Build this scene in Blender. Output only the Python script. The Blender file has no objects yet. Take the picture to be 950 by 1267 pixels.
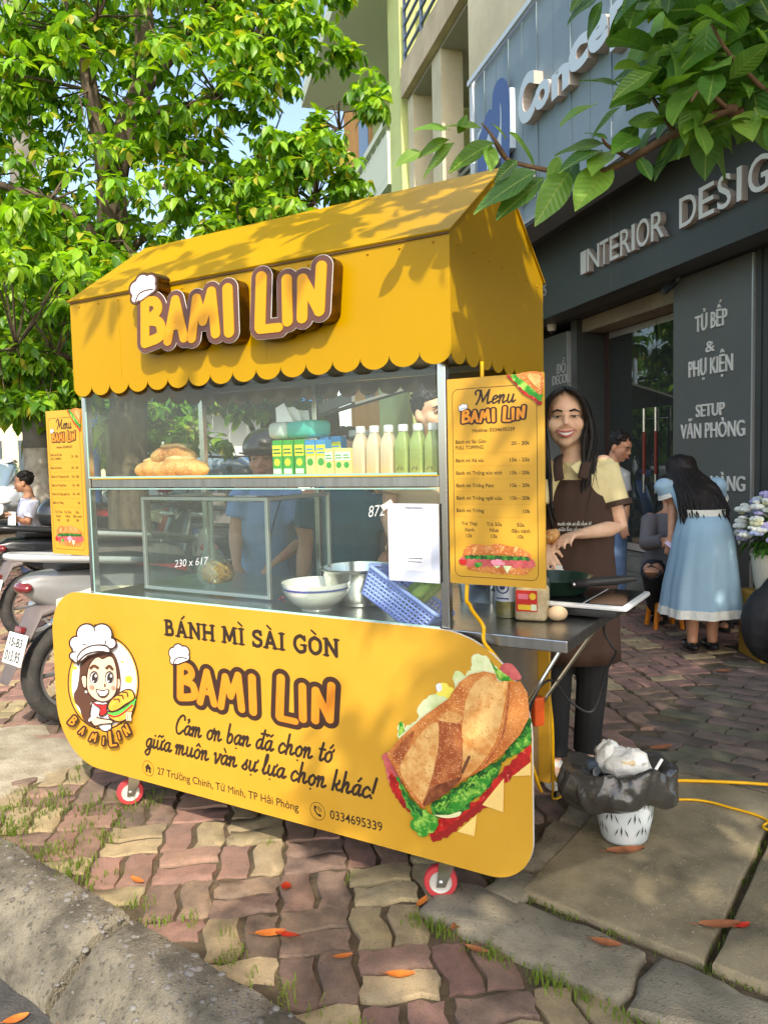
import bpy, bmesh, math, random, unicodedata
import numpy as np
from mathutils import Vector as Vec, Matrix
from mathutils.geometry import tessellate_polygon
random.seed(7)
SC = bpy.context.scene
COL = SC.collection
R_ = math.radians
# ---------------------------------------------------------------- camera
FPX, PITCH, ROLL, EYE = 950.58, 0.06889, 0.02368, 1.3
_fw = Vec((0, math.cos(PITCH), -math.sin(PITCH)))
_r0 = Vec((1, 0, 0)); _u0 = _r0.cross(_fw)
_rt = math.cos(ROLL) * _r0 - math.sin(ROLL) * _u0
_up = math.sin(ROLL) * _r0 + math.cos(ROLL) * _u0
EYEP = Vec((0, 0, EYE))
cd = bpy.data.cameras.new('camera'); cam = bpy.data.objects.new('camera', cd); COL.objects.link(cam)
cd.sensor_fit = 'HORIZONTAL'; cd.sensor_width = 36; cd.lens = FPX / 950 * 36
cd.clip_start = 0.02; cd.clip_end = 3000
m = Matrix((( _rt.x, _up.x, -_fw.x, 0), (_rt.y, _up.y, -_fw.y, 0), (_rt.z, _up.z, -_fw.z, EYE), (0, 0, 0, 1)))
cam.matrix_world = m
SC.camera = cam
# ---------------------------------------------------------------- light
SUN_DIR = Vec((0.17, -0.985, 0)).normalized()          # horizontal direction towards the sun
SUN_EL = R_(42)
w = bpy.data.worlds.new('World'); SC.world = w; w.use_nodes = True
nt = w.node_tree; bg = nt.nodes['Background']
sky = nt.nodes.new('ShaderNodeTexSky'); sky.sky_type = 'NISHITA'; sky.sun_disc = False
sky.sun_elevation = SUN_EL; sky.sun_rotation = math.atan2(SUN_DIR.x, SUN_DIR.y)
sky.air_density = 1.0; sky.dust_density = 2.0; sky.ozone_density = 1.5
nt.links.new(sky.outputs[0], bg.inputs[0]); bg.inputs[1].default_value = 0.15
sl = bpy.data.lights.new('sun', 'SUN'); so = bpy.data.objects.new('sun', sl); COL.objects.link(so)
sl.energy = 2.0; sl.angle = R_(0.53); sl.color = (1, 0.95, 0.87)
tos = Vec((SUN_DIR.x * math.cos(SUN_EL), SUN_DIR.y * math.cos(SUN_EL), math.sin(SUN_EL)))
so.rotation_euler = tos.to_track_quat('Z', 'Y').to_euler(); so.location = tos * 30
SC.view_settings.view_transform = 'Standard'; SC.view_settings.look = 'None'
SC.view_settings.exposure = 1.42; SC.view_settings.gamma = 1
SC.view_settings.use_white_balance = True; SC.view_settings.white_balance_temperature = 7200   # the camera was set for warm daylight
SC.render.engine = 'CYCLES'
SC.cycles.max_bounces = 10; SC.cycles.transparent_max_bounces = 24; SC.cycles.caustics_reflective = False; SC.cycles.caustics_refractive = False

# ---------------------------------------------------------------- geometry of views: pixel of the photo -> point on a real plane
def ray(px, py): return _fw + _rt * ((px - 475) / FPX) - _up * ((py - 633.5) / FPX)
def on_plane(px, py, q, n):
    d = ray(px, py); return EYEP + d * ((q - EYEP).dot(n) / d.dot(n))
def ground(px, py, z=0.0): return on_plane(px, py, Vec((0, 0, z)), Vec((0, 0, 1)))
def at_depth(px, py, y): return on_plane(px, py, Vec((0, y, 0)), Vec((0, 1, 0)))

class Frame:
    """a flat working frame: a to the right, b up, c outwards"""
    def __init__(s, o, x, y, n=None):
        s.o = Vec(o); s.x = Vec(x).normalized(); s.y = Vec(y).normalized(); s.n = Vec(n).normalized() if n is not None else s.x.cross(s.y)
    def __call__(s, a, b, c=0.0): return s.o + s.x * a + s.y * b + s.n * c
    def px(s, x, y, c=0.0):
        p = on_plane(x, y, s.o + s.n * c, s.n) - s.o
        return (p.dot(s.x), p.dot(s.y))
    def rot(s): return Matrix((s.x, s.y, s.n)).transposed()
WORLD = Frame((0, 0, 0), (1, 0, 0), (0, 1, 0))

# ---------------------------------------------------------------- materials
MATS = {}
def M(name, col=(.5, .5, .5), rough=.6, metal=0.0, col2=None, nscale=6.0, namt=1.0, bump=0.0, bscale=40.0, spec=.5, coat=0.0,
      alpha=1.0, trans=0.0, vary=0.0, stretch=None, sub=0.0, detail=5.0, contrast=(.35, .65), hue=0.0, emis=0.0, ior=1.45, speck=None):
    if name in MATS: return MATS[name]
    mt = bpy.data.materials.new(name); MATS[name] = mt; mt.use_nodes = True
    t = mt.node_tree; b = t.nodes['Principled BSDF']; L = t.links.new
    b.inputs['Roughness'].default_value = rough; b.inputs['Metallic'].default_value = metal
    b.inputs['Specular IOR Level'].default_value = spec; b.inputs['Coat Weight'].default_value = coat
    b.inputs['Alpha'].default_value = alpha; b.inputs['IOR'].default_value = ior
    b.inputs['Transmission Weight'].default_value = trans
    if sub: b.inputs['Subsurface Weight'].default_value = sub; b.inputs['Subsurface Radius'].default_value = (.02, .008, .005); b.inputs['Subsurface Scale'].default_value = .3
    c4 = (*col, 1); b.inputs['Base Color'].default_value = c4
    src = None
    tc = t.nodes.new('ShaderNodeTexCoord'); co = tc.outputs['Object']
    if stretch:
        mp = t.nodes.new('ShaderNodeMapping'); mp.inputs['Scale'].default_value = stretch; L(co, mp.inputs[0]); co = mp.outputs[0]
    if vary or hue:
        oi = t.nodes.new('ShaderNodeObjectInfo')
    if col2 is not None:
        n = t.nodes.new('ShaderNodeTexNoise'); n.inputs['Scale'].default_value = nscale; n.inputs['Detail'].default_value = detail; n.inputs['Roughness'].default_value = .65
        if vary:
            ad = t.nodes.new('ShaderNodeVectorMath'); ad.operation = 'ADD'; L(co, ad.inputs[0])
            cx = t.nodes.new('ShaderNodeMath'); cx.operation = 'MULTIPLY'; cx.inputs[1].default_value = 37; L(oi.outputs['Random'], cx.inputs[0]); L(cx.outputs[0], ad.inputs[1]); L(ad.outputs[0], n.inputs['Vector'])
        else: L(co, n.inputs['Vector'])
        rp = t.nodes.new('ShaderNodeMapRange'); rp.inputs[1].default_value = contrast[0]; rp.inputs[2].default_value = contrast[1]; rp.inputs[4].default_value = namt; L(n.outputs[0], rp.inputs[0])
        mx = t.nodes.new('ShaderNodeMix'); mx.data_type = 'RGBA'; mx.inputs['A'].default_value = c4; mx.inputs['B'].default_value = (*col2, 1); L(rp.outputs[0], mx.inputs['Factor']); src = mx.outputs['Result']
    if speck:                                            # fine flecks of a third colour: (colour, scale, threshold, amount)
        sn = t.nodes.new('ShaderNodeTexNoise'); sn.inputs['Scale'].default_value = speck[1]; sn.inputs['Detail'].default_value = 3; L(co, sn.inputs['Vector'])
        sr = t.nodes.new('ShaderNodeMapRange'); sr.inputs[1].default_value = speck[2]; sr.inputs[2].default_value = speck[2] + .06; sr.inputs[4].default_value = speck[3]; L(sn.outputs[0], sr.inputs[0])
        sm_ = t.nodes.new('ShaderNodeMix'); sm_.data_type = 'RGBA'; sm_.inputs['A'].default_value = c4; sm_.inputs['B'].default_value = (*speck[0], 1)
        if src is not None: L(src, sm_.inputs['A'])
        L(sr.outputs[0], sm_.inputs['Factor']); src = sm_.outputs['Result']
    if vary or hue:
        hs = t.nodes.new('ShaderNodeHueSaturation'); v = t.nodes.new('ShaderNodeMapRange'); v.inputs[3].default_value = 1 - vary; v.inputs[4].default_value = 1 + vary
        L(oi.outputs['Random'], v.inputs[0]); L(v.outputs[0], hs.inputs['Value'])
        if hue:
            wn = t.nodes.new('ShaderNodeTexWhiteNoise'); wn.noise_dimensions = '1D'; L(oi.outputs['Random'], wn.inputs['W'])
            h = t.nodes.new('ShaderNodeMapRange'); h.inputs[3].default_value = .5 - hue; h.inputs[4].default_value = .5 + hue; L(wn.outputs[0], h.inputs[0]); L(h.outputs[0], hs.inputs['Hue'])
        if src is not None: L(src, hs.inputs['Color'])
        else: hs.inputs['Color'].default_value = c4
        src = hs.outputs[0]
    if src is not None: L(src, b.inputs['Base Color'])
    if bump:
        n2 = t.nodes.new('ShaderNodeTexNoise'); n2.inputs['Scale'].default_value = bscale; n2.inputs['Detail'].default_value = 6; L(co, n2.inputs['Vector'])
        bp = t.nodes.new('ShaderNodeBump'); bp.inputs['Strength'].default_value = bump; bp.inputs['Distance'].default_value = .01; L(n2.outputs[0], bp.inputs['Height']); L(bp.outputs[0], b.inputs['Normal'])
    if emis: b.inputs['Emission Color'].default_value = c4; b.inputs['Emission Strength'].default_value = emis
    return mt
def S(r, g, bl):                                        # sRGB 0-255 -> linear
    f = lambda c: (c / 255 / 12.92) if c <= 10 else ((c / 255 + .055) / 1.055) ** 2.4
    return (f(r), f(g), f(bl))
def glass(name, tint=(.9, .97, .95), refl=.09, haze=.03):
    """thin pane: mostly lets light through, mirrors more at grazing angles"""
    if name in MATS: return MATS[name]
    mt = bpy.data.materials.new(name); MATS[name] = mt; mt.use_nodes = True; t = mt.node_tree; L = t.links.new
    for n in list(t.nodes):
        if n.type == 'BSDF_PRINCIPLED': t.nodes.remove(n)
    out = [n for n in t.nodes if n.type == 'OUTPUT_MATERIAL'][0]
    tr = t.nodes.new('ShaderNodeBsdfTransparent'); tr.inputs[0].default_value = (*tint, 1)
    gl = t.nodes.new('ShaderNodeBsdfGlossy'); gl.inputs['Roughness'].default_value = .01
    df = t.nodes.new('ShaderNodeBsdfDiffuse'); df.inputs[0].default_value = (.8, .85, .83, 1)
    fr = t.nodes.new('ShaderNodeLayerWeight'); fr.inputs[0].default_value = .5; pw = t.nodes.new('ShaderNodeMath'); pw.operation = 'POWER'; pw.inputs[1].default_value = 4; L(fr.outputs['Facing'], pw.inputs[0])
    mr = t.nodes.new('ShaderNodeMapRange'); mr.inputs[3].default_value = refl * .5; mr.inputs[4].default_value = .8; L(pw.outputs[0], mr.inputs[0])
    m0 = t.nodes.new('ShaderNodeMixShader'); m0.inputs[0].default_value = haze; L(tr.outputs[0], m0.inputs[1]); L(df.outputs[0], m0.inputs[2])
    m1 = t.nodes.new('ShaderNodeMixShader'); L(mr.outputs[0], m1.inputs[0]); L(m0.outputs[0], m1.inputs[1]); L(gl.outputs[0], m1.inputs[2]); L(m1.outputs[0], out.inputs[0])
    return mt
def leafmat(name, col, col2, back=.35, vary=.25, hue=.015, rough=.38):
    if name in MATS: return MATS[name]
    mt = M(name, col, rough=rough, col2=col2, nscale=1.3, vary=vary, hue=hue, spec=.5)
    t = mt.node_tree; L = t.links.new; b = t.nodes['Principled BSDF']; out = [n for n in t.nodes if n.type == 'OUTPUT_MATERIAL'][0]
    tl = t.nodes.new('ShaderNodeBsdfTranslucent'); src = b.inputs['Base Color'].links[0].from_socket
    br = t.nodes.new('ShaderNodeMix'); br.data_type = 'RGBA'; br.blend_type = 'MULTIPLY'; br.inputs['Factor'].default_value = 1; L(src, br.inputs['A']); br.inputs['B'].default_value = (1.6, 1.5, .5, 1)
    L(br.outputs['Result'], tl.inputs[0])
    mx = t.nodes.new('ShaderNodeMixShader'); mx.inputs[0].default_value = back; L(b.outputs[0], mx.inputs[1]); L(tl.outputs[0], mx.inputs[2]); L(mx.outputs[0], out.inputs[0])
    return mt

# ---------------------------------------------------------------- objects
def world_of(p):
    return Matrix.Translation(p.location) if p is not None and p.parent is None and p.type == 'EMPTY' else Matrix.Identity(4)
def obj(name, me, parent=None, kind=None):
    o = bpy.data.objects.new(name, me); COL.objects.link(o)
    if parent is not None:
        o.parent = parent; o.matrix_parent_inverse = world_of(parent).inverted()
    if kind: o['kind'] = kind
    return o
def tag(o, label, cat, group=None):
    o['label'] = label; o['category'] = cat
    if group: o['group'] = group
    return o
def thing(name, label, cat, loc=(0, 0, 0), group=None):
    o = bpy.data.objects.new(name, None); COL.objects.link(o); o.location = loc; o.empty_display_size = .1
    return tag(o, label, cat, group)
def dup(root, loc, rz=0.0, label=None, group=None, s=1.0, recolor=None):
    """copy of a thing with its parts and sub-parts; recolor maps material -> material on the copies"""
    def cp(o, parent):
        c = o.copy(); COL.objects.link(c)
        if parent is not None: c.parent = parent
        if recolor and c.type == 'MESH':
            for sl_ in c.material_slots:
                if sl_.material in recolor:
                    nm = recolor[sl_.material]; sl_.link = 'OBJECT'; sl_.material = nm
        for ch in list(o.children): cp(ch, c)
        return c
    r = cp(root, None); r.location = loc; r.rotation_euler = (0, 0, rz); r.scale = (s, s, s)
    if label: r['label'] = label
    if group: r['group'] = group
    return r

_BOX = {}
def _bevbox(sx, sy, sz, bev, seg=2):
    k = (round(sx, 4), round(sy, 4), round(sz, 4), round(bev, 4), seg)
    if k not in _BOX:
        bm = bmesh.new(); bmesh.ops.create_cube(bm, size=1); bmesh.ops.scale(bm, vec=(sx, sy, sz), verts=bm.verts)
        if bev: bmesh.ops.bevel(bm, geom=bm.edges[:], offset=bev, segments=seg, affect='EDGES', profile=.5)
        bm.verts.index_update(); _BOX[k] = ([v.co.copy() for v in bm.verts], [[v.index for v in f.verts] for f in bm.faces]); bm.free()
    return _BOX[k]
class MB:
    def __init__(s): s.v = []; s.f = []; s.m = []
    def add(s, vs, fs, mi=0):
        o = len(s.v); s.v.extend([Vec(v) for v in vs]); s.f.extend([[i + o for i in f] for f in fs]); s.m.extend([mi] * len(fs)); return s
    def box(s, c, size, R=None, bev=0.0, mi=0, seg=2):
        vs, fs = _bevbox(*size, bev, seg); c = Vec(c)
        return s.add([(R @ v if R else v) + c for v in vs], fs, mi)
    def fbox(s, fr, a0, a1, b0, b1, c0, c1, bev=0.0, mi=0):
        return s.box(fr((a0 + a1) / 2, (b0 + b1) / 2, (c0 + c1) / 2), (abs(a1 - a0), abs(b1 - b0), abs(c1 - c0)), fr.rot(), bev, mi)
    def tube(s, pts, r, n=8, caps=True, mi=0, flat=None, ref=None):
        """tube along pts; r a number or a list; flat = list/number of width factors along the second axis"""
        pts = [Vec(p) for p in pts]; k = len(pts); rs = list(r) if isinstance(r, (list, tuple)) else [r] * k
        if len(rs) != k: rs = list(np.interp(np.linspace(0, 1, k), np.linspace(0, 1, len(rs)), rs))
        fl = flat if isinstance(flat, (list, tuple)) else [flat or 1.0] * k
        T = [(pts[min(i + 1, k - 1)] - pts[max(i - 1, 0)]).normalized() for i in range(k)]
        a = Vec(ref) if ref is not None else (Vec((0, 0, 1)) if abs(T[0].z) < .9 else Vec((1, 0, 0)))
        vs = []; 
        for i in range(k):
            a = (a - T[i] * a.dot(T[i]))
            a = a.normalized() if a.length > 1e-6 else T[i].orthogonal().normalized()
            b = T[i].cross(a)
            for j in range(n):
                t = 2 * math.pi * j / n; vs.append(pts[i] + a * (math.cos(t) * rs[i]) + b * (math.sin(t) * rs[i] * fl[i]))
        fs = [[i * n + j, i * n + (j + 1) % n, (i + 1) * n + (j + 1) % n, (i + 1) * n + j] for i in range(k - 1) for j in range(n)]
        if caps: fs += [list(range(n))[::-1], [(k - 1) * n + j for j in range(n)]]
        return s.add(vs, fs, mi)
    def lathe(s, prof, c=(0, 0, 0), n=20, R=None, mi=0, sx=1.0, sy=1.0, wob=None, cap=True):
        c = Vec(c); vs = []; k = len(prof)
        for i, (r, z) in enumerate(prof):
            for j in range(n):
                t = 2 * math.pi * j / n; q = wob(t, i / (k - 1)) if wob else 1.0
                p = Vec((r * q * math.cos(t) * sx, r * q * math.sin(t) * sy, z)); vs.append((R @ p if R else p) + c)
        fs = [[i * n + j, i * n + (j + 1) % n, (i + 1) * n + (j + 1) % n, (i + 1) * n + j] for i in range(k - 1) for j in range(n)]
        if cap and prof[0][0] > 1e-6: fs.append(list(range(n))[::-1])
        if cap and prof[-1][0] > 1e-6: fs.append([(k - 1) * n + j for j in range(n)])
        return s.add(vs, fs, mi)
    def ell(s, c, rad, R=None, n=14, k=9, mi=0):
        prof = [(math.sin(math.pi * i / k), -math.cos(math.pi * i / k)) for i in range(k + 1)]; prof[0] = (1e-4, -1); prof[-1] = (1e-4, 1)
        c = Vec(c); vs = []
        for r, z in prof:
            for j in range(n):
                t = 2 * math.pi * j / n; p = Vec((r * math.cos(t) * rad[0], r * math.sin(t) * rad[1], z * rad[2])); vs.append((R @ p if R else p) + c)
        fs = [[i * n + j, i * n + (j + 1) % n, (i + 1) * n + (j + 1) % n, (i + 1) * n + j] for i in range(k) for j in range(n)]
        return s.add(vs, fs + [list(range(n))[::-1], [k * n + j for j in range(n)]], mi)
    def poly(s, fr, loops, c0=0.0, depth=0.0, mi=0):
        """filled flat outline (first loop, later loops are holes) on a frame; depth > 0 gives it thickness inwards"""
        flat = [p for l in loops for p in l]
        tri = tessellate_polygon([[Vec((p[0], p[1], 0)) for p in l] for l in loops])
        fs = []
        for t in tri:
            a, b, c = (flat[i] for i in t); ar = (b[0] - a[0]) * (c[1] - a[1]) - (b[1] - a[1]) * (c[0] - a[0])
            if abs(ar) < 1e-12: continue
            fs.append(list(t) if ar > 0 else list(t)[::-1])
        s.add([fr(p[0], p[1], c0) for p in flat], fs, mi)
        if depth:
            s.add([fr(p[0], p[1], c0 - depth) for p in flat], [f[::-1] for f in fs], mi)
            o = 0
            for l in loops:
                n = len(l); ar = sum(l[i][0] * l[(i + 1) % n][1] - l[(i + 1) % n][0] * l[i][1] for i in range(n))
                if (ar > 0) != (l is loops[0]): l = l[::-1]
                vs = [fr(p[0], p[1], c0) for p in l] + [fr(p[0], p[1], c0 - depth) for p in l]
                s.add(vs, [[i, n + i, n + (i + 1) % n, (i + 1) % n] for i in range(n)], mi)
        return s
    def build(s, name, mats, parent=None, smooth=None, kind=None):
        o = obj(name, s.mesh(name, mats, smooth), parent, kind); return o
    def mesh(s, name, mats, smooth=None):
        me = bpy.data.meshes.new(name); me.from_pydata([tuple(v) for v in s.v], [], s.f)
        for mt in (mats if isinstance(mats, (list, tuple)) else [mats]): me.materials.append(mt)
        if any(s.m): me.polygons.foreach_set('material_index', s.m)
        if smooth is not None:
            me.polygons.foreach_set('use_smooth', [True] * len(me.polygons)); me.set_sharp_from_angle(angle=R_(smooth))
        me.update(); return me
def catmull(pts, k=5, closed=False):
    P = [Vec((*p, 0)) if len(p) == 2 else Vec(p) for p in pts]; n = len(P); out = []
    if n < 3: return [tuple(p) for p in P]
    for i in range(n if closed else n - 1):
        g = lambda j: P[j % n] if closed else P[max(0, min(n - 1, j))]
        a, b, c, d = g(i - 1), g(i), g(i + 1), g(i + 2)
        for q in range(k):
            t = q / k; out.append(.5 * ((2 * b) + (c - a) * t + (2 * a - 5 * b + 4 * c - d) * t * t + (3 * b - a - 3 * c + d) * t ** 3))
    if not closed: out.append(P[-1])
    return [(p.x, p.y) if len(pts[0]) == 2 else tuple(p) for p in out]
def rrect(a0, a1, b0, b1, r, n=6):
    """rounded rectangle loop; r = radius or (bl, br, tr, tl)"""
    rs = r if isinstance(r, (tuple, list)) else (r,) * 4; out = []
    for (cx, cy, st), q in zip(((a0, b0, 180), (a1, b0, 270), (a1, b1, 0), (a0, b1, 90)), rs):
        x = cx + (q if cx == a0 else -q); y = cy + (q if cy == b0 else -q)
        for i in range(n + 1):
            t = R_(st + 90 * i / n); out.append((x + q * math.cos(t), y + q * math.sin(t)))
    return out
def circle(cx, cy, r, n=20, ry=None): return [(cx + r * math.cos(2 * math.pi * i / n), cy + (ry or r) * math.sin(2 * math.pi * i / n)) for i in range(n)]
def region(prims, grow=0.0, cell=None):
    """outline loops of a union of thick strokes [(points, radius), ...]: marching squares on their distance field"""
    pts = [p for l, r in prims for p in l]; rm = max(r for l, r in prims) + grow
    x0 = min(p[0] for p in pts) - rm * 1.2; x1 = max(p[0] for p in pts) + rm * 1.2; y0 = min(p[1] for p in pts) - rm * 1.2; y1 = max(p[1] for p in pts) + rm * 1.2
    cell = cell or max(x1 - x0, y1 - y0) / 220
    nx = int((x1 - x0) / cell) + 3; ny = int((y1 - y0) / cell) + 3
    X, Y = np.meshgrid(x0 - cell + cell * np.arange(nx), y0 - cell + cell * np.arange(ny)); g = np.full(X.shape, -1e9)
    for l, r in prims:
        d = np.full(X.shape, 1e9)
        for a, b in (zip(l[:-1], l[1:]) if len(l) > 1 else [(l[0], l[0])]):
            ex, ey = b[0] - a[0], b[1] - a[1]; L2 = ex * ex + ey * ey + 1e-15
            t = np.clip(((X - a[0]) * ex + (Y - a[1]) * ey) / L2, 0, 1); d = np.minimum(d, np.hypot(X - a[0] - t * ex, Y - a[1] - t * ey))
        g = np.maximum(g, r + grow - d)
    g[np.abs(g) < cell * 1e-3] = cell * 1e-3
    nxt = {}
    def ed(i, j, k):                                      # crossing on an edge key
        if k == 0: a, b = g[j, i], g[j, i + 1]; t = a / (a - b); return ((i, j, 0), (X[j, i] + t * cell, Y[j, i]))
        a, b = g[j, i], g[j + 1, i]; t = a / (a - b); return ((i, j, 1), (X[j, i], Y[j, i] + t * cell))
    P = {}
    sgn = g > 0
    idx = np.argwhere((sgn[:-1, :-1] != sgn[1:, :-1]) | (sgn[:-1, :-1] != sgn[:-1, 1:]) | (sgn[:-1, :-1] != sgn[1:, 1:]))
    tab = {1: [(3, 0)], 2: [(0, 1)], 3: [(3, 1)], 4: [(1, 2)], 5: [(3, 0), (1, 2)], 6: [(0, 2)], 7: [(3, 2)], 8: [(2, 3)], 9: [(2, 0)], 10: [(0, 1), (2, 3)], 11: [(2, 1)], 12: [(1, 3)], 13: [(1, 0)], 14: [(0, 3)]}
    for j, i in idx:
        c = sgn[j, i] * 1 + sgn[j, i + 1] * 2 + sgn[j + 1, i + 1] * 4 + sgn[j + 1, i] * 8
        for a, b in tab.get(int(c), []):
            ks = []
            for e in (a, b):
                k, p = (ed(i, j, 0) if e == 0 else ed(i + 1, j, 1) if e == 1 else ed(i, j + 1, 0) if e == 2 else ed(i, j, 1)); P[k] = p; ks.append(k)
            nxt[ks[0]] = ks[1]
    loops = []; seen = set()
    for k in list(nxt):
        if k in seen: continue
        l = []
        while k in nxt and k not in seen: seen.add(k); l.append(P[k]); k = nxt[k]
        if len(l) > 5: loops.append(l)
    # thin out, then sort into outers with their holes
    def thin(l):
        o = [l[0]]
        for i in range(1, len(l) - 1):
            a, b, c = o[-1], l[i], l[i + 1]
            if abs((b[0] - a[0]) * (c[1] - a[1]) - (b[1] - a[1]) * (c[0] - a[0])) > cell * cell * .12 or math.hypot(b[0] - a[0], b[1] - a[1]) > cell * 8: o.append(b)
        return o
    loops = [thin(l) for l in loops]
    area = lambda l: .5 * sum(l[i][0] * l[(i + 1) % len(l)][1] - l[(i + 1) % len(l)][0] * l[i][1] for i in range(len(l)))
    def inside(p, l):
        c = False
        for i in range(len(l)):
            (ax, ay), (bx, by) = l[i], l[i - 1]
            if (ay > p[1]) != (by > p[1]) and p[0] < (bx - ax) * (p[1] - ay) / (by - ay) + ax: c = not c
        return c
    A = [area(l) for l in loops]; big = max(A, key=abs) > 0
    outs = [[l] for l, a in zip(loops, A) if (a > 0) == big]
    for l, a in zip(loops, A):
        if (a > 0) != big:
            for o in outs:
                if inside(l[0], o[0]): o.append(l); break
    return outs
def put_region(mb, fr, prims, grow=0.0, c0=0.0, depth=0.0, mi=0, T=None, cell=None):
    for loops in region(prims, grow, cell):
        if T: loops = [[T(p) for p in l] for l in loops]
        mb.poly(fr, loops, c0, depth, mi)
def text(mb, fr, s, a, b, width=None, height=None, c0=0.0, depth=0.0, mi=0, shear=0.0, bold=0.0, align='L', slope=0.0, xs=1.0):
    """flat lettering: baseline start (a, b); scaled to cap height (and to width when given)"""
    c = bpy.data.curves.new('t', 'FONT'); c.body = s; c.size = 1; c.shear = shear; c.offset = bold; c.resolution_u = 4; c.extrude = 0.0
    o = bpy.data.objects.new('t', c); me = bpy.data.meshes.new_from_object(o)
    vs = np.array([v.co for v in me.vertices]); me.calc_loop_triangles(); fs = [list(p.vertices) for p in me.loop_triangles]
    bpy.data.objects.remove(o); bpy.data.curves.remove(c); bpy.data.meshes.remove(me)
    w0 = vs[:, 0].max() - vs[:, 0].min(); x0 = vs[:, 0].min(); k = (height or .1) / .72
    kx = width / w0 if width else k * xs
    if not height: k = kx
    W = w0 * kx; sh = {'L': 0, 'C': -W / 2, 'R': -W}[align]
    f = lambda v, c_: fr(a + sh + (v[0] - x0) * kx, b + v[1] * k + ((v[0] - x0) * kx + sh) * slope, c_)
    area = 0
    for q in fs[:40]:
        p = [vs[i] for i in q]; area += sum(p[i][0] * p[(i + 1) % len(p)][1] - p[(i + 1) % len(p)][0] * p[i][1] for i in range(len(p)))
    if area < 0: fs = [q[::-1] for q in fs]
    mb.add([f(v, c0) for v in vs], fs, mi)
    if depth:
        n = len(vs); cnt = {}
        for q in fs:
            for i in range(len(q)): cnt[(q[i], q[(i + 1) % len(q)])] = 1
        # vertices may be doubled along shared edges: compare by position
        key = lambda i: (round(vs[i][0], 4), round(vs[i][1], 4)); es = {(key(x), key(y)) for x, y in cnt}
        side = [(x, y) for x, y in cnt if (key(y), key(x)) not in es]
        mb.add([f(v, c0) for v in vs] + [f(v, c0 - depth) for v in vs], [[x, x + n, y + n, y] for x, y in side], mi)
    return W
def remesh(mb, name, mats, parent=None, voxel=.008, smooth=4, kind=None):
    """fuses overlapping closed shapes into one continuous skin"""
    me = mb.mesh('tmp', []); o = bpy.data.objects.new('tmp', me); COL.objects.link(o)
    r = o.modifiers.new('r', 'REMESH'); r.mode = 'VOXEL'; r.voxel_size = voxel
    if smooth: s_ = o.modifiers.new('s', 'SMOOTH'); s_.iterations = smooth; s_.factor = .5
    dg = bpy.context.evaluated_depsgraph_get(); m2 = bpy.data.meshes.new_from_object(o.evaluated_get(dg))
    bpy.data.objects.remove(o); bpy.data.meshes.remove(me); m2.name = name
    m2.materials.clear()
    for mt in (mats if isinstance(mats, (list, tuple)) else [mats]): m2.materials.append(mt)
    m2.polygons.foreach_set('use_smooth', [True] * len(m2.polygons)); m2.update()
    return obj(name, m2, parent, kind)
def rotz(a): return Matrix.Rotation(a, 3, 'Z')
# ================================================================= the setting: ground, road, pavement, kerb, slabs
KT = Vec((.781, -.624, 0)).normalized(); KN = Vec((-KT.y * -1, 0, 0)); KN = Vec((-.624, -.781, 0)).normalized()   # along the kerb / towards the road
K0 = Vec((-.743, 2.109, 0))                               # a joint between two kerb stones (inner top edge)
soil = M('soil', S(104, 90, 70), .95, col2=S(70, 60, 46), nscale=9, bump=.6, bscale=60)
asphalt = M('asphalt', (.09, .085, .075), .9, col2=(.05, .048, .045), nscale=14, bump=.7, bscale=180)
conc = M('concrete', S(160, 149, 126), .9, col2=S(102, 95, 80), nscale=5, bump=.6, bscale=190, contrast=(.3, .7), detail=10, speck=(S(78, 72, 62), 90, .62, .6))
slabm = M('slab_concrete', S(164, 149, 118), .85, col2=S(104, 95, 74), nscale=3.2, bump=.4, bscale=190, contrast=(.32, .66), detail=11, speck=(S(190, 180, 156), 110, .64, .5))
kerbm = M('kerb_concrete', S(142, 134, 116), .92, col2=S(84, 79, 68), nscale=6, bump=.8, bscale=170, contrast=(.36, .62), detail=10, speck=(S(60, 58, 52), 70, .6, .7))
pebm = M('pebble', S(124, 122, 118), .8, col2=S(90, 84, 76), nscale=24)
dirt = M('dry_dirt', S(178, 168, 146), .95, col2=S(140, 128, 106), nscale=7, bump=.6, bscale=90)
MB().add([(-1500, -1500, -.16), (1500, -1500, -.16), (1500, 1500, -.16), (-1500, 1500, -.16)], [[0, 1, 2, 3]]).build('ground', M('far_ground', S(130, 122, 104), .95, col2=S(96, 96, 74), nscale=.2), kind='structure')
a, b = K0 - KT * 300, K0 + KT * 300
q = [a + KN * .26, b + KN * .26, b + KN * 9, a + KN * 9]
MB().add([(p.x, p.y, -.125) for p in q], [[0, 1, 2, 3]]).build('road', asphalt, kind='structure')
q = [a + KN * .02, b + KN * .02, b - KN * 500, a - KN * 500]
pavement = MB().add([(p.x, p.y, -.011) for p in q], [[3, 2, 1, 0]]).build('pavement', soil, kind='structure')

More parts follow.
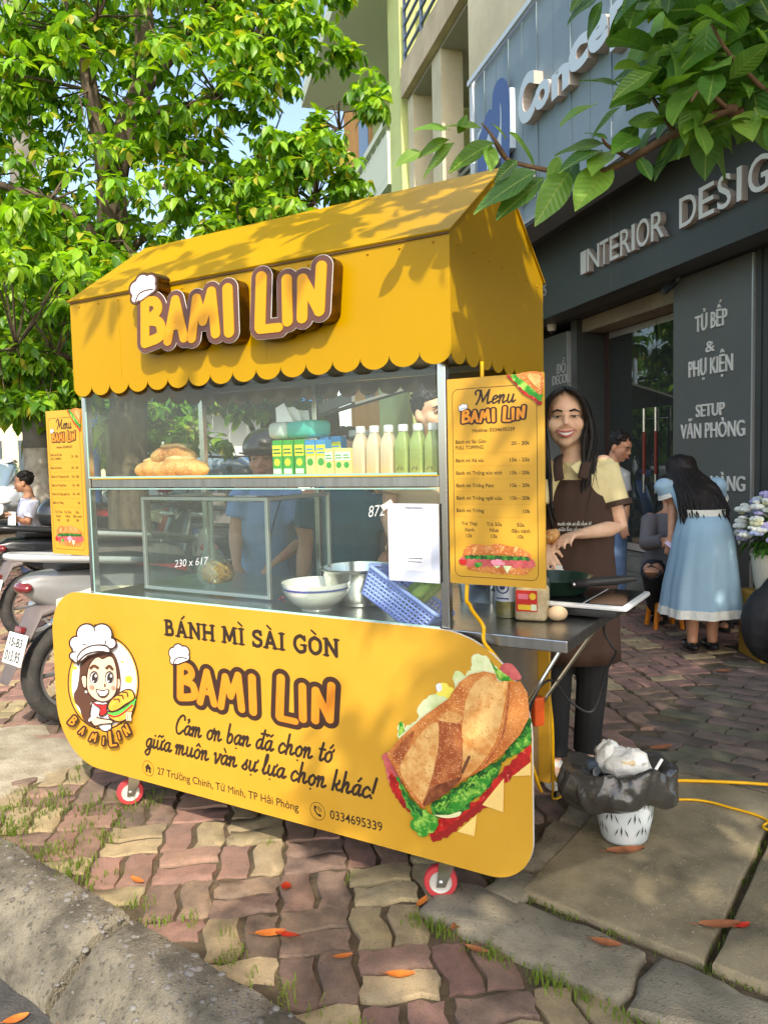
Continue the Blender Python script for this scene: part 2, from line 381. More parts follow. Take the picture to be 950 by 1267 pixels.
def stone(name, pts, z0, z1, mats, parent=None, bev=.012, jit=.004, step=.07, seed=0, dome=.0):
    """a block with a slightly worn outline and a rounded upper edge"""
    rn = random.Random(seed); out = []
    n = len(pts)
    for i in range(n):
        p, q = Vec(pts[i]).to_2d(), Vec(pts[(i + 1) % n]).to_2d(); k = max(1, int((q - p).length / step))
        for j in range(k):
            t = j / k; c = p.lerp(q, t); out.append(Vec((c.x + rn.uniform(-jit, jit), c.y + rn.uniform(-jit, jit))))
    cen = sum(out, Vec((0, 0))) / len(out); N = len(out); mb = MB(); vs = []
    for inset, z in ((0, z0), (0, z1 - bev), (bev * .35, z1 - bev * .3), (bev * 1.1, z1)):
        for p in out:
            d = cen - p; vs.append((*(p + d.normalized() * inset), z + rn.uniform(-1, 1) * jit * .3))
    fs = [[k * N + j, k * N + (j + 1) % N, (k + 1) * N + (j + 1) % N, (k + 1) * N + j] for k in range(3) for j in range(N)]
    vs.append((cen.x, cen.y, z1 + dome)); fs += [[3 * N + j, 3 * N + (j + 1) % N, 4 * N] for j in range(N)]
    ar = sum(out[i].x * out[(i + 1) % N].y - out[(i + 1) % N].x * out[i].y for i in range(N))
    if ar < 0: fs = [f[::-1] for f in fs]
    mb.add(vs, fs); return mb.build(name, mats, parent, smooth=50)
# kerb: stones with a sloping outer face
kerb = None
for i in range(-7, 4):
    rn = random.Random(50 + i); L = .98; base = K0 + KT * (i * 1.0 + .012)
    nn = 28; prof = [(0, -.12), (0, .008), (.008, .019), (.06, .021), (.118, .018), (.128, .012), (.235, -.07), (.262, -.1), (.268, -.17)]
    mb = MB(); vs = []; n2 = len(prof)
    for j in range(nn + 1):
        t = j / nn; e = .012 if j in (0, nn) else 0
        for k, (w_, z_) in enumerate(prof):
            p = base + KT * (t * L) + KN * (w_ + rn.uniform(-.003, .003) + math.sin(j * .7 + i) * .003)
            if j in (0, nn): p += KT * (rn.uniform(0, .016) * (1 if j == 0 else -1))
            vs.append((p.x, p.y, z_ - e * (1 if 1 < k < 7 else 0) + rn.uniform(-.0022, .0022)))
    fs = [[j * n2 + k, j * n2 + k + 1, (j + 1) * n2 + k + 1, (j + 1) * n2 + k] for j in range(nn) for k in range(n2 - 1)]
    fs += [list(range(n2))[::-1], [nn * n2 + k for k in range(n2)]]
    mb.add(vs, fs); o = mb.build('kerb' if kerb is None else 'kerb_stone', kerbm, kerb, smooth=50)
    if kerb is None: kerb = o; o['kind'] = 'structure'
rn = random.Random(3); mb = MB()
for i in range(700):
    s_ = rn.uniform(-1.6, 2.2); w_ = min(.25, abs(rn.gauss(.06, .09))) if rn.random() < .7 else rn.uniform(.01, .25)
    z_ = np.interp(w_, [0, .008, .06, .118, .128, .235, .262], [.008, .019, .021, .018, .012, -.07, -.1])
    p = K0 + KT * s_ + KN * w_; r = rn.choice((.003, .004, .005, .006, .008, .012))
    R = rotz(rn.uniform(0, 6)); mb.ell((p.x, p.y, z_ - r * .15), (r * rn.uniform(.8, 1.6), r, r * .55), R, 6, 4)
mb.build('pebbles', pebm, kerb, smooth=180, kind='stuff')

# concrete slabs and edging stones by the cart
DT = Vec((.59, .807, 0)).normalized()                     # across the slabs, away from the road
A0, E0 = Vec((.206, 2.13, 0)), Vec((.379, 2.184, 0))
ST = Vec((.76, -.65, 0)).normalized()
def quad(o, u0, u1, v0, v1): return [o + ST * u0 + DT * v0, o + ST * u1 + DT * v0, o + ST * u1 + DT * v1, o + ST * u0 + DT * v1]
for i, (u0, u1, v1) in enumerate(((0, .52, 1.12), (.545, 1.12, 1.14), (1.145, 1.75, 1.15), (1.77, 2.4, 1.15))):
    stone('concrete_slab', quad(E0, u0, u1, .0, v1), -.06, .024 + .004 * (i % 2), slabm, pavement, .008, .003, .09, i)
# edging: left strip then front strip
y0 = -.16
for i, (v0, v1) in enumerate(((.085, .27), (.285, .62), (.64, 1.02), (1.04, 1.4))):
    stone('edging_stone', [A0 + DT * v0 + ST * 0.01 * (i % 2), A0 + DT * v0 + ST * .135, A0 + DT * v1 + ST * .135, A0 + DT * v1], -.06, .02 - .003 * i, conc, pavement, .018, .009, .05, 20 + i)
for i, (u0, u1) in enumerate(((-.1, .5), (.515, 1.15), (1.17, 1.8))):
    o = A0 + DT * -.10 + ST * .0
    stone('edging_stone', [o + ST * u0, o + ST * u1, o + ST * u1 + DT * .225, o + ST * (u0 + (.12 if i == 0 else 0)) + DT * .225, o + ST * (u0 + (.0 if i else -.01)) + DT * .17], -.06, .016 - .002 * i, conc, pavement, .022, .01, .05, 40 + i)
# a worn strip of mortar between slabs and the rear paving
stone('mortar_strip', quad(E0, -.05, 2.4, -.045, -.008), -.06, .003, soil, pavement, .006, .006, .06, 78)
stone('mortar_strip', quad(E0, .1, 2.6, 1.165, 1.27), -.06, .008, conc, pavement, .006, .008, .06, 77)

# wavy pavers
def paver_mesh(seed, mat, lx=.196, ly=.0938):
    rn = random.Random(seed); n = 14; out = []
    per = []
    for i in range(5): per.append((-.5 + i / 4, -.5))
    for i in range(1, 3): per.append((.5, -.5 + i / 3))
    per2 = [(-x, -y) for x, y in per]; per = per + per2
    for x, y in per:
        wy = .010 * math.sin(x * 2 * math.pi); wx = .007 * math.sin(y * 2 * math.pi)
        out.append(Vec((x * lx + wx * (1 if abs(x) > .4 else 0) + rn.uniform(-.004, .004), y * ly + wy + rn.uniform(-.004, .004))))
    N = len(out); vs = []
    for ins, z in ((1.0, -.03), (.985, -.0055), (.94, -.0008)):
        for p in out: vs.append((p.x * (ins if ins > .95 else 1 - .045 * ly / lx), p.y * ins, z + (rn.uniform(-.0015, .0015) if z > -.02 else 0)))
    vs.append((0, 0, .0008))
    fs = [[k * N + j, k * N + (j + 1) % N, (k + 1) * N + (j + 1) % N, (k + 1) * N + j] for k in range(2) for j in range(N)] + [[2 * N + j, 2 * N + (j + 1) % N, 3 * N] for j in range(N)]
    me = bpy.data.meshes.new('paver'); me.from_pydata(vs, [], fs); me.materials.append(mat)
    me.polygons.foreach_set('use_smooth', [True] * len(me.polygons)); me.set_sharp_from_angle(angle=R_(60)); me.update(); return me
P_TAN = M('paver_tan', S(174, 155, 118), .9, col2=S(134, 120, 94), nscale=14, vary=.18, hue=.008, bump=.55, bscale=280, contrast=(.35, .72), speck=(S(84, 74, 60), 150, .62, .6))
P_RED = M('paver_red', S(154, 120, 104), .9, col2=S(116, 94, 82), nscale=12, vary=.18, hue=.01, bump=.55, bscale=280, contrast=(.35, .72), speck=(S(80, 66, 58), 150, .62, .6))
P_BRN = M('paver_brown', S(140, 116, 98), .9, col2=S(102, 86, 74), nscale=12, vary=.15, hue=.01, bump=.55, bscale=280, speck=(S(70, 60, 50), 150, .62, .6))
P_OLD = M('paver_worn', S(116, 98, 90), .8, col2=S(86, 78, 68), nscale=6, vary=.16, hue=.012, bump=.4, bscale=220, speck=(S(60, 54, 46), 120, .62, .5))
P_OLG = M('paver_mossy', S(110, 104, 86), .8, col2=S(82, 80, 64), nscale=6, vary=.14, hue=.012, bump=.4, bscale=220, speck=(S(60, 56, 44), 120, .62, .5))
PM = {k: [paver_mesh(100 * j + i, mt) for i in range(4)] for j, (k, mt) in enumerate((('t', P_TAN), ('r', P_RED), ('b', P_BRN)))}
PB = {k: [paver_mesh(700 + 100 * j + i, mt, .2245, .1115) for i in range(3)] for j, (k, mt) in enumerate((('o', P_OLD), ('g', P_OLG)))}
def project(p):
    d = Vec(p) - EYEP; z = d.dot(_fw)
    return (475 + FPX * d.dot(_rt) / z, 633.5 - FPX * d.dot(_up) / z, z) if z > .1 else (-9e9, 0, 0)
pieces = []
rn = random.Random(11)
ca, sa = math.cos(R_(6)), math.sin(R_(6)); U_ = .206
def near_ok(x, y):
    p = Vec((x, y, 0))
    if (p - K0).dot(KN) > .03: return False
    q = p - A0
    d = q.x * DT.y - q.y * DT.x                           # right of the edging line
    f = q.dot(DT)
    if f > -.02: return d < -.02
    return f < -.115 or q.dot(ST) < -.11
for i in range(-50, 20):
    for j in range(2, 56):
        cx, cy = i * U_, j * U_; X, Y = cx * ca - cy * sa, cx * sa + cy * ca
        c3 = project((X, Y, 0))
        if c3[2] < .3 or not (-140 < c3[0] < 1090 and 560 < c3[1] < 1420): continue
        horiz = (i + j) % 2 == 0
        kind = rn.choices('trb', (4, 5, 3))[0]
        for k in (-1, 1):
            ox, oy = (0, k * U_ / 4) if horiz else (k * U_ / 4, 0)
            x, y = X + ox * ca - oy * sa + rn.uniform(-.006, .006), Y + ox * sa + oy * ca + rn.uniform(-.006, .006)
            if not near_ok(x, y): continue
            kk = kind if rn.random() < .75 else rn.choice('trb')
            pieces.append((c3[2], PM[kk][rn.randrange(4)], x, y, R_(6) + (0 if horiz else math.pi / 2) + rn.uniform(-.06, .06), rn.uniform(-.0045, .003), rn.uniform(.965, 1.0)))
kang = math.atan2(KT.y, KT.x)
for i in range(-30, 60):
    for j in range(0, 70):
        u_, v_ = i * .226 + (.113 if j % 2 else 0), 1.33 + j * .113
        p = E0 + KT * u_ + Vec((.624, .781, 0)) * v_
        q = p - A0; d = q.x * DT.y - q.y * DT.x
        c3 = project(p)
        if d < .03 or c3[2] < .3 or not (480 < c3[0] < 1060 and 560 < c3[1] < 1300): continue
        k = 'g' if rn.random() < .3 else 'o'
        pieces.append((c3[2] + .4, PB[k][rn.randrange(3)], p.x, p.y, kang + rn.uniform(-.02, .02), rn.uniform(-.004, .002), .985))
pieces.sort(key=lambda t: t[0])
cnt = 0; rest = MB(); rmats = [P_TAN, P_RED, P_BRN, P_OLD, P_OLG]
for dz, me, x, y, rz, z, s_ in pieces:
    c3 = project((x, y, 0)); vis = -30 < c3[0] < 980 and c3[1] < 1300
    if vis and cnt < 296:
        o = obj('paver', me, pavement); o.location = (x, y, z); o.rotation_euler = (rn.uniform(-.02, .02), rn.uniform(-.02, .02), rz); o.scale = (s_, s_, 1); cnt += 1
    else:
        R = rotz(rz); rest.add([R @ (v.co * s_) + Vec((x, y, z)) for v in me.vertices], [list(p.vertices) for p in me.polygons], rmats.index(me.materials[0]))
rest.build('paver', rmats, pavement, smooth=60, kind='stuff')
# dry dirt spread over the pavers at the far left
rnd = random.Random(5); mb = MB(); n = 26; c = Vec((-2.02, 3.25, 0)); vs = [(c.x, c.y, .014)]
for ring, z in ((.55, .011), (.85, .004), (1.0, -.02)):
    for j in range(n):
        t = 2 * math.pi * j / n; rr = ring * (1 + .16 * math.sin(3 * t + 1) + .12 * math.sin(7 * t) + rnd.uniform(-.06, .06))
        vs.append((c.x + rr * (.62 * math.cos(t)), c.y + rr * .75 * math.sin(t), z + rnd.uniform(-.003, .003)))
fs = [[0, 1 + j, 1 + (j + 1) % n] for j in range(n)] + [[1 + k * n + j, 1 + (k + 1) * n + j, 1 + (k + 1) * n + (j + 1) % n, 1 + k * n + (j + 1) % n] for k in range(2) for j in range(n)]
mb.add(vs, fs).build('dirt_patch', dirt, kind='structure', smooth=180)
# grass in the joints
rn = random.Random(21); gm = leafmat('grass_blade', S(126, 150, 66), S(92, 116, 46), .4, 0)
clumps = []
for i in range(60):
    s_ = rn.uniform(-2.2, 1.1); p = K0 + KT * s_ - KN * abs(rn.gauss(.03, .05)); clumps.append((p.x, p.y, rn.uniform(.5, 1.0) * (1.2 if s_ < -.3 else .7)))
for i in range(46): clumps.append((rn.gauss(-1.3, .22), rn.gauss(2.78, .18), rn.uniform(.5, 1.1)))
for i in range(150):
    j = rn.randrange(len(pieces)); t = pieces[j]
    if t[0] < 4.2 and near_ok(t[2], t[3]):
        ang = t[4]; e = rn.choice((-1, 1)); clumps.append((t[2] + math.cos(ang) * .101 * e + rn.uniform(-.02, .02), t[3] + math.sin(ang) * .101 * e + rn.uniform(-.02, .02), rn.uniform(.3, .8)))
for i in range(26):
    v_ = rn.uniform(0, 1.0); p = E0 + ST * rn.choice((-.012, .532)) + DT * v_; clumps.append((p.x, p.y, .28))
for i in range(34): p = E0 - DT * .012 + ST * rn.uniform(-.1, 1.1); clumps.append((p.x, p.y, .25))
for i in range(30): p = A0 - DT * .13 + ST * rn.uniform(-.12, .6); clumps.append((p.x, p.y, rn.uniform(.3, .7)))
mb = MB()
for x, y, s_ in clumps:
    for b_ in range(int(17 * s_ + 4)):
        bx, by = x + rn.gauss(0, .022 * (s_ + .3)), y + rn.gauss(0, .022 * (s_ + .3)); an = rn.uniform(0, 6.28); h = rn.uniform(.012, .042) * (.35 + s_ * .6); le = rn.uniform(.2, 1.1) * h
        dx, dy = math.cos(an), math.sin(an); w_ = rn.uniform(.0011, .0022); px_, py_ = -dy * w_, dx * w_
        mb.add([(bx - px_, by - py_, -.02), (bx + px_, by + py_, -.02), (bx + dx * le * .4 + px_, by + dy * le * .4 + py_, h * .7), (bx + dx * le * .4 - px_, by + dy * le * .4 - py_, h * .7), (bx + dx * le, by + dy * le, h * rn.uniform(.7, 1.0))], [[0, 1, 2, 3], [3, 2, 4]])
mb.build('grass', gm, kind='stuff')
# ================================================================= the food cart
TH = 1.036417
CO = Vec((.18689, 2.04648, 0))
CU = Vec((math.sin(TH), -math.cos(TH), 0)); CN = Vec((-math.cos(TH), -math.sin(TH), 0))
CF = Frame(CO, CU, (0, 0, 1), CN)                         # a: along the cart to the right, b: height, c: towards the viewer
SF = Frame(CO, -CN, (0, 0, 1), CU)                        # right-hand end of the cart: a goes back, c out to the right
LEN, WID, ZE, ZR, ZV = 1.5114, .7376, 1.894, 2.1587, 1.5856
yel = M('yellow_paint', (.465, .262, .002), .38, col2=(.44, .243, .002), nscale=2, coat=.03, spec=.25)
yel2 = M('yellow_print', S(206, 157, 52), .45, col2=S(201, 150, 45), nscale=3, coat=.1, speck=(S(200, 150, 60), 40, .66, .25))
steel = M('stainless', (.55, .55, .54), .28, 1.0, col2=(.42, .42, .41), nscale=30, stretch=(1, 1, .05))
steel2 = M('brushed_steel', (.62, .62, .6), .2, 1.0)
brown = M('print_brown', S(62, 40, 30), .5); dkbrown = M('sign_brown', S(96, 62, 50), .4)
letyel = M('letter_yellow', S(214, 150, 6), .4, coat=.03); leto = M('letter_orange', S(226, 146, 44), .45, col2=S(220, 130, 38), nscale=5)
white = M('white_print', (.82, .82, .82), .45); bronze = M('sign_side', S(120, 84, 20), .22, .75, col2=S(70, 48, 16), nscale=12)
black = M('black_plastic', (.02, .02, .02), .45); edgew = M('panel_edge', (.75, .73, .68), .5)
pane = glass('clear_glass', (.93, .97, .95), .07, .02)
glassedge = M('glass_edge', S(150, 190, 180), .15, alpha=1, spec=.6)
cart = thing('food_cart', 'yellow wheeled sandwich cart with scalloped canopy, glass case and chef emblem on its front', 'food cart', CF(-.75, 0, -.37))

# -- canopy
def scal(n, x0, x1, top, zc, d):
    """outline with a scalloped lower edge"""
    w_ = (x1 - x0) / n; pts = []
    for i in range(n):
        cx = x0 + w_ * (i + .5)
        for k in range(11):
            t = math.pi + math.pi * k / 10; pts.append((cx + w_ * .499 * math.cos(t), zc + d * math.sin(t)))
    return pts + top
val = MB().poly(CF, [scal(16, -LEN, 0, [(0, ZE - .004), (-LEN, ZE - .004)], ZV, .036)], 0, .003).build('valance', yel, cart)
sl = math.hypot(WID / 2, ZR - ZE); RF = Frame(CF(-LEN, ZE, 0), CU, Vec((0, 0, ZR - ZE)) - CN * (WID / 2))
MB().poly(RF, [[(-.006, -.008), (LEN + .006, -.008), (LEN + .006, sl), (-.006, sl)]], .004, .005).build('roof_panel', yel, cart)
RB = Frame(CF(0, ZE, -WID), -CU, Vec((0, 0, ZR - ZE)) + CN * (WID / 2))
MB().poly(RB, [[(-.006, -.008), (LEN + .006, -.008), (LEN + .006, sl), (-.006, sl)]], .004, .005).build('roof_panel', yel, cart)
MB().fbox(CF, -LEN, 0, ZE - .011, ZE - .006, .0005, .005).build('roof_gap_trim', M('gap_brown', S(90, 62, 20), .6), cart)
for nm, a_, fr in (('gable', 0, SF), ('gable', -LEN, Frame(CF(-LEN, 0, 0), -CN, (0, 0, 1), CU))):
    MB().poly(fr, [scal(8, 0.002, WID, [(WID, ZE), (WID / 2, ZR), (0.002, ZE)], ZV, .036)], 0, .003).build(nm, yel, cart)
MB().poly(Frame(CF(0, 0, -WID), -CU, (0, 0, 1), -CN), [scal(16, 0, LEN, [(LEN, ZE), (0, ZE)], ZV, .036)], 0, .003).build('valance', yel, cart)
MB().fbox(CF, -LEN + .01, -.01, 1.63, 1.636, -WID + .012, -.012).build('ceiling_panel', M('ceiling_grey', S(150, 146, 136), .4, .3), cart)
# sheet seams and rivets on the canopy front
for a_ in (-1.26, -.62): MB().fbox(CF, a_, a_ + .0022, ZV + .02, ZE - .015, .0002, .0009).build('sheet_seam', yel, cart)
mb = MB()
for k in range(15):
    for b_ in (ZE - .026,): mb.ell(CF(-LEN + .05 + k * .101, b_, .0005), (.0035, .0035, .0035), None, 8, 5)
for k in range(7): mb.ell(SF(.05 + k * .105, ZE - .026, .0005), (.0035, .0035, .0035), None, 8, 5)
mb.build('rivets', M('rivet_yellow', S(176, 120, 8), .4, .3), cart, smooth=180, kind='stuff')
# -- lettering shapes (bubble letters made of thick strokes)
def sm(p): return catmull(p, 5)
BAMI = [[([(.13, .12), (.15, .5), (.17, .9)], .105), (sm([(.17, .9), (.40, .88), (.46, .70), (.22, .54)]), .1), (sm([(.22, .54), (.48, .46), (.50, .2), (.13, .1)]), .105)],
        [([(.66, .08), (.87, .84)], .098), ([(.87, .84), (1.03, .1)], .098), ([(.74, .34), (.96, .34)], .07)],
        [([(1.2, .07), (1.34, .80)], .098), ([(1.34, .80), (1.46, .36)], .095), ([(1.46, .36), (1.66, .88)], .095), ([(1.66, .88), (1.72, .1)], .1)],
        [([(2.0, .09), (2.0, .88)], .108)]]
LIN = [[([(2.68, .98), (2.62, .1)], .108), ([(2.62, .06), (2.98, .05)], .085)],
       [([(3.15, .14), (3.16, .86)], .1)],
       [([(3.42, .16), (3.45, .82)], .1), ([(3.45, .82), (3.73, .24)], .095), ([(3.73, .24), (3.79, .98)], .1)]]
HAT = [([(-.02, .98), (.04, 1.16)], .07), ([(.03, 1.16), (.03, 1.17)], .14), ([(.15, 1.27), (.15, 1.28)], .13), ([(.31, 1.26), (.31, 1.27)], .11), ([(.08, 1.02), (.33, 1.14)], .09)]
def hat(mb, fr, T, c0, wi, bi, depth=0, bmi=None):
    put_region(mb, fr, HAT, .035, c0, depth, bi, T, .012); put_region(mb, fr, HAT, 0, c0 + .0006, 0, wi, T, .012)
    put_region(mb, fr, [(sm([(-.01, .92), (.06, 1.05), (.2, 1.1), (.36, 1.1)]), .014)], 0, c0 + .0012, 0, bi, T, .008)
def logo(mb, fr, T, c0, li, bi, wi, grow=.085):
    """flat print of the word mark"""
    for wd in (BAMI, LIN):
        put_region(mb, fr, [s_ for g in wd for s_ in g], grow, c0, 0, bi, T)
    for wd in (BAMI, LIN):
        for g in wd: put_region(mb, fr, g, -.012, c0 + .0008, 0, li, T, .011)
    hat(mb, fr, T, c0 + .0014, wi, bi)
# raised sign on the canopy: anchor = photo corners of the words on the valance
SG = Frame(CF(-1.102, 1.661, 0), CU, (0, 0, 1), CN)
kx, ky = .755 / 3.9, .163
TS = lambda p: (p[0] * kx, p[1] * ky + .02 + (p[0] * .0 ))
for wd in (BAMI, LIN):
    allp = [s_ for g in wd for s_ in g]
    mb = MB(); put_region(mb, SG, allp, .092, .052, .050, 0, TS); word = mb.build('sign_word', bronze, cart, smooth=40)
    mb = MB(); put_region(mb, SG, allp, .098, .0535, .0015, 0, TS); mb.build('rim', white, word)
    mb = MB(); put_region(mb, SG, allp, .092, .0545, .0008, 0, TS); mb.build('face_plate', dkbrown, word)
    for g in wd:
        mb = MB(); put_region(mb, SG, g, -.004, .0565, .002, 0, TS, .01); mb.build('letter', letyel, word)
mb = MB(); TH_ = lambda p: (p[0] * kx * 1.12 - .006, p[1] * ky + .024)
put_region(mb, SG, HAT, .055, .055, .053, 0, TH_, .012); hb = mb.build('sign_hat', bronze, cart, smooth=40)
mb = MB(); hat(mb, SG, TH_, .0565, 0, 1); mb.build('hat_face', [white, dkbrown], hb)

# -- frame of the glass case
for a_, c_ in ((-1.527, -.062), (-.056, -.062), (-1.527, -WID + .07), (-.056, -WID + .07)):
    MB().fbox(CF, a_ - .0125, a_ + .0125, .80, 1.63, c_ - .0125, c_ + .0125, .002).build('post', steel2, cart)
for z_, c_ in ((1.60, -.062), (1.60, -WID + .07)):
    MB().fbox(CF, -1.5145, -.0685, z_, z_ + .025, c_ - .0125, c_ + .0125, .002).build('rail', steel2, cart)
for a_ in (-1.527, -.056): MB().fbox(CF, a_ - .0125, a_ + .0125, 1.6, 1.625, -WID + .0825, -.0745, .002).build('rail', steel2, cart)
MB().fbox(CF, -.93, -.91, .83, 1.6, -WID + .06, -WID + .08, .002).build('post', steel2, cart)
shelf = MB().fbox(CF, -1.512, -.072, 1.219, 1.249, -.40, -.056, .002).build('shelf', steel, cart)
MB().fbox(CF, -1.511, -.073, 1.2495, 1.2525, -.40, -.0565).build('shelf_edging', M('yellow_edging', S(244, 190, 40), .5), shelf)
for z0, z1 in ((.822, 1.217), (1.254, 1.602)):
    pn = MB().fbox(CF, -1.513, -.07, z0, z1, -.049, -.045).build('glass_pane', pane, cart)
    MB().fbox(CF, -1.513, -.07, z0, z0 + .006, -.0445, -.0435).build('glass_edge', glassedge, pn)
    MB().fbox(CF, -1.513, -1.507, z0 + .006, z1, -.0445, -.0435).build('glass_edge', glassedge, pn)
    MB().fbox(CF, -1.507, -.07, z1 - .004, z1, -.0445, -.0435).build('glass_edge', glassedge, pn)
MB().fbox(CF, -1.53, -1.526, .822, 1.6, -WID + .083, -.075).build('glass_pane', pane, cart)
MB().fbox(CF, -.058, -.054, 1.0, 1.6, -WID + .083, -.075).build('glass_pane', pane, cart)
# inner glass case for fillings
ic = thing('filling_case', 'small empty glass inner case standing on the left half of the counter', 'display case', CF(-1.1, .82, -.35))
for a0, a1, b0, b1, c0, c1 in ((-1.39, -.80, .83, 1.165, -.204, -.2), (-1.39, -1.386, .83, 1.165, -.55, -.206), (-.804, -.80, .83, 1.165, -.55, -.206), (-1.385, -.805, 1.161, 1.165, -.55, -.206)):
    MB().fbox(CF, a0, a1, b0, b1, c0, c1).build('glass_pane', pane, ic)
for a0, a1, b0, b1, c0, c1 in ((-1.402, -1.388, .826, 1.18, -.2, -.186), (-.802, -.788, .826, 1.18, -.2, -.186), (-1.388, -.802, 1.166, 1.18, -.2, -.186), (-1.388, -.802, .826, .838, -.2, -.186), (-1.402, -1.388, .826, 1.18, -.565, -.551), (-.802, -.788, .826, 1.18, -.565, -.551), (-1.402, -1.388, 1.166, 1.18, -.551, -.2), (-.802, -.788, 1.166, 1.18, -.551, -.2)):
    MB().fbox(CF, a0, a1, b0, b1, c0, c1, .002).build('frame_bar', M('alu', (.7, .72, .7), .35, .9), ic)
# -- counter, body, struts
counter = MB().fbox(CF, -1.545, .285, .785, .818, -.70, -.066, .003).build('counter', steel, cart)
MB().fbox(CF, -1.545, -.03, .785, .8175, -.0655, -.0455, .003).build('counter_front', steel, cart)
body = MB().fbox(CF, -1.50, -.01, .17, .784, -.68, -.075, .003).build('body', M('body_steel', (.55, .5, .42), .35, .85, col2=(.4, .37, .32), nscale=6), cart)
MB().fbox(CF, -1.6, .03, .15, .80, -.70, -.6815, .003).build('back_panel', yel2, cart)
MB().tube([CF(.12, .55, -.09), CF(.245, .78, -.15)], .006, 8).build('strut', steel2, cart, smooth=40)
MB().tube([CF(.0, .42, -.62), CF(.24, .78, -.62)], .006, 8).build('strut', steel2, cart, smooth=40)
# -- front panel
PZ = -.0325
out = rrect(-1.755, .199, .1495, .824, (.235, .125, .27, .165), 12)
panel = MB().poly(CF, [out], PZ, .010).build('front_panel', yel2, cart)
panel.data.materials.append(edgew)
for p in panel.data.polygons:
    if abs(Vec(p.normal).dot(CN)) < .5: p.material_index = 1
# -- casters
redr = M('red_rubber', S(190, 60, 66), .5); greyp = M('wheel_grey', S(190, 186, 178), .4)
for a_, c_, st in ((-.115, -.105, .5), (-1.44, -.105, .9), (-.115, -.6, -.3), (-1.44, -.6, .2)):
    p = CF(a_, .0, c_); ax = Matrix.Rotation(TH - math.pi / 2 + st, 3, 'Z')
    Y = ax @ Matrix.Rotation(math.pi / 2, 3, 'X')
    cs = MB().lathe([(.034, -.013), (.0475, -.012), (.05, -.005), (.05, .005), (.0475, .012), (.034, .013)], p + Vec((0, 0, .05)), 24, Y, cap=False).build('caster', redr, cart, smooth=40)
    MB().lathe([(.0001, -.012), (.012, -.012), (.014, -.009), (.029, -.009), (.0335, -.0125), (.0335, .0125), (.029, .009), (.014, .009), (.012, .012), (.0001, .012)], p + Vec((0, 0, .05)), 20, Y).build('hub', greyp, cs, smooth=30)
    mb = MB(); off = ax @ Vec((.018, 0, 0)); pv = p + Vec((0, 0, .05))
    for s_ in (-1, 1):
        n_ = ax @ Vec((0, s_ * .018, 0)); fr = Frame(pv + n_, ax @ Vec((1, 0, 0)), (0, 0, 1))
        mb.poly(fr, [[(-.013, -.012), (.013, -.012), (.045, .062), (-.004, .062)]], .0012, .0024)
    mb.box(pv + ax @ Vec((.02, 0, .063)), (.05, .04, .003), ax); mb.box(pv + ax @ Vec((.02, 0, .078)), (.07, .06, .004), ax); mb.lathe([(.02, .064), (.02, .077)], pv + ax @ Vec((.02, 0, 0)), 14)
    for s_ in (-1, 1): mb.lathe([(.0001, 0), (.007, 0), (.007, .005), (.0001, .006)], pv + ax @ Vec((0, s_ * .02, 0)), 8, ax @ Matrix.Rotation(-s_ * math.pi / 2, 3, 'X'))
    mb.build('fork', steel2, cs, smooth=30)

# -- printed artwork: class that stacks flat shapes
class Art:
    def __init__(s, fr, c0, tr): s.fr = fr; s.c = c0; s.tr = tr; s.mb = MB(); s.mats = []
    def mi(s, mt):
        if mt not in s.mats: s.mats.append(mt)
        return s.mats.index(mt)
    def up(s): s.c += .00025; return s.c
    def poly(s, pts, mt, smooth=False):
        if smooth: pts = catmull(pts, 4, True)
        s.mb.poly(s.fr, [[s.tr(*p) for p in pts]], s.up(), 0, s.mi(mt)); return s
    def line(s, pts, r, mt, smooth=True):
        for l in region([(catmull(pts, 4) if smooth and len(pts) > 2 else pts, r)], 0, max(r / 3.5, .01)): s.mb.poly(s.fr, [[s.tr(*p) for p in q] for q in l], s.up(), 0, s.mi(mt))
        return s
    def blob(s, prims, mt, grow=0, cell=None):
        s.up(); put_region(s.mb, s.fr, prims, grow, s.c, 0, s.mi(mt), lambda p: s.tr(*p), cell); return s
    def build(s, name, parent): return s.mb.build(name, s.mats, parent)
def zoomed(fr, x0, y0, k, c=0.0): return lambda zx, zy: fr.px(x0 + zx / k, y0 + zy / k, c)
BAG = dict(crust=M('print_crust', S(184, 98, 38), .6, col2=S(224, 150, 80), nscale=16, detail=10, contrast=(.4, .72), speck=(S(246, 206, 150), 230, .6, .8)), crumb=M('print_crumb', S(230, 184, 116), .6, col2=S(204, 134, 66), nscale=20, detail=12, contrast=(.42, .62), speck=(S(150, 84, 30), 120, .62, .7)),
           dark=M('print_dark_crust', S(156, 76, 34), .6, col2=S(206, 128, 74), nscale=24, detail=10, contrast=(.45, .75), speck=(S(240, 200, 150), 260, .6, .8)), let=M('print_lettuce', S(40, 136, 40), .6, col2=S(160, 206, 86), nscale=45, detail=8, contrast=(.48, .62)), letp=M('print_pale_lettuce', S(196, 214, 140), .6, col2=S(236, 238, 200), nscale=18),
           red=M('print_tomato', S(200, 40, 34), .5, col2=S(140, 20, 24), nscale=26, detail=8, contrast=(.42, .62), speck=(S(236, 120, 100), 90, .62, .6)), ham=M('print_ham', S(214, 110, 104), .6, col2=S(170, 62, 70), nscale=20), cheese=M('print_cheese', S(246, 208, 120), .6, col2=S(226, 190, 120), nscale=12), dgreen=M('print_green_dark', S(22, 84, 30), .6, col2=S(70, 150, 56), nscale=60, contrast=(.48, .6)))
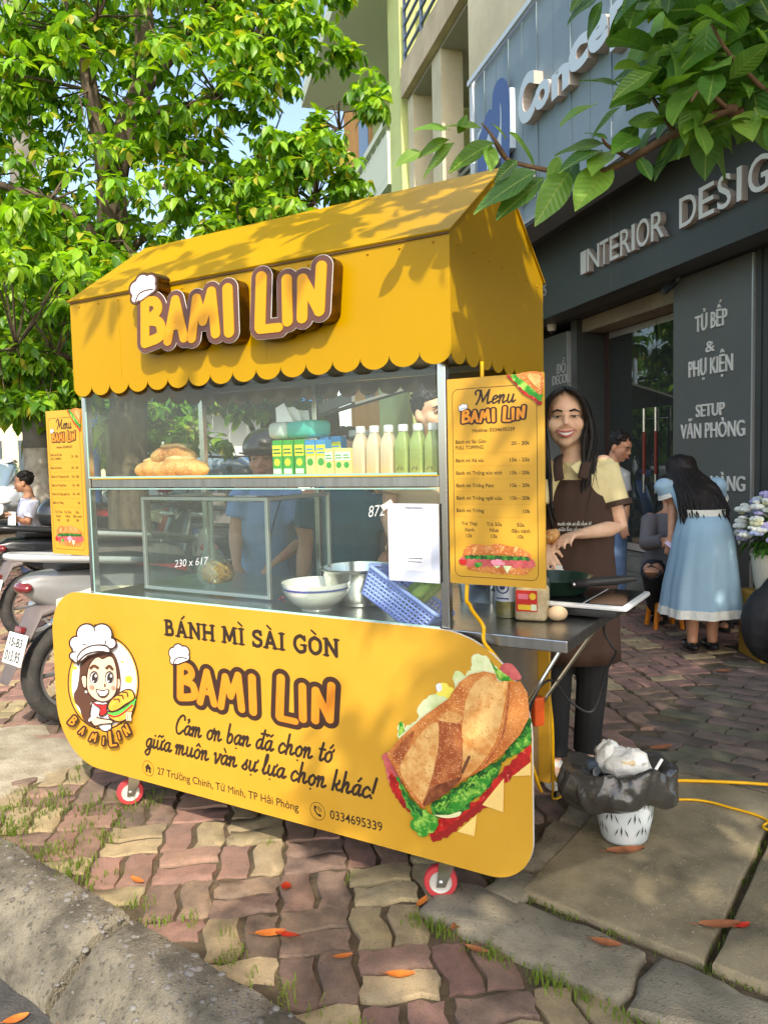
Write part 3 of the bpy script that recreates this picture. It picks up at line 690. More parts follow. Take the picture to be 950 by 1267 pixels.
skin_p = M('print_skin', S(252, 206, 172), .5); pink_p = M('print_blush', S(240, 140, 120), .5); hair_p = M('print_hair', S(92, 60, 46), .5); orange_p = M('print_orange', S(244, 160, 56), .5, col2=S(250, 186, 80), nscale=30); green_p = M('print_green', S(90, 200, 80), .5); red_p = M('print_red', S(206, 44, 44), .5)
def rag(pts, amp, seed, n=5):
    """turns straight edges into a ruffled outline"""
    rn = random.Random(seed); out = []
    for i in range(len(pts)):
        p, q = pts[i], pts[(i + 1) % len(pts)]; L = math.hypot(q[0] - p[0], q[1] - p[1]); k = max(1, int(L / (amp * 2.2)))
        for j in range(k):
            t = j / k; e = amp * rn.uniform(.3, 1) * (1 if j % 2 else -.5); out.append((p[0] + (q[0] - p[0]) * t + (q[1] - p[1]) / L * e, p[1] + (q[1] - p[1]) * t - (q[0] - p[0]) / L * e))
    return out
# sandwich photo on the front panel
z = Art(CF, PZ + .0004, zoomed(CF, 460, 790, 950 / 210, PZ))
B_ = BAG
z.poly([(725, 150), (765, 138), (800, 160), (838, 225), (760, 230), (720, 190)], B_['ham'], True)
z.poly(rag([(560, 185), (555, 130), (570, 88), (640, 95), (680, 150), (780, 232), (720, 245), (600, 260)], 8, 1), B_['letp'])
z.poly([(660, 110), (690, 160), (770, 215), (775, 235), (715, 235), (690, 190)], B_['let'], True)
z.poly(rag([(455, 200), (490, 180), (520, 210), (560, 170), (600, 180), (600, 300), (470, 320), (460, 250)], 9, 2), B_['letp'])
z.poly(rag([(365, 265), (400, 245), (470, 290), (440, 380), (370, 330)], 8, 3), M('print_yellow_leaf', S(240, 226, 90), .6)).poly([(360, 262), (385, 250), (395, 285), (370, 298)], white, True)
z.poly(rag([(250, 410), (275, 360), (340, 310), (420, 330), (440, 420), (280, 470)], 9, 4), B_['letp']).poly(rag([(150, 480), (165, 462), (185, 500), (280, 440), (300, 520), (150, 560)], 8, 5), B_['letp']).poly([(155, 470), (172, 462), (188, 520), (150, 548)], B_['let'])
z.poly(rag([(320, 1100), (380, 1010), (600, 900), (730, 740), (890, 592), (892, 690), (790, 770), (700, 860), (560, 985), (450, 1085), (345, 1140)], 12, 6), B_['red'])
z.poly(rag([(330, 1120), (420, 1060), (560, 960), (640, 890), (660, 930), (520, 1030), (440, 1100), (345, 1142)], 9, 16), M('print_deep_red', S(150, 34, 30), .5))
z.poly([(480, 1080), (590, 985), (576, 1106)], B_['cheese']).poly([(620, 930), (742, 780), (738, 972)], B_['cheese']).poly([(790, 770), (892, 690), (892, 765)], B_['cheese'])
z.poly(rag([(820, 505), (892, 440), (892, 590), (800, 650), (720, 690)], 10, 7), B_['dgreen']).poly(rag([(800, 600), (892, 520), (890, 580), (780, 665)], 9, 8), B_['let'])
z.poly(rag([(62, 650), (95, 636), (150, 740), (190, 860), (245, 990), (190, 950), (140, 880), (100, 800)], 8, 9), B_['ham'])
z.poly(rag([(105, 740), (150, 790), (200, 900), (240, 995), (170, 930), (105, 830)], 7, 19), B_['red'])
z.poly(rag([(330, 930), (480, 830), (640, 720), (725, 670), (720, 740), (640, 850), (560, 920), (500, 990), (420, 1000), (340, 980)], 13, 10), B_['dgreen'])
z.poly([(350, 985), (430, 985), (500, 965), (490, 992), (420, 1003)], M('print_egg', S(226, 222, 170), .5), True)
z.poly(rag([(345, 950), (480, 860), (600, 780), (700, 720), (640, 850), (560, 900), (480, 970), (380, 975)], 12, 11), B_['let'])
for i in range(26):
    rn = random.Random(300 + i); t = rn.random(); cx, cy = 360 + 340 * t + rn.uniform(-20, 20), 950 - 240 * t + rn.uniform(-20, 40)
    z.line([(cx - 12, cy + 8), (cx, cy - 8 + rn.uniform(-6, 6)), (cx + 14, cy + 4)], 4, B_['dgreen'] if i % 2 else M('print_lettuce_light', S(120, 186, 66), .6))
z.poly(rag([(150, 760), (175, 800), (230, 900), (290, 945), (380, 1000), (370, 1060), (290, 1105), (225, 1045), (245, 1000), (190, 890)], 10, 12), B_['let']).poly([(160, 780), (200, 860), (290, 950), (300, 1000), (250, 970), (190, 880)], B_['dgreen'])
z.poly([(95, 640), (180, 540), (300, 430), (440, 330), (500, 240), (560, 195), (640, 178), (700, 192), (715, 235), (775, 238), (840, 232), (880, 300), (892, 430), (840, 530), (740, 640), (640, 720), (520, 785), (420, 862), (292, 944), (230, 870), (150, 740)], B_['crust'])
z.poly([(200, 650), (280, 530), (350, 468), (385, 480), (382, 600), (350, 760), (296, 900), (225, 830), (170, 730)], B_['crumb'], True)
z.poly([(130, 640), (180, 570), (250, 510), (200, 640), (165, 700)], B_['dark'], True)
z.poly([(390, 450), (440, 400), (520, 430), (480, 470)], B_['crumb'], True)
z.poly([(525, 420), (555, 290), (620, 215), (670, 195), (715, 235), (770, 242), (745, 400), (705, 560), (625, 690), (525, 770), (512, 600)], B_['crumb'], True)
z.poly([(388, 452), (440, 462), (508, 470), (522, 560), (514, 770), (430, 850), (292, 940), (352, 760), (386, 600)], B_['dark'])
z.poly([(300, 930), (350, 830), (440, 790), (515, 770), (430, 855)], M('print_burnt', S(92, 40, 18), .6, col2=S(150, 84, 50), nscale=40), True)
z.line([(518, 740), (540, 690), (556, 655)], 9, M('print_slit', S(110, 70, 40), .6)).line([(780, 245), (768, 400), (735, 560), (650, 690)], 5, B_['dark'])
z.build('sandwich_print', panel)
# chef emblem
e = Art(CF, PZ + .0004, zoomed(CF, 70, 750, 950 / 150 if False else 760 / 120, PZ))
e.poly(circle(368, 600, 281, 48, 372), brown).poly(circle(368, 600, 270, 48, 361), orange_p).poly(circle(375, 600, 254, 48, 350), white)
for cx, cy, r in ((567, 575, 30), (148, 485, 15), (518, 438, 10), (130, 580, 5), (590, 690, 8)): e.poly(circle(cx, cy, r, 16), M('print_dot', S(244, 186, 60), .5))
hairb = [(190, 460), (180, 560), (165, 640), (140, 690), (150, 755), (185, 800), (215, 890), (290, 950), (340, 920), (300, 820), (270, 760), (330, 740), (480, 700), (508, 610), (500, 500), (470, 400), (430, 360), (300, 345), (220, 400)]
e.poly(hairb, hair_p, True)
e.poly([(300, 742), (420, 758), (440, 960), (380, 985), (330, 950), (265, 880), (270, 790)], brown, True).poly([(305, 752), (412, 768), (430, 950), (380, 975), (335, 940), (278, 875), (282, 795)], white, True)
e.poly([(196, 560), (214, 535), (240, 545), (240, 640), (214, 640)], brown, True).poly([(204, 563), (218, 547), (236, 556), (236, 628), (218, 628)], skin_p, True).poly(circle(238, 668, 14, 12), brown).poly(circle(238, 670, 10, 12), white)
e.poly([(478, 590), (498, 570), (502, 620), (485, 645)], skin_p, True)
e.poly([(240, 560), (255, 470), (300, 405), (340, 395), (368, 410), (420, 385), (452, 400), (478, 470), (488, 570), (480, 670), (440, 730), (380, 756), (320, 742), (262, 695), (240, 630)], brown, True)
e.poly([(250, 560), (265, 475), (305, 415), (340, 402), (368, 416), (420, 395), (448, 410), (470, 475), (479, 570), (471, 664), (434, 720), (380, 743), (322, 730), (270, 686), (250, 630)], skin_p, True)
for cx in (303, 425):
    e.poly(circle(cx, 560, 36, 20, 54), brown).poly(circle(cx + 2, 565, 30, 20, 47), white).poly(circle(cx + 6, 562, 24, 18, 42), M('print_iris', S(58, 46, 42), .5)).poly(circle(cx + 14, 545, 8, 10, 12), white).poly(circle(cx - 2, 585, 5, 8), white)
e.line([(280, 482), (305, 464), (335, 480)], 11, hair_p).line([(405, 482), (428, 466), (450, 490)], 11, hair_p)
e.poly(circle(290, 632, 20, 14, 17), pink_p).poly(circle(458, 636, 17, 14, 17), pink_p).line([(388, 605), (396, 618), (388, 625)], 4, brown)
e.poly([(322, 645), (372, 655), (425, 648), (418, 690), (385, 715), (345, 702)], brown, True).poly([(331, 653), (372, 663), (418, 656), (411, 684), (382, 700), (350, 690)], white, True).line([(335, 678), (375, 688), (412, 678)], 2.2, brown)
e.poly([(302, 742), (330, 760), (385, 765), (418, 758), (412, 800), (420, 830), (375, 862), (345, 850), (352, 800), (310, 770)], brown, True).poly([(310, 748), (335, 768), (385, 773), (408, 768), (403, 800), (408, 826), (375, 850), (356, 842), (362, 795), (318, 768)], red_p, True)
e.poly([(275, 880), (300, 850), (360, 870), (440, 880), (470, 905), (440, 920), (370, 925), (310, 940)], brown, True).poly([(288, 884), (305, 862), (360, 880), (435, 890), (455, 904), (435, 910), (365, 916), (318, 928)], skin_p, True)
e.line([(276, 890), (300, 862), (330, 852)], 9, white)
bun = [(418, 790), (440, 730), (500, 680), (560, 645), (610, 648), (636, 690), (630, 730), (560, 770), (500, 810), (450, 825)]
e.poly([(430, 850), (520, 820), (630, 720), (628, 800), (590, 870), (530, 905), (470, 900), (430, 870)], brown, True).poly([(440, 850), (520, 830), (620, 745), (618, 795), (580, 860), (525, 893), (475, 888), (440, 866)], orange_p, True)
e.poly(rag([(418, 815), (500, 820), (580, 765), (638, 705), (636, 745), (580, 820), (500, 855), (425, 850)], 9, 31), green_p)
e.line([(430, 845), (470, 860), (520, 845), (580, 800), (612, 770)], 7, red_p).line([(420, 818), (470, 822), (560, 778), (634, 712)], 5, brown)
e.poly(bun, brown, True).poly([(428, 788), (448, 737), (504, 690), (560, 656), (604, 658), (624, 692), (620, 722), (556, 760), (498, 800), (452, 813)], orange_p, True)
for a_, b_ in (((470, 725), (515, 745)), ((500, 692), (545, 722)), ((540, 668), (580, 700))): e.line([a_, ((a_[0] + b_[0]) / 2 + 14, (a_[1] + b_[1]) / 2 - 12), b_], 5, brown)
for hx in (575, 592, 606): e.line([(hx, 885), (hx - 4, 850), (hx + 2, 825)], 9, brown).line([(hx, 885), (hx - 4, 850), (hx + 2, 826)], 6, skin_p)
HP = [([(182, 285)], 48), ([(262, 212)], 72), ([(380, 214)], 74), ([(450, 285)], 36), ([(160, 385)], 26), ([(215, 330), (400, 280)], 60), ([(190, 400), (250, 350)], 34)]
HP = [(l if len(l) > 1 else [l[0], (l[0][0] + .5, l[0][1])], r) for l, r in HP]
e.blob(HP, brown, 13, 5).blob(HP, white, 0, 5)
e.poly([(185, 440), (190, 380), (240, 325), (320, 295), (420, 300), (452, 360), (360, 355), (270, 375), (220, 415), (200, 460)], brown, True).poly([(195, 420), (200, 385), (245, 337), (320, 307), (412, 312), (438, 350), (360, 342), (265, 362), (215, 400)], white, True)
e.line([(330, 140), (322, 165), (326, 185)], 5, brown).line([(232, 290), (262, 300)], 4, brown).line([(415, 265), (408, 290)], 4, brown).line([(160, 350), (180, 352)], 4, brown)
import itertools
GL = BAMI + LIN; LP = [(158, 890, 38, 78), (232, 965, 30, 66), (318, 1015, 16, 72), (398, 1045, 4, 62), (468, 1030, -10, 108), (520, 1005, -16, 66), (582, 965, -30, 86)]
pr = []
for g, (cx, cy, ang, h) in zip(GL, LP):
    xs = [p[0] for l, r in g for p in l]; mx_ = (min(xs) + max(xs)) / 2; ca_, sa_ = math.cos(R_(ang)), math.sin(R_(ang)); kk = h / .95
    f = lambda p: (cx + ((p[0] - mx_) * ca_ * kk * 1.0 + (p[1] - .5) * kk * sa_), cy + ((p[0] - mx_) * sa_ * kk - (p[1] - .5) * ca_ * kk))
    pr.append([([f(p) for p in l], r * kk * .9) for l, r in g])
e.blob([q for g in pr for q in g], brown, 13, 4)
for g in pr: e.blob(g, leto, -1, 2.5)
e.build('chef_emblem', panel)

# -- lettering on the front panel
def chars(s_):
    for ch in s_:
        d = unicodedata.normalize('NFD', ch); yield d[0], d[1:]
SC_ = {  # handwriting strokes, x-height 1
 'C': (1.05, [[(.95, 1.55), (.9, 1.9), (.6, 2), (.25, 1.5), (.12, .7), (.3, .08), (.6, .02), (.98, .45)]]),
 'a': (.86, [[(.62, .86), (.42, 1), (.14, .72), (.1, .28), (.28, .02), (.52, .3), (.64, .95)], [(.64, .98), (.6, .3), (.7, .03), (.92, .25)]]),
 'm': (1.22, [[(-.02, .7), (.1, 1), (.18, .8), (.15, .0)], [(.16, .45), (.36, 1), (.5, .85), (.46, 0)], [(.48, .45), (.7, 1), (.84, .85), (.8, .25), (.92, .03), (1.14, .25)]]),
 'n': (.92, [[(-.02, .7), (.1, 1), (.18, .8), (.15, .0)], [(.16, .45), (.4, 1), (.55, .85), (.5, .25), (.62, .03), (.86, .25)]]),
 'o': (.78, [[(.4, 1), (.12, .7), (.12, .22), (.35, 0), (.6, .3), (.58, .8), (.38, 1)]]),
 'b': (.78, [[(.12, 1.95), (.1, .3), (.28, 0), (.56, .25), (.56, .75), (.36, .98), (.12, .6)]]),
 'đ': (.9, [[(.62, .86), (.42, 1), (.14, .72), (.1, .28), (.28, .02), (.52, .3), (.64, .95)], [(.7, 1.95), (.62, .3), (.72, .03), (.94, .25)], [(.4, 1.55), (.95, 1.55)]]),
 'c': (.72, [[(.6, .78), (.4, 1), (.14, .72), (.1, .28), (.32, 0), (.72, .3)]]),
 'h': (.92, [[(.14, 1.95), (.1, .0)], [(.12, .45), (.38, 1), (.54, .85), (.5, .25), (.62, .03), (.86, .25)]]),
 't': (.56, [[(.26, 1.7), (.18, .3), (.3, .02), (.54, .25)], [(.02, 1.1), (.5, 1.1)]]),
 'g': (.84, [[(.62, .86), (.42, 1), (.14, .72), (.1, .28), (.28, .02), (.52, .3), (.64, .95)], [(.64, .98), (.6, -.4), (.4, -.85), (.12, -.7), (.2, -.35), (.84, .2)]]),
 'i': (.44, [[(.12, .98), (.1, .3), (.2, .03), (.44, .25)], [(.15, 1.42), (.16, 1.45)]]),
 'ı': (.44, [[(.12, .98), (.1, .3), (.2, .03), (.44, .25)]]),
 'u': (.9, [[(.1, .98), (.1, .28), (.28, .02), (.52, .35), (.6, .98)], [(.6, .98), (.58, .3), (.68, .03), (.9, .25)]]),
 'v': (.76, [[(.02, .85), (.14, 1), (.26, .05), (.34, .05), (.6, .7), (.58, .98), (.76, .95)]]),
 's': (.66, [[(.02, .2), (.4, .9), (.42, 1.02), (.36, .7), (.5, .3), (.36, .02), (.1, .1)]]),
 'l': (.5, [[(.02, .3), (.3, 1.4), (.3, 1.95), (.16, 1.8), (.12, .3), (.24, .02), (.48, .25)]]),
 'k': (.82, [[(.14, 1.95), (.1, 0)], [(.55, 1), (.5, .68), (.14, .5)], [(.3, .55), (.52, .08), (.82, .22)]]),
 'e': (.7, [[(.1, .45), (.5, .62), (.44, .96), (.2, .85), (.1, .35), (.3, .02), (.7, .3)]]),
 'M': (1.7, [[(-.15, 1.2), (-.25, 1.55), (.05, 1.75), (.3, 1.4), (.28, .6), (.1, .0)], [(.32, 1.7), (.75, .3)], [(.75, .3), (1.22, 1.72)], [(1.22, 1.72), (1.24, .5), (1.36, .04), (1.62, .25)]]),
 '!': (.4, [[(.24, 1.95), (.16, .55)], [(.12, .06), (.13, .08)]]), ' ': (.5, [])}
DIA = {'\u0301': [[(.02, .1), (.22, .45)]], '\u0300': [[(-.18, .45), (.04, .1)]], '\u0309': [[(-.1, .4), (.06, .5), (.12, .3), (0, .18), (0, .08)]], '\u0303': [[(-.28, .15), (-.12, .36), (.1, .18), (.28, .4)]], '\u0302': [[(-.2, .08), (0, .38), (.2, .08)]], '\u0306': [[(-.2, .35), (0, .1), (.2, .35)]], '\u0323': [[(0, -1.62), (.01, -1.6)]], '\u031b': [[(.28, -.3), (.46, -.12), (.46, .02)]]}
def script_strokes(s_, r=.115, shear=.22, sub=SC_):
    x = 0; out = []
    for ch, dia in chars(s_):
        g = 'ı' if ch == 'i' and any(d in DIA for d in dia if d != '\u0323') else ch
        adv, st = sub.get(g, sub[' '])
        for l in st: out.append(([(x + p[0] + shear * p[1], p[1]) for p in (catmull(l, 4) if len(l) > 2 else l)], r))
        stk = 0
        for d in sorted(dia, key=lambda d: d != '\u0302'):
            cx = x + (.36 if adv < 1 else .5); y_ = 1.22 if d not in ('\u0323', '\u031b') else 1.22
            dx = 0
            if d in ('\u0301', '\u0300', '\u0309') and stk: dx, y_ = .32, 1.5
            if d == '\u0302': stk = 1
            if d == '\u031b' : cx = x + adv - .52
            for l in DIA[d]: out.append(([(cx + dx + p[0] + shear * (p[1] + y_), p[1] + y_) for p in l], r * .8))
        x += adv
    return out, x
SLAB = {}
def _sl(adv, st, se): return adv, [(l, .105) for l in st] + [(l, .06) for l in se]
def ser(*xy): return [[(x - w_, y), (x + w_, y)] for x, y, w_ in xy]
SLAB['B'] = _sl(.86, [[(.2, .06), (.2, .94)], catmull([(.2, .94), (.52, .9), (.55, .62), (.22, .53)]), catmull([(.22, .53), (.6, .48), (.62, .12), (.2, .06)])], ser((.14, .05, .1), (.14, .95, .1)))
SLAB['A'] = _sl(.98, [[(.2, .06), (.48, .95)], [(.48, .95), (.78, .06)], [(.32, .33), (.66, .33)]], ser((.18, .05, .14), (.8, .05, .14)))
SLAB['N'] = _sl(1.0, [[(.2, .06), (.2, .94)], [(.2, .94), (.78, .06)], [(.78, .06), (.78, .94)]], ser((.18, .05, .14), (.16, .95, .12), (.8, .95, .14)))
SLAB['H'] = _sl(1.0, [[(.2, .06), (.2, .94)], [(.78, .06), (.78, .94)], [(.2, .5), (.78, .5)]], ser((.2, .05, .15), (.2, .95, .15), (.78, .05, .15), (.78, .95, .15)))
SLAB['M'] = _sl(1.16, [[(.2, .06), (.24, .94)], [(.24, .94), (.56, .2)], [(.56, .2), (.88, .94)], [(.88, .94), (.94, .06)]], ser((.18, .05, .14), (.96, .05, .14), (.18, .95, .12), (.96, .95, .12)))
SLAB['I'] = _sl(.5, [[(.24, .06), (.24, .94)]], ser((.24, .05, .16), (.24, .95, .16)))
SLAB['S'] = _sl(.76, [catmull([(.62, .76), (.48, .93), (.2, .86), (.16, .66), (.38, .52), (.62, .4), (.6, .16), (.34, .05), (.12, .18)])], [[(.64, .74), (.64, .95)], [(.11, .04), (.11, .3)]])
SLAB['G'] = _sl(.92, [catmull([(.74, .78), (.5, .95), (.2, .76), (.15, .36), (.4, .05), (.74, .14), (.74, .42)])], [[(.52, .44), (.86, .44)], [(.76, .7), (.76, .95)]])
SLAB['O'] = _sl(.94, [catmull([(.46, .94), (.18, .74), (.18, .26), (.46, .05), (.76, .26), (.76, .74), (.46, .94)])], [])
SLAB[' '] = (.42, [])
def slab_strokes(s_):
    x = 0; out = []
    for ch, dia in chars(s_):
        adv, st = SLAB[ch]
        for l, r in st: out.append(([(x + p[0], p[1]) for p in l], r))
        for d in dia:
            for l in DIA[d]: out.append(([(x + adv / 2 + p[0] * 1.1, 1.08 + p[1] * .55) for p in l], .06))
        x += adv
    return out, x
def place_line(fr, c, p0, p1, hgt, strokes, width):
    """maps a line of strokes (unit height, total width) onto the span p0 -> p1 of the photo"""
    a0, b0 = fr.px(*p0, c); a1, b1 = fr.px(*p1, c); k = (a1 - a0) / width
    return lambda p: (a0 + p[0] * k, b0 + (b1 - b0) * p[0] / width + p[1] * hgt)
ink = M('print_ink', S(52, 38, 28), .5)
C1 = PZ + .0006
mb = MB(); st, W_ = slab_strokes('BÁNH MÌ SÀI GÒN')
put_region(mb, CF, st, 0, C1, 0, 0, place_line(CF, PZ, (203.5, 786), (421, 814), .056, st, W_), .02)
mb.build('lettering', ink, panel)
mb = MB()
a0, b0 = CF.px(217, 871, PZ); a1, b1 = CF.px(417, 899, PZ); kx2 = (a1 - a0) / 3.9
logo(mb, CF, lambda p: (a0 + (p[0] + .02) * kx2, b0 + .012 + p[1] * .143), C1, 0, 1, 2, .1)
mb.build('word_mark', [leto, brown, white], panel)
for s_, p0, p1, h in (('Cảm ơn bạn đã chọn tớ', (216, 907), (411, 944), .034), ('giữa muôn vàn sự lựa chọn khác!', (180, 924), (463, 989.5), .034)):
    st, W_ = script_strokes(s_); mb = MB(); put_region(mb, CF, st, 0, C1, 0, 0, place_line(CF, PZ, p0, p1, h, st, W_), .03); mb.build('lettering', ink, panel)
mb = MB()
for s_, p0, p1, h in (('27 Trường Chinh, Tứ Minh, TP Hải Phòng', (195, 958), (373, 1005), .027), ('0334695339', (408.5, 1013), (474, 1029.5), .029)):
    a0, b0 = CF.px(*p0, PZ); a1, b1 = CF.px(*p1, PZ); sl_ = (b1 - b0) / (a1 - a0); xs_ = (a1 - a0) / text(MB(), CF, s_, 0, 0, None, h); x_ = a0
    i_ = s_.find('M'); segs = [(s_, .008)] if i_ < 0 else [(s_[:i_ - 1], .008), ('M', 0.0), (s_[i_ + 1:], .008)]
    for k_, (g_, bo) in enumerate(segs):
        x_ += (0, .0125, .0035)[k_]; x_ += text(mb, CF, g_, x_, b0 + (x_ - a0) * sl_, None, h, C1, bold=bo, slope=sl_, xs=xs_ * .985)
for cx, cy in ((183.5, 951), (393, 1004)):
    a0, b0 = CF.px(cx, cy, PZ); mb.poly(CF, [[(a0 + x, b0 + y) for x, y in circle(0, 0, .029, 28)], [(a0 + x, b0 + y) for x, y in circle(0, 0, .0272, 28)][::-1]], C1)
    if cx < 200: mb.poly(CF, [[(a0 + x * .017, b0 + y * .017) for x, y in ((-.75, -.9), (-.2, -.9), (-.2, -.2), (.2, -.2), (.2, -.9), (.75, -.9), (.75, .05), (1.05, .05), (0, 1.05), (-1.05, .05), (-.75, .05))]], C1)
    else:
        put_region(mb, CF, [(catmull([(-.55, .75), (-.62, .2), (-.1, -.5), (.5, -.78)]), .14), ([(-.55, .75), (-.35, .6)], .2), ([(.35, -.6), (.6, -.7)], .2), (catmull([(.0, .5), (.35, .3), (.5, 0)]), .07), (catmull([(.05, .85), (.6, .6), (.85, .05)]), .07)], 0, C1, 0, 0, lambda p: (a0 + p[0] * .018, b0 + p[1] * .018), .04)
mb.build('lettering', ink, panel)

# -- menu boards hanging at the two front corners
def menu(fr, w_, h_, label):
    t = thing('menu_board', label, 'menu board', fr(w_ / 2, 0, 0), 'menu boards on the cart')
    bd = MB().poly(fr, [rrect(0, w_, 0, h_, .002, 2)], 0, .005).build('board', yel2, t)
    def mm(zx, zy):
        a_ = (zx - 42) / 538; tp = 88 - 46 * a_; bt = 1200 + 38 * a_; return (a_ * w_, (1 - (zy - tp) / (bt - tp)) * h_)
    c = .0006; mb = MB(); r1 = [(p[0] * w_, p[1] * h_) for p in rrect(.055, .935, .035, .955, .001, 1)]
    o = rrect(.055 * w_, .93 * w_, .035 * h_, .95 * h_, .018, 6); i = rrect(.055 * w_ + .0013, .93 * w_ - .0013, .035 * h_ + .0013, .95 * h_ - .0013, .0167, 6)
    mb.poly(fr, [o, i[::-1]], c)
    def tx(s_, zx, zy, hz, al='L', wz=None, bold=.008):
        a_, b_ = mm(zx, zy); text(mb, fr, s_, a_, b_, (wz / 538 * w_) if wz else None, hz / 1130 * h_, c, bold=bold, align=al)
    tx('Hotline: 0334695339', 187, 372, 20, wz=236)
    for s_, pr_, y0, y1 in (('Bánh mì Sài Gòn', '20 - 30k', 435, 437), ('Bánh mì Xá xíu', '15k - 25k', 536, 528), ('Bánh mì Trứng xúc xích', '15k - 20k', 604, 600), ('Bánh mì Trứng Pate', '15k - 20k', 672, 670), ('Bánh mì Trứng ngải cứu', '15k - 20k', 740, 741), ('Bánh mì Trứng', '10k', 808, 815)):
        tx(s_, 88, y0, 20, wz={'Bánh mì Sài Gòn': 176, 'Bánh mì Xá xíu': 160, 'Bánh mì Trứng xúc xích': 262, 'Bánh mì Trứng Pate': 215, 'Bánh mì Trứng ngải cứu': 260, 'Bánh mì Trứng': 158}[s_])
        tx(pr_, 503, y1, 20, 'R', wz=(40 if pr_ == '10k' else 108 if '15' in pr_ else 100))
    tx('FULL TOPPING', 88, 466, 20, wz=160)
    for ls, cx, y0 in ((('Trà Thái', 'Xanh', '12k'), 160, 882), (('Trà Sữa', 'Nhài', '12k'), 303, 886), (('Sữa', 'đậu nành', '10k'), 449, 890)):
        for k, l in enumerate(ls): tx(l, cx, y0 + 33 * k, 20, 'C')
    st, W_ = script_strokes('Menu', .1, .2); a0, b0 = mm(190, 222); a1, _ = mm(435, 222); kk = (a1 - a0) / (W_ + .5)
    put_region(mb, fr, st, 0, c, 0, 0, lambda p: (a0 + (p[0] + .3) * kk, b0 + p[1] * .021 * h_ / .543), .03)
    mb.build('lettering', ink, bd)
    mb = MB()
    for yy in (487, 558, 626, 695, 764, 833):
        a0, b0 = mm(90, yy); a1, b1 = mm(505, yy + 4)
        for k in range(24): mb.fbox(fr, a0 + (a1 - a0) * k / 24, a0 + (a1 - a0) * (k + .6) / 24, b0 - .0005, b0 + .0005, .0004, .0006)
    mb.build('dashed_rule', M('print_ochre', S(190, 130, 40), .5), bd)
    mb = MB(); a0, b0 = mm(122, 325); a1, _ = mm(492, 325); kk = (a1 - a0) / 3.98
    logo(mb, fr, lambda p: (a0 + p[0] * kk, b0 + p[1] * .036 * h_ / .543), c, 0, 1, 2, .1); mb.build('word_mark', [leto, brown, white], bd)
    g = Art(fr, c, mm)
    g.poly(rag([(125, 1085), (160, 1060), (300, 1060), (500, 1070), (512, 1120), (470, 1160), (300, 1150), (150, 1130)], 6, 50), B_['crust'])
    g.poly(rag([(92, 1075), (140, 1050), (500, 1060), (528, 1110), (480, 1120), (300, 1110), (120, 1105)], 9, 51), B_['ham']).poly(rag([(130, 1048), (300, 1050), (490, 1060), (500, 1078), (300, 1072), (130, 1066)], 6, 52), B_['dgreen'])
    g.poly(rag([(280, 1080), (330, 1070), (365, 1100), (300, 1105)], 5, 53), M('print_pink_ham', S(240, 150, 170), .6)).poly([(350, 1105), (400, 1110), (372, 1148)], B_['letp']).poly(rag([(190, 1090), (230, 1085), (225, 1110), (195, 1115)], 5, 54), B_['let']).poly([(300, 1105), (340, 1108), (315, 1122)], B_['letp']).poly(rag([(100, 1075), (140, 1070), (135, 1100), (105, 1098)], 5, 55), B_['red'])
    g.poly([(122, 1048), (140, 1005), (190, 985), (260, 992), (330, 985), (400, 1000), (470, 1018), (508, 1055), (440, 1052), (300, 1044), (180, 1044)], B_['crust'], True)
    for x_ in (180, 255, 335, 410): g.poly([(x_, 1035), (x_ + 10, 1005), (x_ + 26, 995), (x_ + 20, 1020)], B_['crumb'], True)
    g.poly([(380, 62), (430, 58), (571, 46), (571, 215), (555, 225), (520, 190), (470, 160), (430, 110)], B_['red']).poly(rag([(400, 62), (450, 60), (571, 150), (571, 205), (520, 175), (460, 130)], 8, 56), B_['let']).poly([(440, 57), (571, 46), (571, 165), (520, 130), (480, 95)], B_['crust'], True).poly([(500, 60), (560, 60), (560, 130), (520, 100)], B_['crumb'], True)
    g.build('sandwich_print', bd)
    return t
menu(Frame(CF(-.0145, .963, .0), CU, (0, 0, 1), CN), .266, .543, 'larger yellow menu board hanging beside the smiling vendor at the right corner of the cart')
menu(Frame(CF(-1.806, .956, -.09), CU, (0, 0, 1), CN), .212, .562, 'narrow yellow menu board hanging at the left corner of the cart above the scooters')
# ================================================================= goods on the shelf and the counter
def cw(u, z, v): return CF(-u, z, -v)
CR = Matrix((CU, -CN, Vec((0, 0, 1)))).transposed()        # local x along the cart, y to its back, z up
def up_at(u, z, v): return Frame(cw(u, z, v), CU, -CN)
bread = M('bread_crust', S(226, 178, 108), .65, col2=S(178, 104, 44), nscale=12, bump=.5, bscale=110, contrast=(.42, .66), detail=9, speck=(S(246, 222, 176), 120, .6, .7))
def loaf(u, z, v, L, r, rot, lab):
    mb = MB(); R = CR @ rotz(rot); pts = []; rs = []
    for i in range(15):
        t = i / 14 * 2 - 1; pts.append(cw(u, z + r * .78, v) + R @ Vec((t * L / 2, 0, .008 * math.cos(t * 2)))); rs.append(max(.004, r * (1 - abs(t) ** 3.2) ** .5) * (1 + .04 * math.sin(t * 9 + u * 30)))
    mb.tube(pts, rs, 16, flat=1.25, ref=(0, 0, 1)); o = mb.build('bread_loaf', bread, smooth=180)
    sc_ = MB(); q = [p + Vec((0, 0, rr * .99)) + R @ Vec((0, .006 * math.sin(i * .8), 0)) for i, (p, rr) in enumerate(zip(pts, rs))][3:12]
    sc_.tube(q, [.003] + [.010] * 7 + [.003], 6, flat=1.5); sc_.build('score_mark', M('bread_score', S(240, 206, 150), .7, col2=S(214, 160, 96), nscale=30), o, smooth=180)
    return tag(o, lab, 'bread', 'bread loaves on the shelf')
loaf(1.335, 1.2535, .2, .21, .031, -.12, 'golden bread loaf at the left end of the shelf, lower layer')
loaf(1.16, 1.2535, .16, .26, .033, .06, 'long golden bread loaf lying in front of the pile on the shelf')
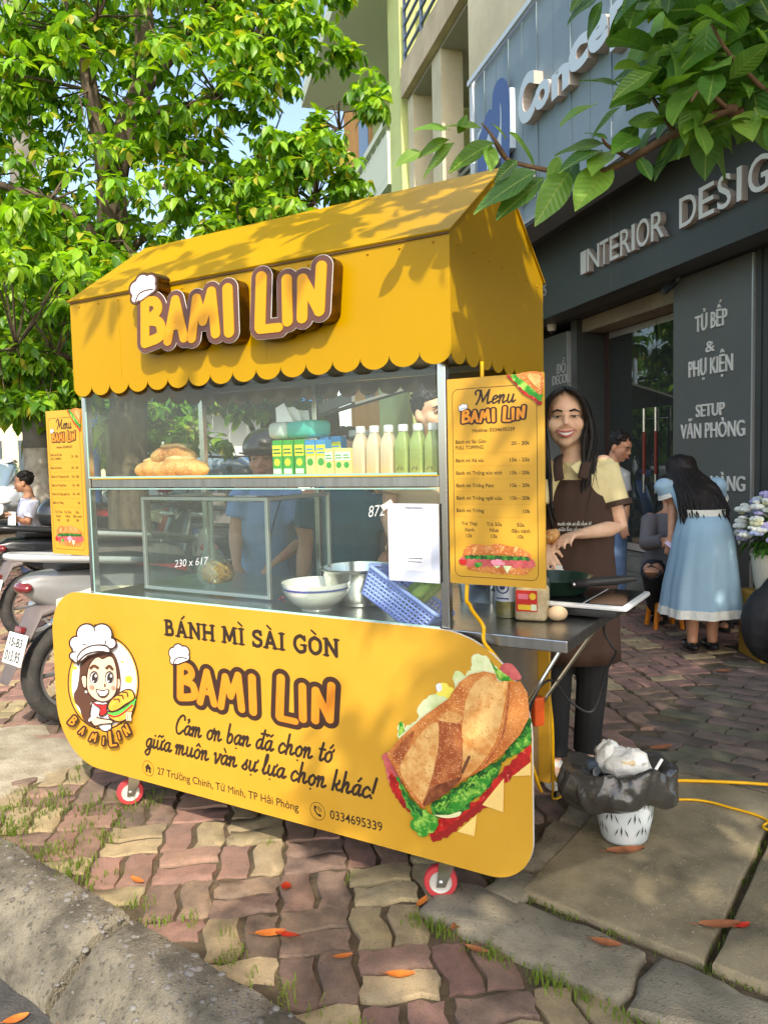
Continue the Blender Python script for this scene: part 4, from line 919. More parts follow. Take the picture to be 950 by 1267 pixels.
loaf(1.26, 1.2535, .27, .22, .031, .1, 'golden bread loaf half hidden at the back of the shelf pile')
loaf(1.235, 1.302, .2, .23, .032, -.05, 'golden bread loaf on top of the pile on the shelf')
# tissue pack lying on the drink cartons
teal = M('teal_film', S(64, 190, 176), .35, coat=.3); clearp = M('milky_film', S(226, 236, 232), .3, alpha=.75)
def curved_pack(fr, a0, a1, b0, b1, c0, c1): return MB().fbox(fr, a0, a1, b0, b1, c0, c1, .016)
t = thing('tissue_pack', 'teal and white pack of tissues lying on top of the drink cartons', 'tissues', cw(.63, 1.37, .17))
R = CR @ rotz(-.2)
MB().box(cw(.60, 1.402, .18), (.13, .09, .056), R, .016, seg=3).build('wrapper', teal, t, smooth=60)
MB().box(cw(.70, 1.402, .185), (.085, .088, .055), R, .018, seg=3).build('wrapper_end', clearp, t, smooth=60)
mb = MB(); fr = Frame(cw(.66, 1.425, .17), CU, (0, 0, 1))
for k in range(3):
    o_ = [cw(.70 - .012 * k, 1.428, .14 + .03 * k), cw(.64 - .012 * k, 1.428, .15 + .03 * k), cw(.655 - .02 * k, 1.455 + .005 * k, .16 + .02 * k), cw(.675 - .02 * k, 1.49 - .012 * k, .15 + .025 * k), cw(.705 - .01 * k, 1.475, .145 + .02 * k)]
    mb.add(o_ + [p - CN * .001 for p in o_], [[0, 1, 2, 3, 4], [9, 8, 7, 6, 5]])
mb.build('tissue', M('tissue_white', (.85, .86, .86), .9), t)
# drink cartons
def carton(u, v, w_, h_, d_, cols, lab, straw=False):
    R = CR; b = MB().box(cw(u, 1.2535 + h_ / 2, v), (w_, d_, h_), R, .002).build('drink_carton', cols[0])
    f = Frame(cw(u, 1.2535, v - d_ / 2 - .0006), CU, (0, 0, 1), CN); mb = MB()
    mb.fbox(f, -w_ / 2 + .001, w_ / 2 - .001, h_ * .55, h_ * .86, 0, .0004, mi=0); mb.fbox(f, -w_ / 2 + .003, w_ / 2 - .003, h_ * .06, h_ * .2, 0, .0004, mi=1)
    mb.fbox(f, -w_ / 2 + .004, w_ / 2 - .004, h_ * .62, h_ * .66, .0004, .0007, mi=2); mb.fbox(f, -w_ / 2 + .004, w_ / 2 - .007, h_ * .72, h_ * .76, .0004, .0007, mi=2); mb.poly(f, [circle(0, h_ * .38, w_ * .32, 14)], .0005, mi=3)
    mb.build('printed_face', list(cols[1:]), b)
    return tag(b, lab, 'carton', 'drink cartons on the shelf')
gC = M('carton_green', S(52, 164, 66), .4); yC = M('carton_yellow', S(226, 222, 60), .4); bC = M('carton_blue', S(60, 150, 214), .4); wC = M('carton_white', S(226, 230, 226), .4); cC = M('carton_cream', S(232, 224, 150), .4); dG = M('carton_dark_green', S(20, 104, 50), .4)
for i, (u, l) in enumerate(((.688, 'leftmost green and yellow drink carton beside the helmeted man'), (.645, 'second green and yellow drink carton from the left'), (.598, 'third green and yellow drink carton, next to the blue topped ones'))):
    carton(u, .14, .038, .115, .034, (gC, yC, wC, dG, yC), l)
for i, (u, v, l) in enumerate(((.556, .14, 'first pale yellow drink carton with blue top beside the green cartons'), (.515, .14, 'second pale yellow drink carton with blue top'), (.535, .19, 'blue topped drink carton standing in the second row'), (.49, .19, 'blue topped drink carton at the right end of the second row'))):
    c_ = carton(u, v, .037, .112 if v < .16 else .122, .034, (cC, yC, cC, bC, gC), l)
    MB().fbox(Frame(cw(u, 1.2535, v), CU, (0, 0, 1), CN), -.0187, .0187, .078, .1122 if v < .16 else .1222, -.0172, .0178).build('carton_top', bC, c_)
for i, (u, l) in enumerate(((.473, 'small cream carton with green round print, leftmost'), (.436, 'small cream carton with green round print, middle'), (.408, 'small cream carton with green round print, beside the bottles'))):
    carton(u, .12, .031, .083, .028, (cC, wC, cC, gC, gC), l)
# clear jars behind the cartons
jarg = glass('jar_plastic', (.93, .95, .94), .08, .1)
t = thing('plastic_jar', 'clear empty plastic jar with lid behind the small cream cartons', 'jar', cw(.44, 1.2535, .24))
MB().lathe([(.001, .002), (.04, .002), (.042, .01), (.042, .105), (.036, .118), (.034, .12)], cw(.44, 1.2535, .24), 20).build('jar_wall', jarg, t, smooth=40)
MB().lathe([(.036, .12), (.038, .121), (.038, .14), (.001, .141)], cw(.44, 1.2535, .24), 20).build('lid', M('clear_lid', (.7, .72, .72), .3, alpha=.7), t, smooth=40)
# milk bottles
milk = M('soy_milk', S(226, 206, 178), .3, coat=.5, sub=.2); matcha = M('green_milk', S(176, 190, 120), .3, coat=.5, col2=S(150, 168, 96), nscale=8); capm = M('cap_white', (.84, .85, .86), .35)
def bottle(mt, u, v, lab):
    o = None; t = thing('milk_bottle', lab, 'bottle', cw(u, 1.2535, v), 'bottles on the shelf'); p = cw(u, 1.2535, v); w_ = .0215
    mb = MB(); vs = []; prof = [(.8, 0), (1.0, .004), (1.0, .085), (.95, .096), (.72, .112), (.56, .120), (.56, .126)]
    sq = rrect(-w_, w_, -w_, w_, .008, 3); n = len(sq)
    for k, z_ in prof: vs += [p + CR @ Vec((x * k, y * k, z_)) for x, y in sq]
    mb.add(vs, [[i * n + j, i * n + (j + 1) % n, (i + 1) * n + (j + 1) % n, (i + 1) * n + j] for i in range(len(prof) - 1) for j in range(n)] + [list(range(n))[::-1], [(len(prof) - 1) * n + j for j in range(n)]])
    mb.build('bottle_body', mt, t, smooth=50)
    MB().lathe([(.0145, .1265), (.0150, .128), (.0150, .145), (.0138, .147), (.0001, .147)], p, 18).build('cap', capm, t, smooth=40)
    if mt is matcha:
        mb = MB()
        for k in range(5): mb.fbox(Frame(cw(u, 1.2535, v - w_ - .0003), CU, (0, 0, 1), CN), -.012 + .005 * k, -.009 + .005 * k, .012 + .004 * (k % 3), .018 + .006 * (k % 2), 0, .0004)
        mb.build('date_print', M('stamp_grey', S(90, 100, 80), .6), t)
for i, (u, l) in enumerate(((.370, 'cream coloured milk bottle, leftmost in the front row'), (.3215, 'cream coloured milk bottle, second in the front row'), (.272, 'cream coloured milk bottle beside the green ones in the front row'))): bottle(milk, u, .13, l)
for i, (u, l) in enumerate(((.2225, 'pale green milk bottle beside the cream ones in the front row'), (.173, 'pale green milk bottle, middle of the green ones in the front row'), (.124, 'pale green milk bottle, rightmost in the front row by the post'))): bottle(matcha, u, .13, l)
for u, mt, l in ((.31, milk, 'cream milk bottle in the back row behind the cream ones'), (.26, milk, 'cream milk bottle in the back row behind the gap to the green ones'), (.205, matcha, 'green milk bottle in the back row, left one'), (.155, matcha, 'green milk bottle in the back row, right one')): bottle(mt, u, .2, l)
# black tray at the left end of the shelf
t = MB().box(cw(1.42, 1.262, .3), (.14, .1, .018), CR, .004).build('black_tray', black); tag(t, 'flat black tray behind the bread at the left end of the shelf', 'tray')
# bag of crumbs in the inner case
t = thing('crumb_bag', 'knotted clear bag of brown fried onion inside the inner glass case', 'bag', cw(1.16, .86, .33))
pc = cw(1.16, .842, .33); Rb = CR @ Matrix.Rotation(R_(-14), 3, 'Y')
MB().lathe([(.001, .0), (.05, .004), (.062, .03), (.058, .065), (.04, .085), (.001, .088)], pc, 20, wob=lambda a, t_: 1 + .06 * math.sin(3 * a + 4 * t_)).build('filling', M('fried_onion', S(206, 156, 80), .8, col2=S(130, 80, 36), nscale=60, bump=1, bscale=120), t, smooth=60)
MB().lathe([(.054, .002), (.067, .03), (.063, .07), (.045, .1), (.024, .14), (.016, .17), (.013, .178), (.02, .19), (.03, .215)], pc, 22, Rb @ Matrix.Identity(3), wob=lambda a, t_: 1 + .07 * math.sin(5 * a + 6 * t_)).build('film', glass('bag_film', (.93, .93, .88), .1, .16), t, smooth=60)
# bowl
bp = cw(.567, .8185, .15); bowlm = M('porcelain', (.78, .77, .72), .2, coat=.5)
o = MB().lathe([(.001, .006), (.045, .004), (.046, 0), (.05, 0), (.052, .008), (.085, .03), (.107, .062), (.1125, .092), (.109, .092), (.102, .062), (.08, .034), (.045, .016), (.001, .014)], bp, 36).build('soup_bowl', bowlm, smooth=40)
tag(o, 'white soup bowl with blue rim stripe and small flower on the counter', 'bowl')
MB().lathe([(.1106, .072), (.1119, .078), (.1120, .078), (.1111, .072)], bp, 36, cap=False).build('blue_stripe', M('blue_glaze', S(80, 90, 150), .3), o)
fr_ = Frame(bp + Vec((-.094, -.052, .047)), CU * 1.0, Vec((0, 0, 1)) + CN * .55); mb = MB()
for k in range(6): mb.ell(fr_(.009 * math.cos(k * 1.05) - .01, .008 * math.sin(k * 1.05), .004), (.005, .005, .003), None, 7, 5, mi=k % 2)
mb.build('flower_motif', [M('motif_navy', S(50, 46, 90), .4), M('motif_red', S(150, 70, 50), .4)], o)
# steel mixing bowl and steel pans behind
def steel_bowl(p, r, h, lab, kind='mixing_bowl', n=32):
    o = MB().lathe([(.001, .004), (r * .7, .003), (r * .86, h * .25), (r * .97, h * .92), (r * 1.06, h * .97), (r * 1.06, h), (r * .95, h), (r * .83, h * .27), (r * .68, .012), (.001, .012)], p, n).build(kind, steel2, smooth=40); return tag(o, lab, 'bowl')
steel_bowl(cw(.50, .8185, .30), .125, .125, 'large stainless steel mixing bowl standing behind the white soup bowl')
def steel_box(u, v, w_, d_, h_, lab, z=.8185, rot=0):
    p = cw(u, z, v); R = CR @ rotz(rot); mb = MB(); t_ = .002
    for k, (o_, i_) in enumerate(((rrect(-w_ / 2, w_ / 2, -d_ / 2, d_ / 2, .02, 4), rrect(-w_ / 2 + t_, w_ / 2 - t_, -d_ / 2 + t_, d_ / 2 - t_, .018, 4)),)):
        n = len(o_); vs = [p + R @ Vec((x * .94, y * .94, .0)) for x, y in o_] + [p + R @ Vec((x, y, h_)) for x, y in o_] + [p + R @ Vec((x * 1.07, y * 1.07, h_)) for x, y in o_] + [p + R @ Vec((x * 1.07, y * 1.07, h_ + .003)) for x, y in o_] + [p + R @ Vec((x, y, h_ + .003)) for x, y in i_] + [p + R @ Vec((x * .93, y * .93, .004)) for x, y in i_]
        mb.add(vs, [[a * n + j, a * n + (j + 1) % n, (a + 1) * n + (j + 1) % n, (a + 1) * n + j] for a in range(5) for j in range(n)] + [list(range(n))[::-1], [5 * n + j for j in range(n)]])
    o = mb.build('steel_pan', steel2, smooth=40); return tag(o, lab, 'food pan', 'steel food pans on the counter')
steel_box(.40, .34, .16, .1, .09, 'deep steel food pan hidden behind the blue basket')
steel_box(-.02, .42, .12, .17, .065, 'deep steel food pan under the larger menu board')
steel_box(.14, .55, .14, .2, .06, 'steel food pan at the back of the counter beside the post')
# blue basket tilted against the pan, with cucumbers
bl = M('blue_plastic', S(158, 176, 246), .4, coat=.2)
t = thing('plastic_basket', 'blue perforated plastic basket tilted on the counter holding cucumbers', 'basket', cw(.24, .82, .12))
Rk = CR @ Matrix.Rotation(R_(31), 3, 'Y') @ Matrix.Rotation(R_(-10), 3, 'X')
pk = cw(.232, .873, .135); L0, W0, H0 = .25, .135, .085
def bpt(x, y, z): return pk + Rk @ Vec((x, y, z))
mb = MB(); holes = MB()
def wall(p00, p10, p11, p01, nx, ny):
    """perforated wall: a lattice of thin bars"""
    P = lambda s_, q: (p00 * (1 - s_) + p10 * s_) * (1 - q) + (p01 * (1 - s_) + p11 * s_) * q
    for i in range(nx + 1): mb.tube([P(i / nx, 0), P(i / nx, 1)], .0034, 4)
    for j in range(ny + 1): mb.tube([P(0, j / ny), P(1, j / ny)], .0034 if 0 < j < ny else .005, 4)
k = .86
c_ = [(-1, -1), (1, -1), (1, 1), (-1, 1)]
tp = [bpt(x * L0 / 2, y * W0 / 2, H0 / 2) for x, y in c_]; bt = [bpt(x * L0 / 2 * k, y * W0 / 2 * k, -H0 / 2) for x, y in c_]
for i in range(4): j = (i + 1) % 4; wall(bt[i], bt[j], tp[j], tp[i], 18 if i % 2 == 0 else 10, 7)
wall(bt[0], bt[1], bt[2], bt[3], 22, 12)
mb.build('lattice', bl, t)
mb = MB(); rim = [bpt(x, y, H0 / 2) for x, y in rrect(-L0 / 2 - .006, L0 / 2 + .006, -W0 / 2 - .006, W0 / 2 + .006, .02, 5)]
mb.tube(rim + [rim[0]], .0065, 6, False); mb.tube([bpt(x * k, y * k, -H0 / 2) for x, y in rrect(-L0 / 2, L0 / 2, -W0 / 2, W0 / 2, .015, 4)] + [bpt(-L0 / 2 * k, -W0 / 2 * k + .015, -H0 / 2)], .004, 6, False)
mb.build('rim', bl, t, smooth=60)
cuc = M('cucumber_skin', S(136, 176, 62), .45, col2=S(196, 212, 116), nscale=14, stretch=(1, 1, .25), bump=.2)
for i, (x, y, z, l, lab) in enumerate(((.035, -.035, .042, .15, 'green cucumber in the front of the blue basket'), (.045, .005, .046, .16, 'green cucumber in the middle of the blue basket'), (.0, .03, .042, .13, 'darker green cucumber at the back of the blue basket'))):
    d_ = CR @ Vec((.75, -.1 + .1 * i, .62)).normalized(); c0 = bpt(x, y, z) + Vec((0, 0, .004))
    mb = MB(); mb.tube([c0 + d_ * (l * (s_ / 8 - .5)) + Vec((0, 0, -.006 * (s_ / 4 - 1) ** 2)) for s_ in range(9)], [.004, .013, .0165, .018, .0185, .018, .0165, .013, .004], 12)
    tag(mb.build('cucumber', cuc, smooth=180), lab, 'cucumber', 'cucumbers in the basket')
mb = MB(); mb.ell(bpt(-.03, .0, .0), (.045, .03, .03), None, 10, 8)
tag(mb.build('herb_bag', M('white_film', (.75, .78, .76), .3, col2=(.6, .66, .6), nscale=30, bump=1), smooth=180), 'crumpled white plastic bag inside the blue basket behind the paper', 'bag')
# payment sheet taped on the glass (its square code left out)
pf = Frame(cw(.2285, .951, .0405), CU, (0, 0, 1), CN)
o = MB().poly(pf, [rrect(0, .163, 0, .222, .002, 2)], .001, .0008).build('payment_sheet', M('laminated_paper', S(206, 212, 226), .3, coat=.3)); tag(o, 'laminated white payment sheet taped on the glass beside the post', 'notice')
mb = MB(); mb.poly(pf, [rrect(.033, .137, .105, .2, .004, 3)], .0014); mb.poly(pf, [rrect(.033, .137, .032, .098, .004, 3)], .0014); mb.build('white_box', M('sheet_white', S(232, 234, 240), .4), o)
mb = MB(); text(mb, pf, 'Vietcombank', .085, .207, .058, .008, .0016, align='C', bold=.01)
for b_, w_ in ((.066, .05), (.056, .044)): mb.fbox(pf, .085 - w_ / 2, .085 + w_ / 2, b_, b_ + .0022, .0015, .0017)
mb.build('lettering', M('sheet_ink', S(60, 60, 80), .5), o)
tp_ = MB().poly(pf, [[(-.012, .2), (.02, .222), (.012, .234), (-.022, .214)]], .0022, .0006).build('tape', M('tape', S(226, 222, 200), .4), o)
# marker numbers on the glass
wink = M('chalk_white', (.55, .57, .57), .7)
for s_, p0, p1, h, lb_ in (('230 x 617', (216, 702), (258, 698), .026, 'white handwritten sum 230 x 617 on the glass in front of the crumb bag'), ('872', (456, 640), (476, 636), .034, 'white handwritten number 872 on the glass beside the payment sheet')):
    a0, b0 = CF.px(*p0, -.0435); a1, b1 = CF.px(*p1, -.0435); mb = MB(); text(mb, CF, s_, a0, b0, a1 - a0, h, -.0432, slope=.12, shear=.2)
    o = mb.build('glass_marking', wink); tag(o, lb_, 'handwriting'); o['kind'] = 'thing'
# jar with red label, sauce bottle, egg
p = cw(-.113, .8185, .285); t = thing('seasoning_jar', 'square clear jar of beige powder with red and yellow label on the counter', 'jar', p)
Rj = CR @ rotz(.15)
MB().box(p + Vec((0, 0, .0505)), (.092, .07, .1), Rj, .012, seg=3).build('powder', M('chicken_powder', S(214, 192, 150), .8, col2=S(190, 166, 120), nscale=50), t, smooth=50)
MB().box(p + Vec((0, 0, .062)), (.097, .075, .124), Rj, .012, seg=3).build('jar_wall', glass('jar_clear', (.95, .95, .94), .07, .05), t, smooth=50)
jf = Frame(p + Rj @ Vec((-.04, -.0385, .0)), Rj @ Vec((1, 0, 0)), (0, 0, 1)); lb = MB().poly(jf, [rrect(0, .062, .03, .092, .002, 2)], .0004, .0003).build('label', M('label_red', S(206, 50, 40), .4), t)
mb = MB(); mb.poly(jf, [circle(.049, .075, .010, 16)], .0009, 0, 0); mb.poly(jf, [rrect(.006, .05, .035, .05, .002, 2)], .0009, 0, 0); mb.poly(jf, [rrect(.006, .036, .066, .082, .002, 2)], .0009, 0, 1); mb.poly(jf, [rrect(.044, .06, .034, .052, .001, 2)], .0012, 0, 2); mb.build('label_print', [M('label_yellow', S(244, 200, 60), .4), M('label_pink', S(232, 120, 140), .4), M('label_pale', S(220, 232, 200), .4)], lb)
p = cw(-.03, .8185, .30); t = thing('sauce_bottle', 'tall clear sauce bottle with white and blue label behind the yellow cord', 'bottle', p)
MB().lathe([(.001, .001), (.034, .001), (.036, .006), (.036, .05)], p, 22).build('dressing', M('oil_sauce', S(150, 130, 40), .3, col2=S(90, 90, 30), nscale=40), t, smooth=40)
MB().lathe([(.0368, .001), (.0372, .13), (.03, .155), (.016, .18), (.016, .2)], p, 22, cap=False).build('bottle_wall', glass('bottle_clear', (.93, .95, .9), .08, .06), t, smooth=40)
MB().lathe([(.0376, .05), (.0376, .125)], p, 22, cap=False).build('label', M('label_white', S(206, 214, 226), .4), t, smooth=40)
lf = Frame(p + CN * .0385, CU, (0, 0, 1), CN); mb = MB(); mb.poly(lf, [circle(0, .095, .021, 24), circle(0, .095, .017, 24)[::-1]], .0006); mb.poly(lf, [circle(0, .095, .009, 16)], .0006); mb.fbox(lf, -.02, .02, .058, .062, .0, .0005); mb.build('label_print', M('label_navy', S(52, 60, 110), .4), t)
o = MB().ell(cw(-.185, .8185 + .022, .295), (.03, .022, .022), CR @ rotz(.5), 18, 12).build('egg', M('egg_shell', S(222, 190, 152), .55, sub=.1), smooth=180); tag(o, 'pale brown egg lying beside the seasoning jar', 'egg')
# induction cooker and frying pan
CKR = CR @ rotz(R_(-1)); cz = .8185; cc = cw(-.185, cz, .49)
t = thing('induction_cooker', 'flat induction cooker with white rim and black glass top overhanging the counter end', 'cooker', cc)
ck = lambda x, y, z: cc + CKR @ Vec((x, y, z))
MB().box(ck(-.01, 0, .018), (.33, .26, .026), CKR, .006).build('base', M('cooker_black', (.03, .03, .03), .4), t, smooth=40)
for x, y in ((-.14, -.1), (.1, -.1), (-.14, .1), (.1, .1)): MB().lathe([(.012, 0), (.014, .006), (.001, .0065)], ck(x, y, 0), 10).build('foot', black, t)
MB().box(ck(.005, 0, .038), (.37, .29, .014), CKR, .005).build('rim', M('cooker_white', (.8, .8, .8), .3), t, smooth=40)
MB().box(ck(-.055, 0, .0458), (.225, .265, .003), CKR, .001).build('glass_top', M('black_glass', (.012, .012, .013), .08), t)
MB().box(ck(.12, 0, .0458), (.11, .265, .003), CKR, .001).build('control_panel', M('black_glass', (.012, .012, .013), .08), t)
pp = ck(-.07, -.01, .0475); t = thing('frying_pan', 'dark green non-stick frying pan on the induction cooker', 'pan', pp)
MB().lathe([(.001, 0), (.085, 0), (.1, .01), (.118, .05), (.122, .052), (.12, .055), (.115, .051), (.097, .014), (.082, .006), (.001, .006)], pp, 36).build('pan_body', M('pan_green', S(30, 54, 44), .3, coat=.3), t, smooth=40)
hx = [pp + CKR @ Vec(v) for v in ((.085, -.085, .045), (.1, -.1, .05), (.14, -.10, .056), (.21, -.06, .062), (.26, -.03, .066))]
MB().tube(hx, [.014, .013, .012, .014, .008], 8, flat=.6).build('handle', black, t, smooth=50); MB().ell(hx[1] + CN * .011, (.006, .006, .006), None, 8, 6).build('rivet', steel2, t, smooth=180)
# cords
cordy = M('cord_yellow', S(240, 180, 20), .45); cordb = M('cord_black', (.02, .02, .02), .5)
def cord(pts, r, mt, name, lab, k=8): return tag(MB().tube(catmull([tuple(p) for p in pts], k), r, 8).build(name, mt, smooth=180), lab, 'cord')
g = ground
cord([CF(.035, 1.56, -.12), CF(.038, 1.4, -.1), CF(.03, .97, -.012), CF(.033, .9, -.02), CF(.055, .84, -.055), CF(.07, .80, -.03), CF(.1, .72, -.08), CF(.11, .5, -.2), CF(.1, .3, -.35), CF(.06, .2, -.5)], .0055, cordy, 'power_cord', 'yellow cord hanging from the canopy in front of the counter')
cord([at_depth(660, 770, 2.7), at_depth(676, 812, 2.7), at_depth(678, 850, 2.7), at_depth(683, 900, 2.72), at_depth(684, 945, 2.72), at_depth(686, 962, 2.75), g(700, 975, .006), g(716, 973, .006), g(760, 967, .03), g(840, 966, .03), g(950, 971, .03), g(1100, 985, .03)], .0065, cordy, 'extension_cord', 'thick yellow extension cord looping from the counter past the bin')
cord([at_depth(662, 800, 2.66), at_depth(664, 850, 2.66), at_depth(674, 910, 2.66), at_depth(683, 950, 2.66), at_depth(684, 975, 2.66), g(686, 989, .006), g(716, 980, .03), g(790, 990, .03), g(860, 990, .03), g(905, 1000, .03), g(943, 1012, .03), g(965, 1030, .03), g(944, 1022, .03), g(990, 1006, .03), g(1100, 1000, .03)], .0045, cordy, 'extension_cord', 'thin yellow cord lying over the slab to the right of the bin')
cord([ck(.12, .08, .01), at_depth(747, 775, 2.55), at_depth(757, 800, 2.55), at_depth(762, 808, 2.56), at_depth(748, 835, 2.58), at_depth(733, 880, 2.6), at_depth(705, 868, 2.58), at_depth(685, 843, 2.55), at_depth(668, 850, 2.5), at_depth(655, 880, 2.5)], .004, cordb, 'power_cord', 'black cord drooping under the counter end in front of the vendor')
o = MB().box(at_depth(665, 880, 2.56), (.04, .03, .1), rotz(.4), .006).build('plug_socket', M('socket_orange', S(226, 90, 30), .5)); tag(o, 'orange plug socket hanging at the right edge of the front panel', 'socket')
# waste bin with liner bag
bp = ground(772, 1036, .026); bp.z = .026
t = thing('waste_bin', 'white plastic bin with small dark slits standing on the concrete slab', 'bin', bp)
bw = MB().lathe([(.001, .002), (.068, .002), (.075, .01), (.09, .08), (.098, .17), (.1, .215), (.095, .215), (.085, .08), (.07, .012), (.001, .01)], bp, 32).build('bin_body', M('bin_white', S(206, 214, 216), .35), t, smooth=40)
mb = MB()
for row, (z_, sh) in enumerate(((.06, .0), (.105, .45), (.15, .0))):
    r_ = np.interp(z_, [.01, .08, .17], [.075, .09, .098]) + .0012
    for k in range(8):
        a0 = k * math.pi / 4 + sh + math.pi / 8
        for da in (-.18, 0, .18):
            a_ = a0 + da; n_ = Vec((math.cos(a_), math.sin(a_), -.12)).normalized(); x_ = Vec((-math.sin(a_), math.cos(a_), 0)); f = Frame(bp + Vec((r_ * math.cos(a_), r_ * math.sin(a_), z_)), x_, n_.cross(x_)); tl = -da * 2.2
            L_ = .019 if da == 0 else .017; mb.poly(f, [[(L_ * v * math.sin(tl) + w_ * math.cos(tl), L_ * v * math.cos(tl) + w_ * math.sin(tl) + (-.006 if da else .0)) for v, w_ in ((-1, 0), (0, .0028), (1, 0), (0, -.0028))]], .0006)
mb.build('slits', M('slit_dark', (.02, .02, .02), .8), bw)
# liner: black bag folded over the rim
from mathutils import noise as nz
rn = random.Random(9); n = 150; key = [(.088, .12, 0), (.096, .19, .0), (.106, .235, .3), (.116, .252, .8), (.129, .242, 1), (.138, .21, 1), (.142, .178, 1), (.138, .15, .9), (.120, .135, .6)]
ks = np.linspace(0, 8, 29); rings = list(zip(np.interp(ks, range(9), [k[0] for k in key]), np.interp(ks, range(9), [k[1] for k in key]), np.interp(ks, range(9), [k[2] for k in key]))); vs = []
for i, (r_, z_, a_) in enumerate(rings):
    for j in range(n):
        th_ = 2 * math.pi * j / n; d = Vec((math.cos(th_), math.sin(th_), 0)); u = d * r_ + Vec((0, 0, z_))
        cr = sum(am * (.45 - abs(nz.noise(Vec((u.x * f_, u.y * f_, u.z * f_ * .6 + sd_))))) for f_, am, sd_ in ((9, .035, 1.0), (19, .024, 5.0), (38, .012, 9.0)))
        ext = .05 * max(0, math.cos(th_ - R_(175))) ** 2 + .025 * max(0, math.cos(th_ - R_(20))) ** 2
        p = d * (r_ + (cr + ext) * a_); p.y *= .92; vs.append(bp + Vec((p.x, p.y, z_ + a_ * .05 * nz.noise(Vec((u.x * 12, u.y * 12, 3))) - ext * .5 * max(0, (i - 16) / 12))))
mb = MB(); mb.add(vs, [[i * n + j, i * n + (j + 1) % n, (i + 1) * n + (j + 1) % n, (i + 1) * n + j] for i in range(len(rings) - 1) for j in range(n)])
o = mb.build('bin_liner', M('black_film', (.05, .048, .045), .24, spec=.8, coat=.2, col2=(.05, .048, .044), nscale=10, bump=.3, bscale=60), smooth=70); tag(o, 'crumpled black plastic bag folded over the rim of the white bin', 'bin bag')
def crumple(c, rad, seed, mt, name, lab, amp=.25, n=22, k=14):
    rn = random.Random(seed); mb = MB(); mb.ell(c, rad, None, n, k); c = Vec(c)
    from mathutils import noise as nz
    for v in mb.v:
        d = v - c; f = 1 + amp * (nz.noise(d * 38 + Vec((seed, 0, 0))) + .7 * abs(nz.noise(d * 80))); v.xyz = c + d * f
    return tag(mb.build(name, mt, smooth=40), lab, 'litter')
film = M('white_bag_film', (.82, .82, .78), .35, col2=(.7, .69, .64), nscale=16, bump=.8, bscale=40, sub=.1)
crumple(bp + Vec((-.045, .03, .265)), (.045, .04, .05), 3, film, 'plastic_bag', 'crumpled white plastic bag sticking out of the bin on the left')
crumple(bp + Vec((.01, 0, .25)), (.075, .06, .048), 5, film, 'plastic_bag', 'larger crumpled white plastic bag on top of the full bin')
crumple(bp + Vec((.0, -.035, .268)), (.03, .02, .018), 6, M('food_scrap', S(226, 206, 168), .6, col2=S(206, 176, 126), nscale=20), 'food_scrap', 'beige food scraps lying on the white bag in the bin')
o = MB().tube([bp + Vec((.07, -.05, .22)), bp + Vec((.115, -.03, .275))], .005, 8).build('drinking_straw', M('straw_white', (.85, .85, .85), .4), smooth=60); tag(o, 'white drinking straw leaning out of the bin on the right', 'straw')
# fallen leaves
lfm = {'o': M('dead_leaf_orange', S(206, 122, 48), .6, col2=S(160, 84, 36), nscale=30), 'b': M('dead_leaf_brown', S(156, 96, 60), .7, col2=S(118, 70, 42), nscale=30), 'r': M('dead_leaf_red', S(200, 40, 34), .5, col2=S(160, 60, 30), nscale=20)}
def fallen(px, py, L, ang, k, lab, w_=.34, z=.008, curl=.25):
    c = ground(px, py, z); c.z = z; R = rotz(ang); vs = []; N = 7
    for i in range(N):
        t_ = i / (N - 1); x = (t_ - .5) * L; hw = L * w_ / 2 * math.sin(math.pi * min(1, t_ * .96 + .02)) ** .8
        for s_ in (-1, 0, 1): vs.append(c + R @ Vec((x, s_ * hw, curl * L * .35 * (abs(s_) * .8 + .5 * (2 * t_ - 1) ** 2) * (.6 if s_ < 0 else 1))))
    fs = [[i * 3 + s_, i * 3 + s_ + 1, (i + 1) * 3 + s_ + 1, (i + 1) * 3 + s_] for i in range(N - 1) for s_ in (0, 1)]
    o = MB().add(vs, fs).build('fallen_leaf', lfm[k], smooth=180); MB().tube([c + R @ Vec((-.5 * L, 0, curl * L * .17)), c + R @ Vec((-.7 * L, .01, .004))], .0012, 5).build('leaf_stalk', lfm['b'], o)
    return tag(o, lab, 'leaf', 'fallen leaves on the ground')
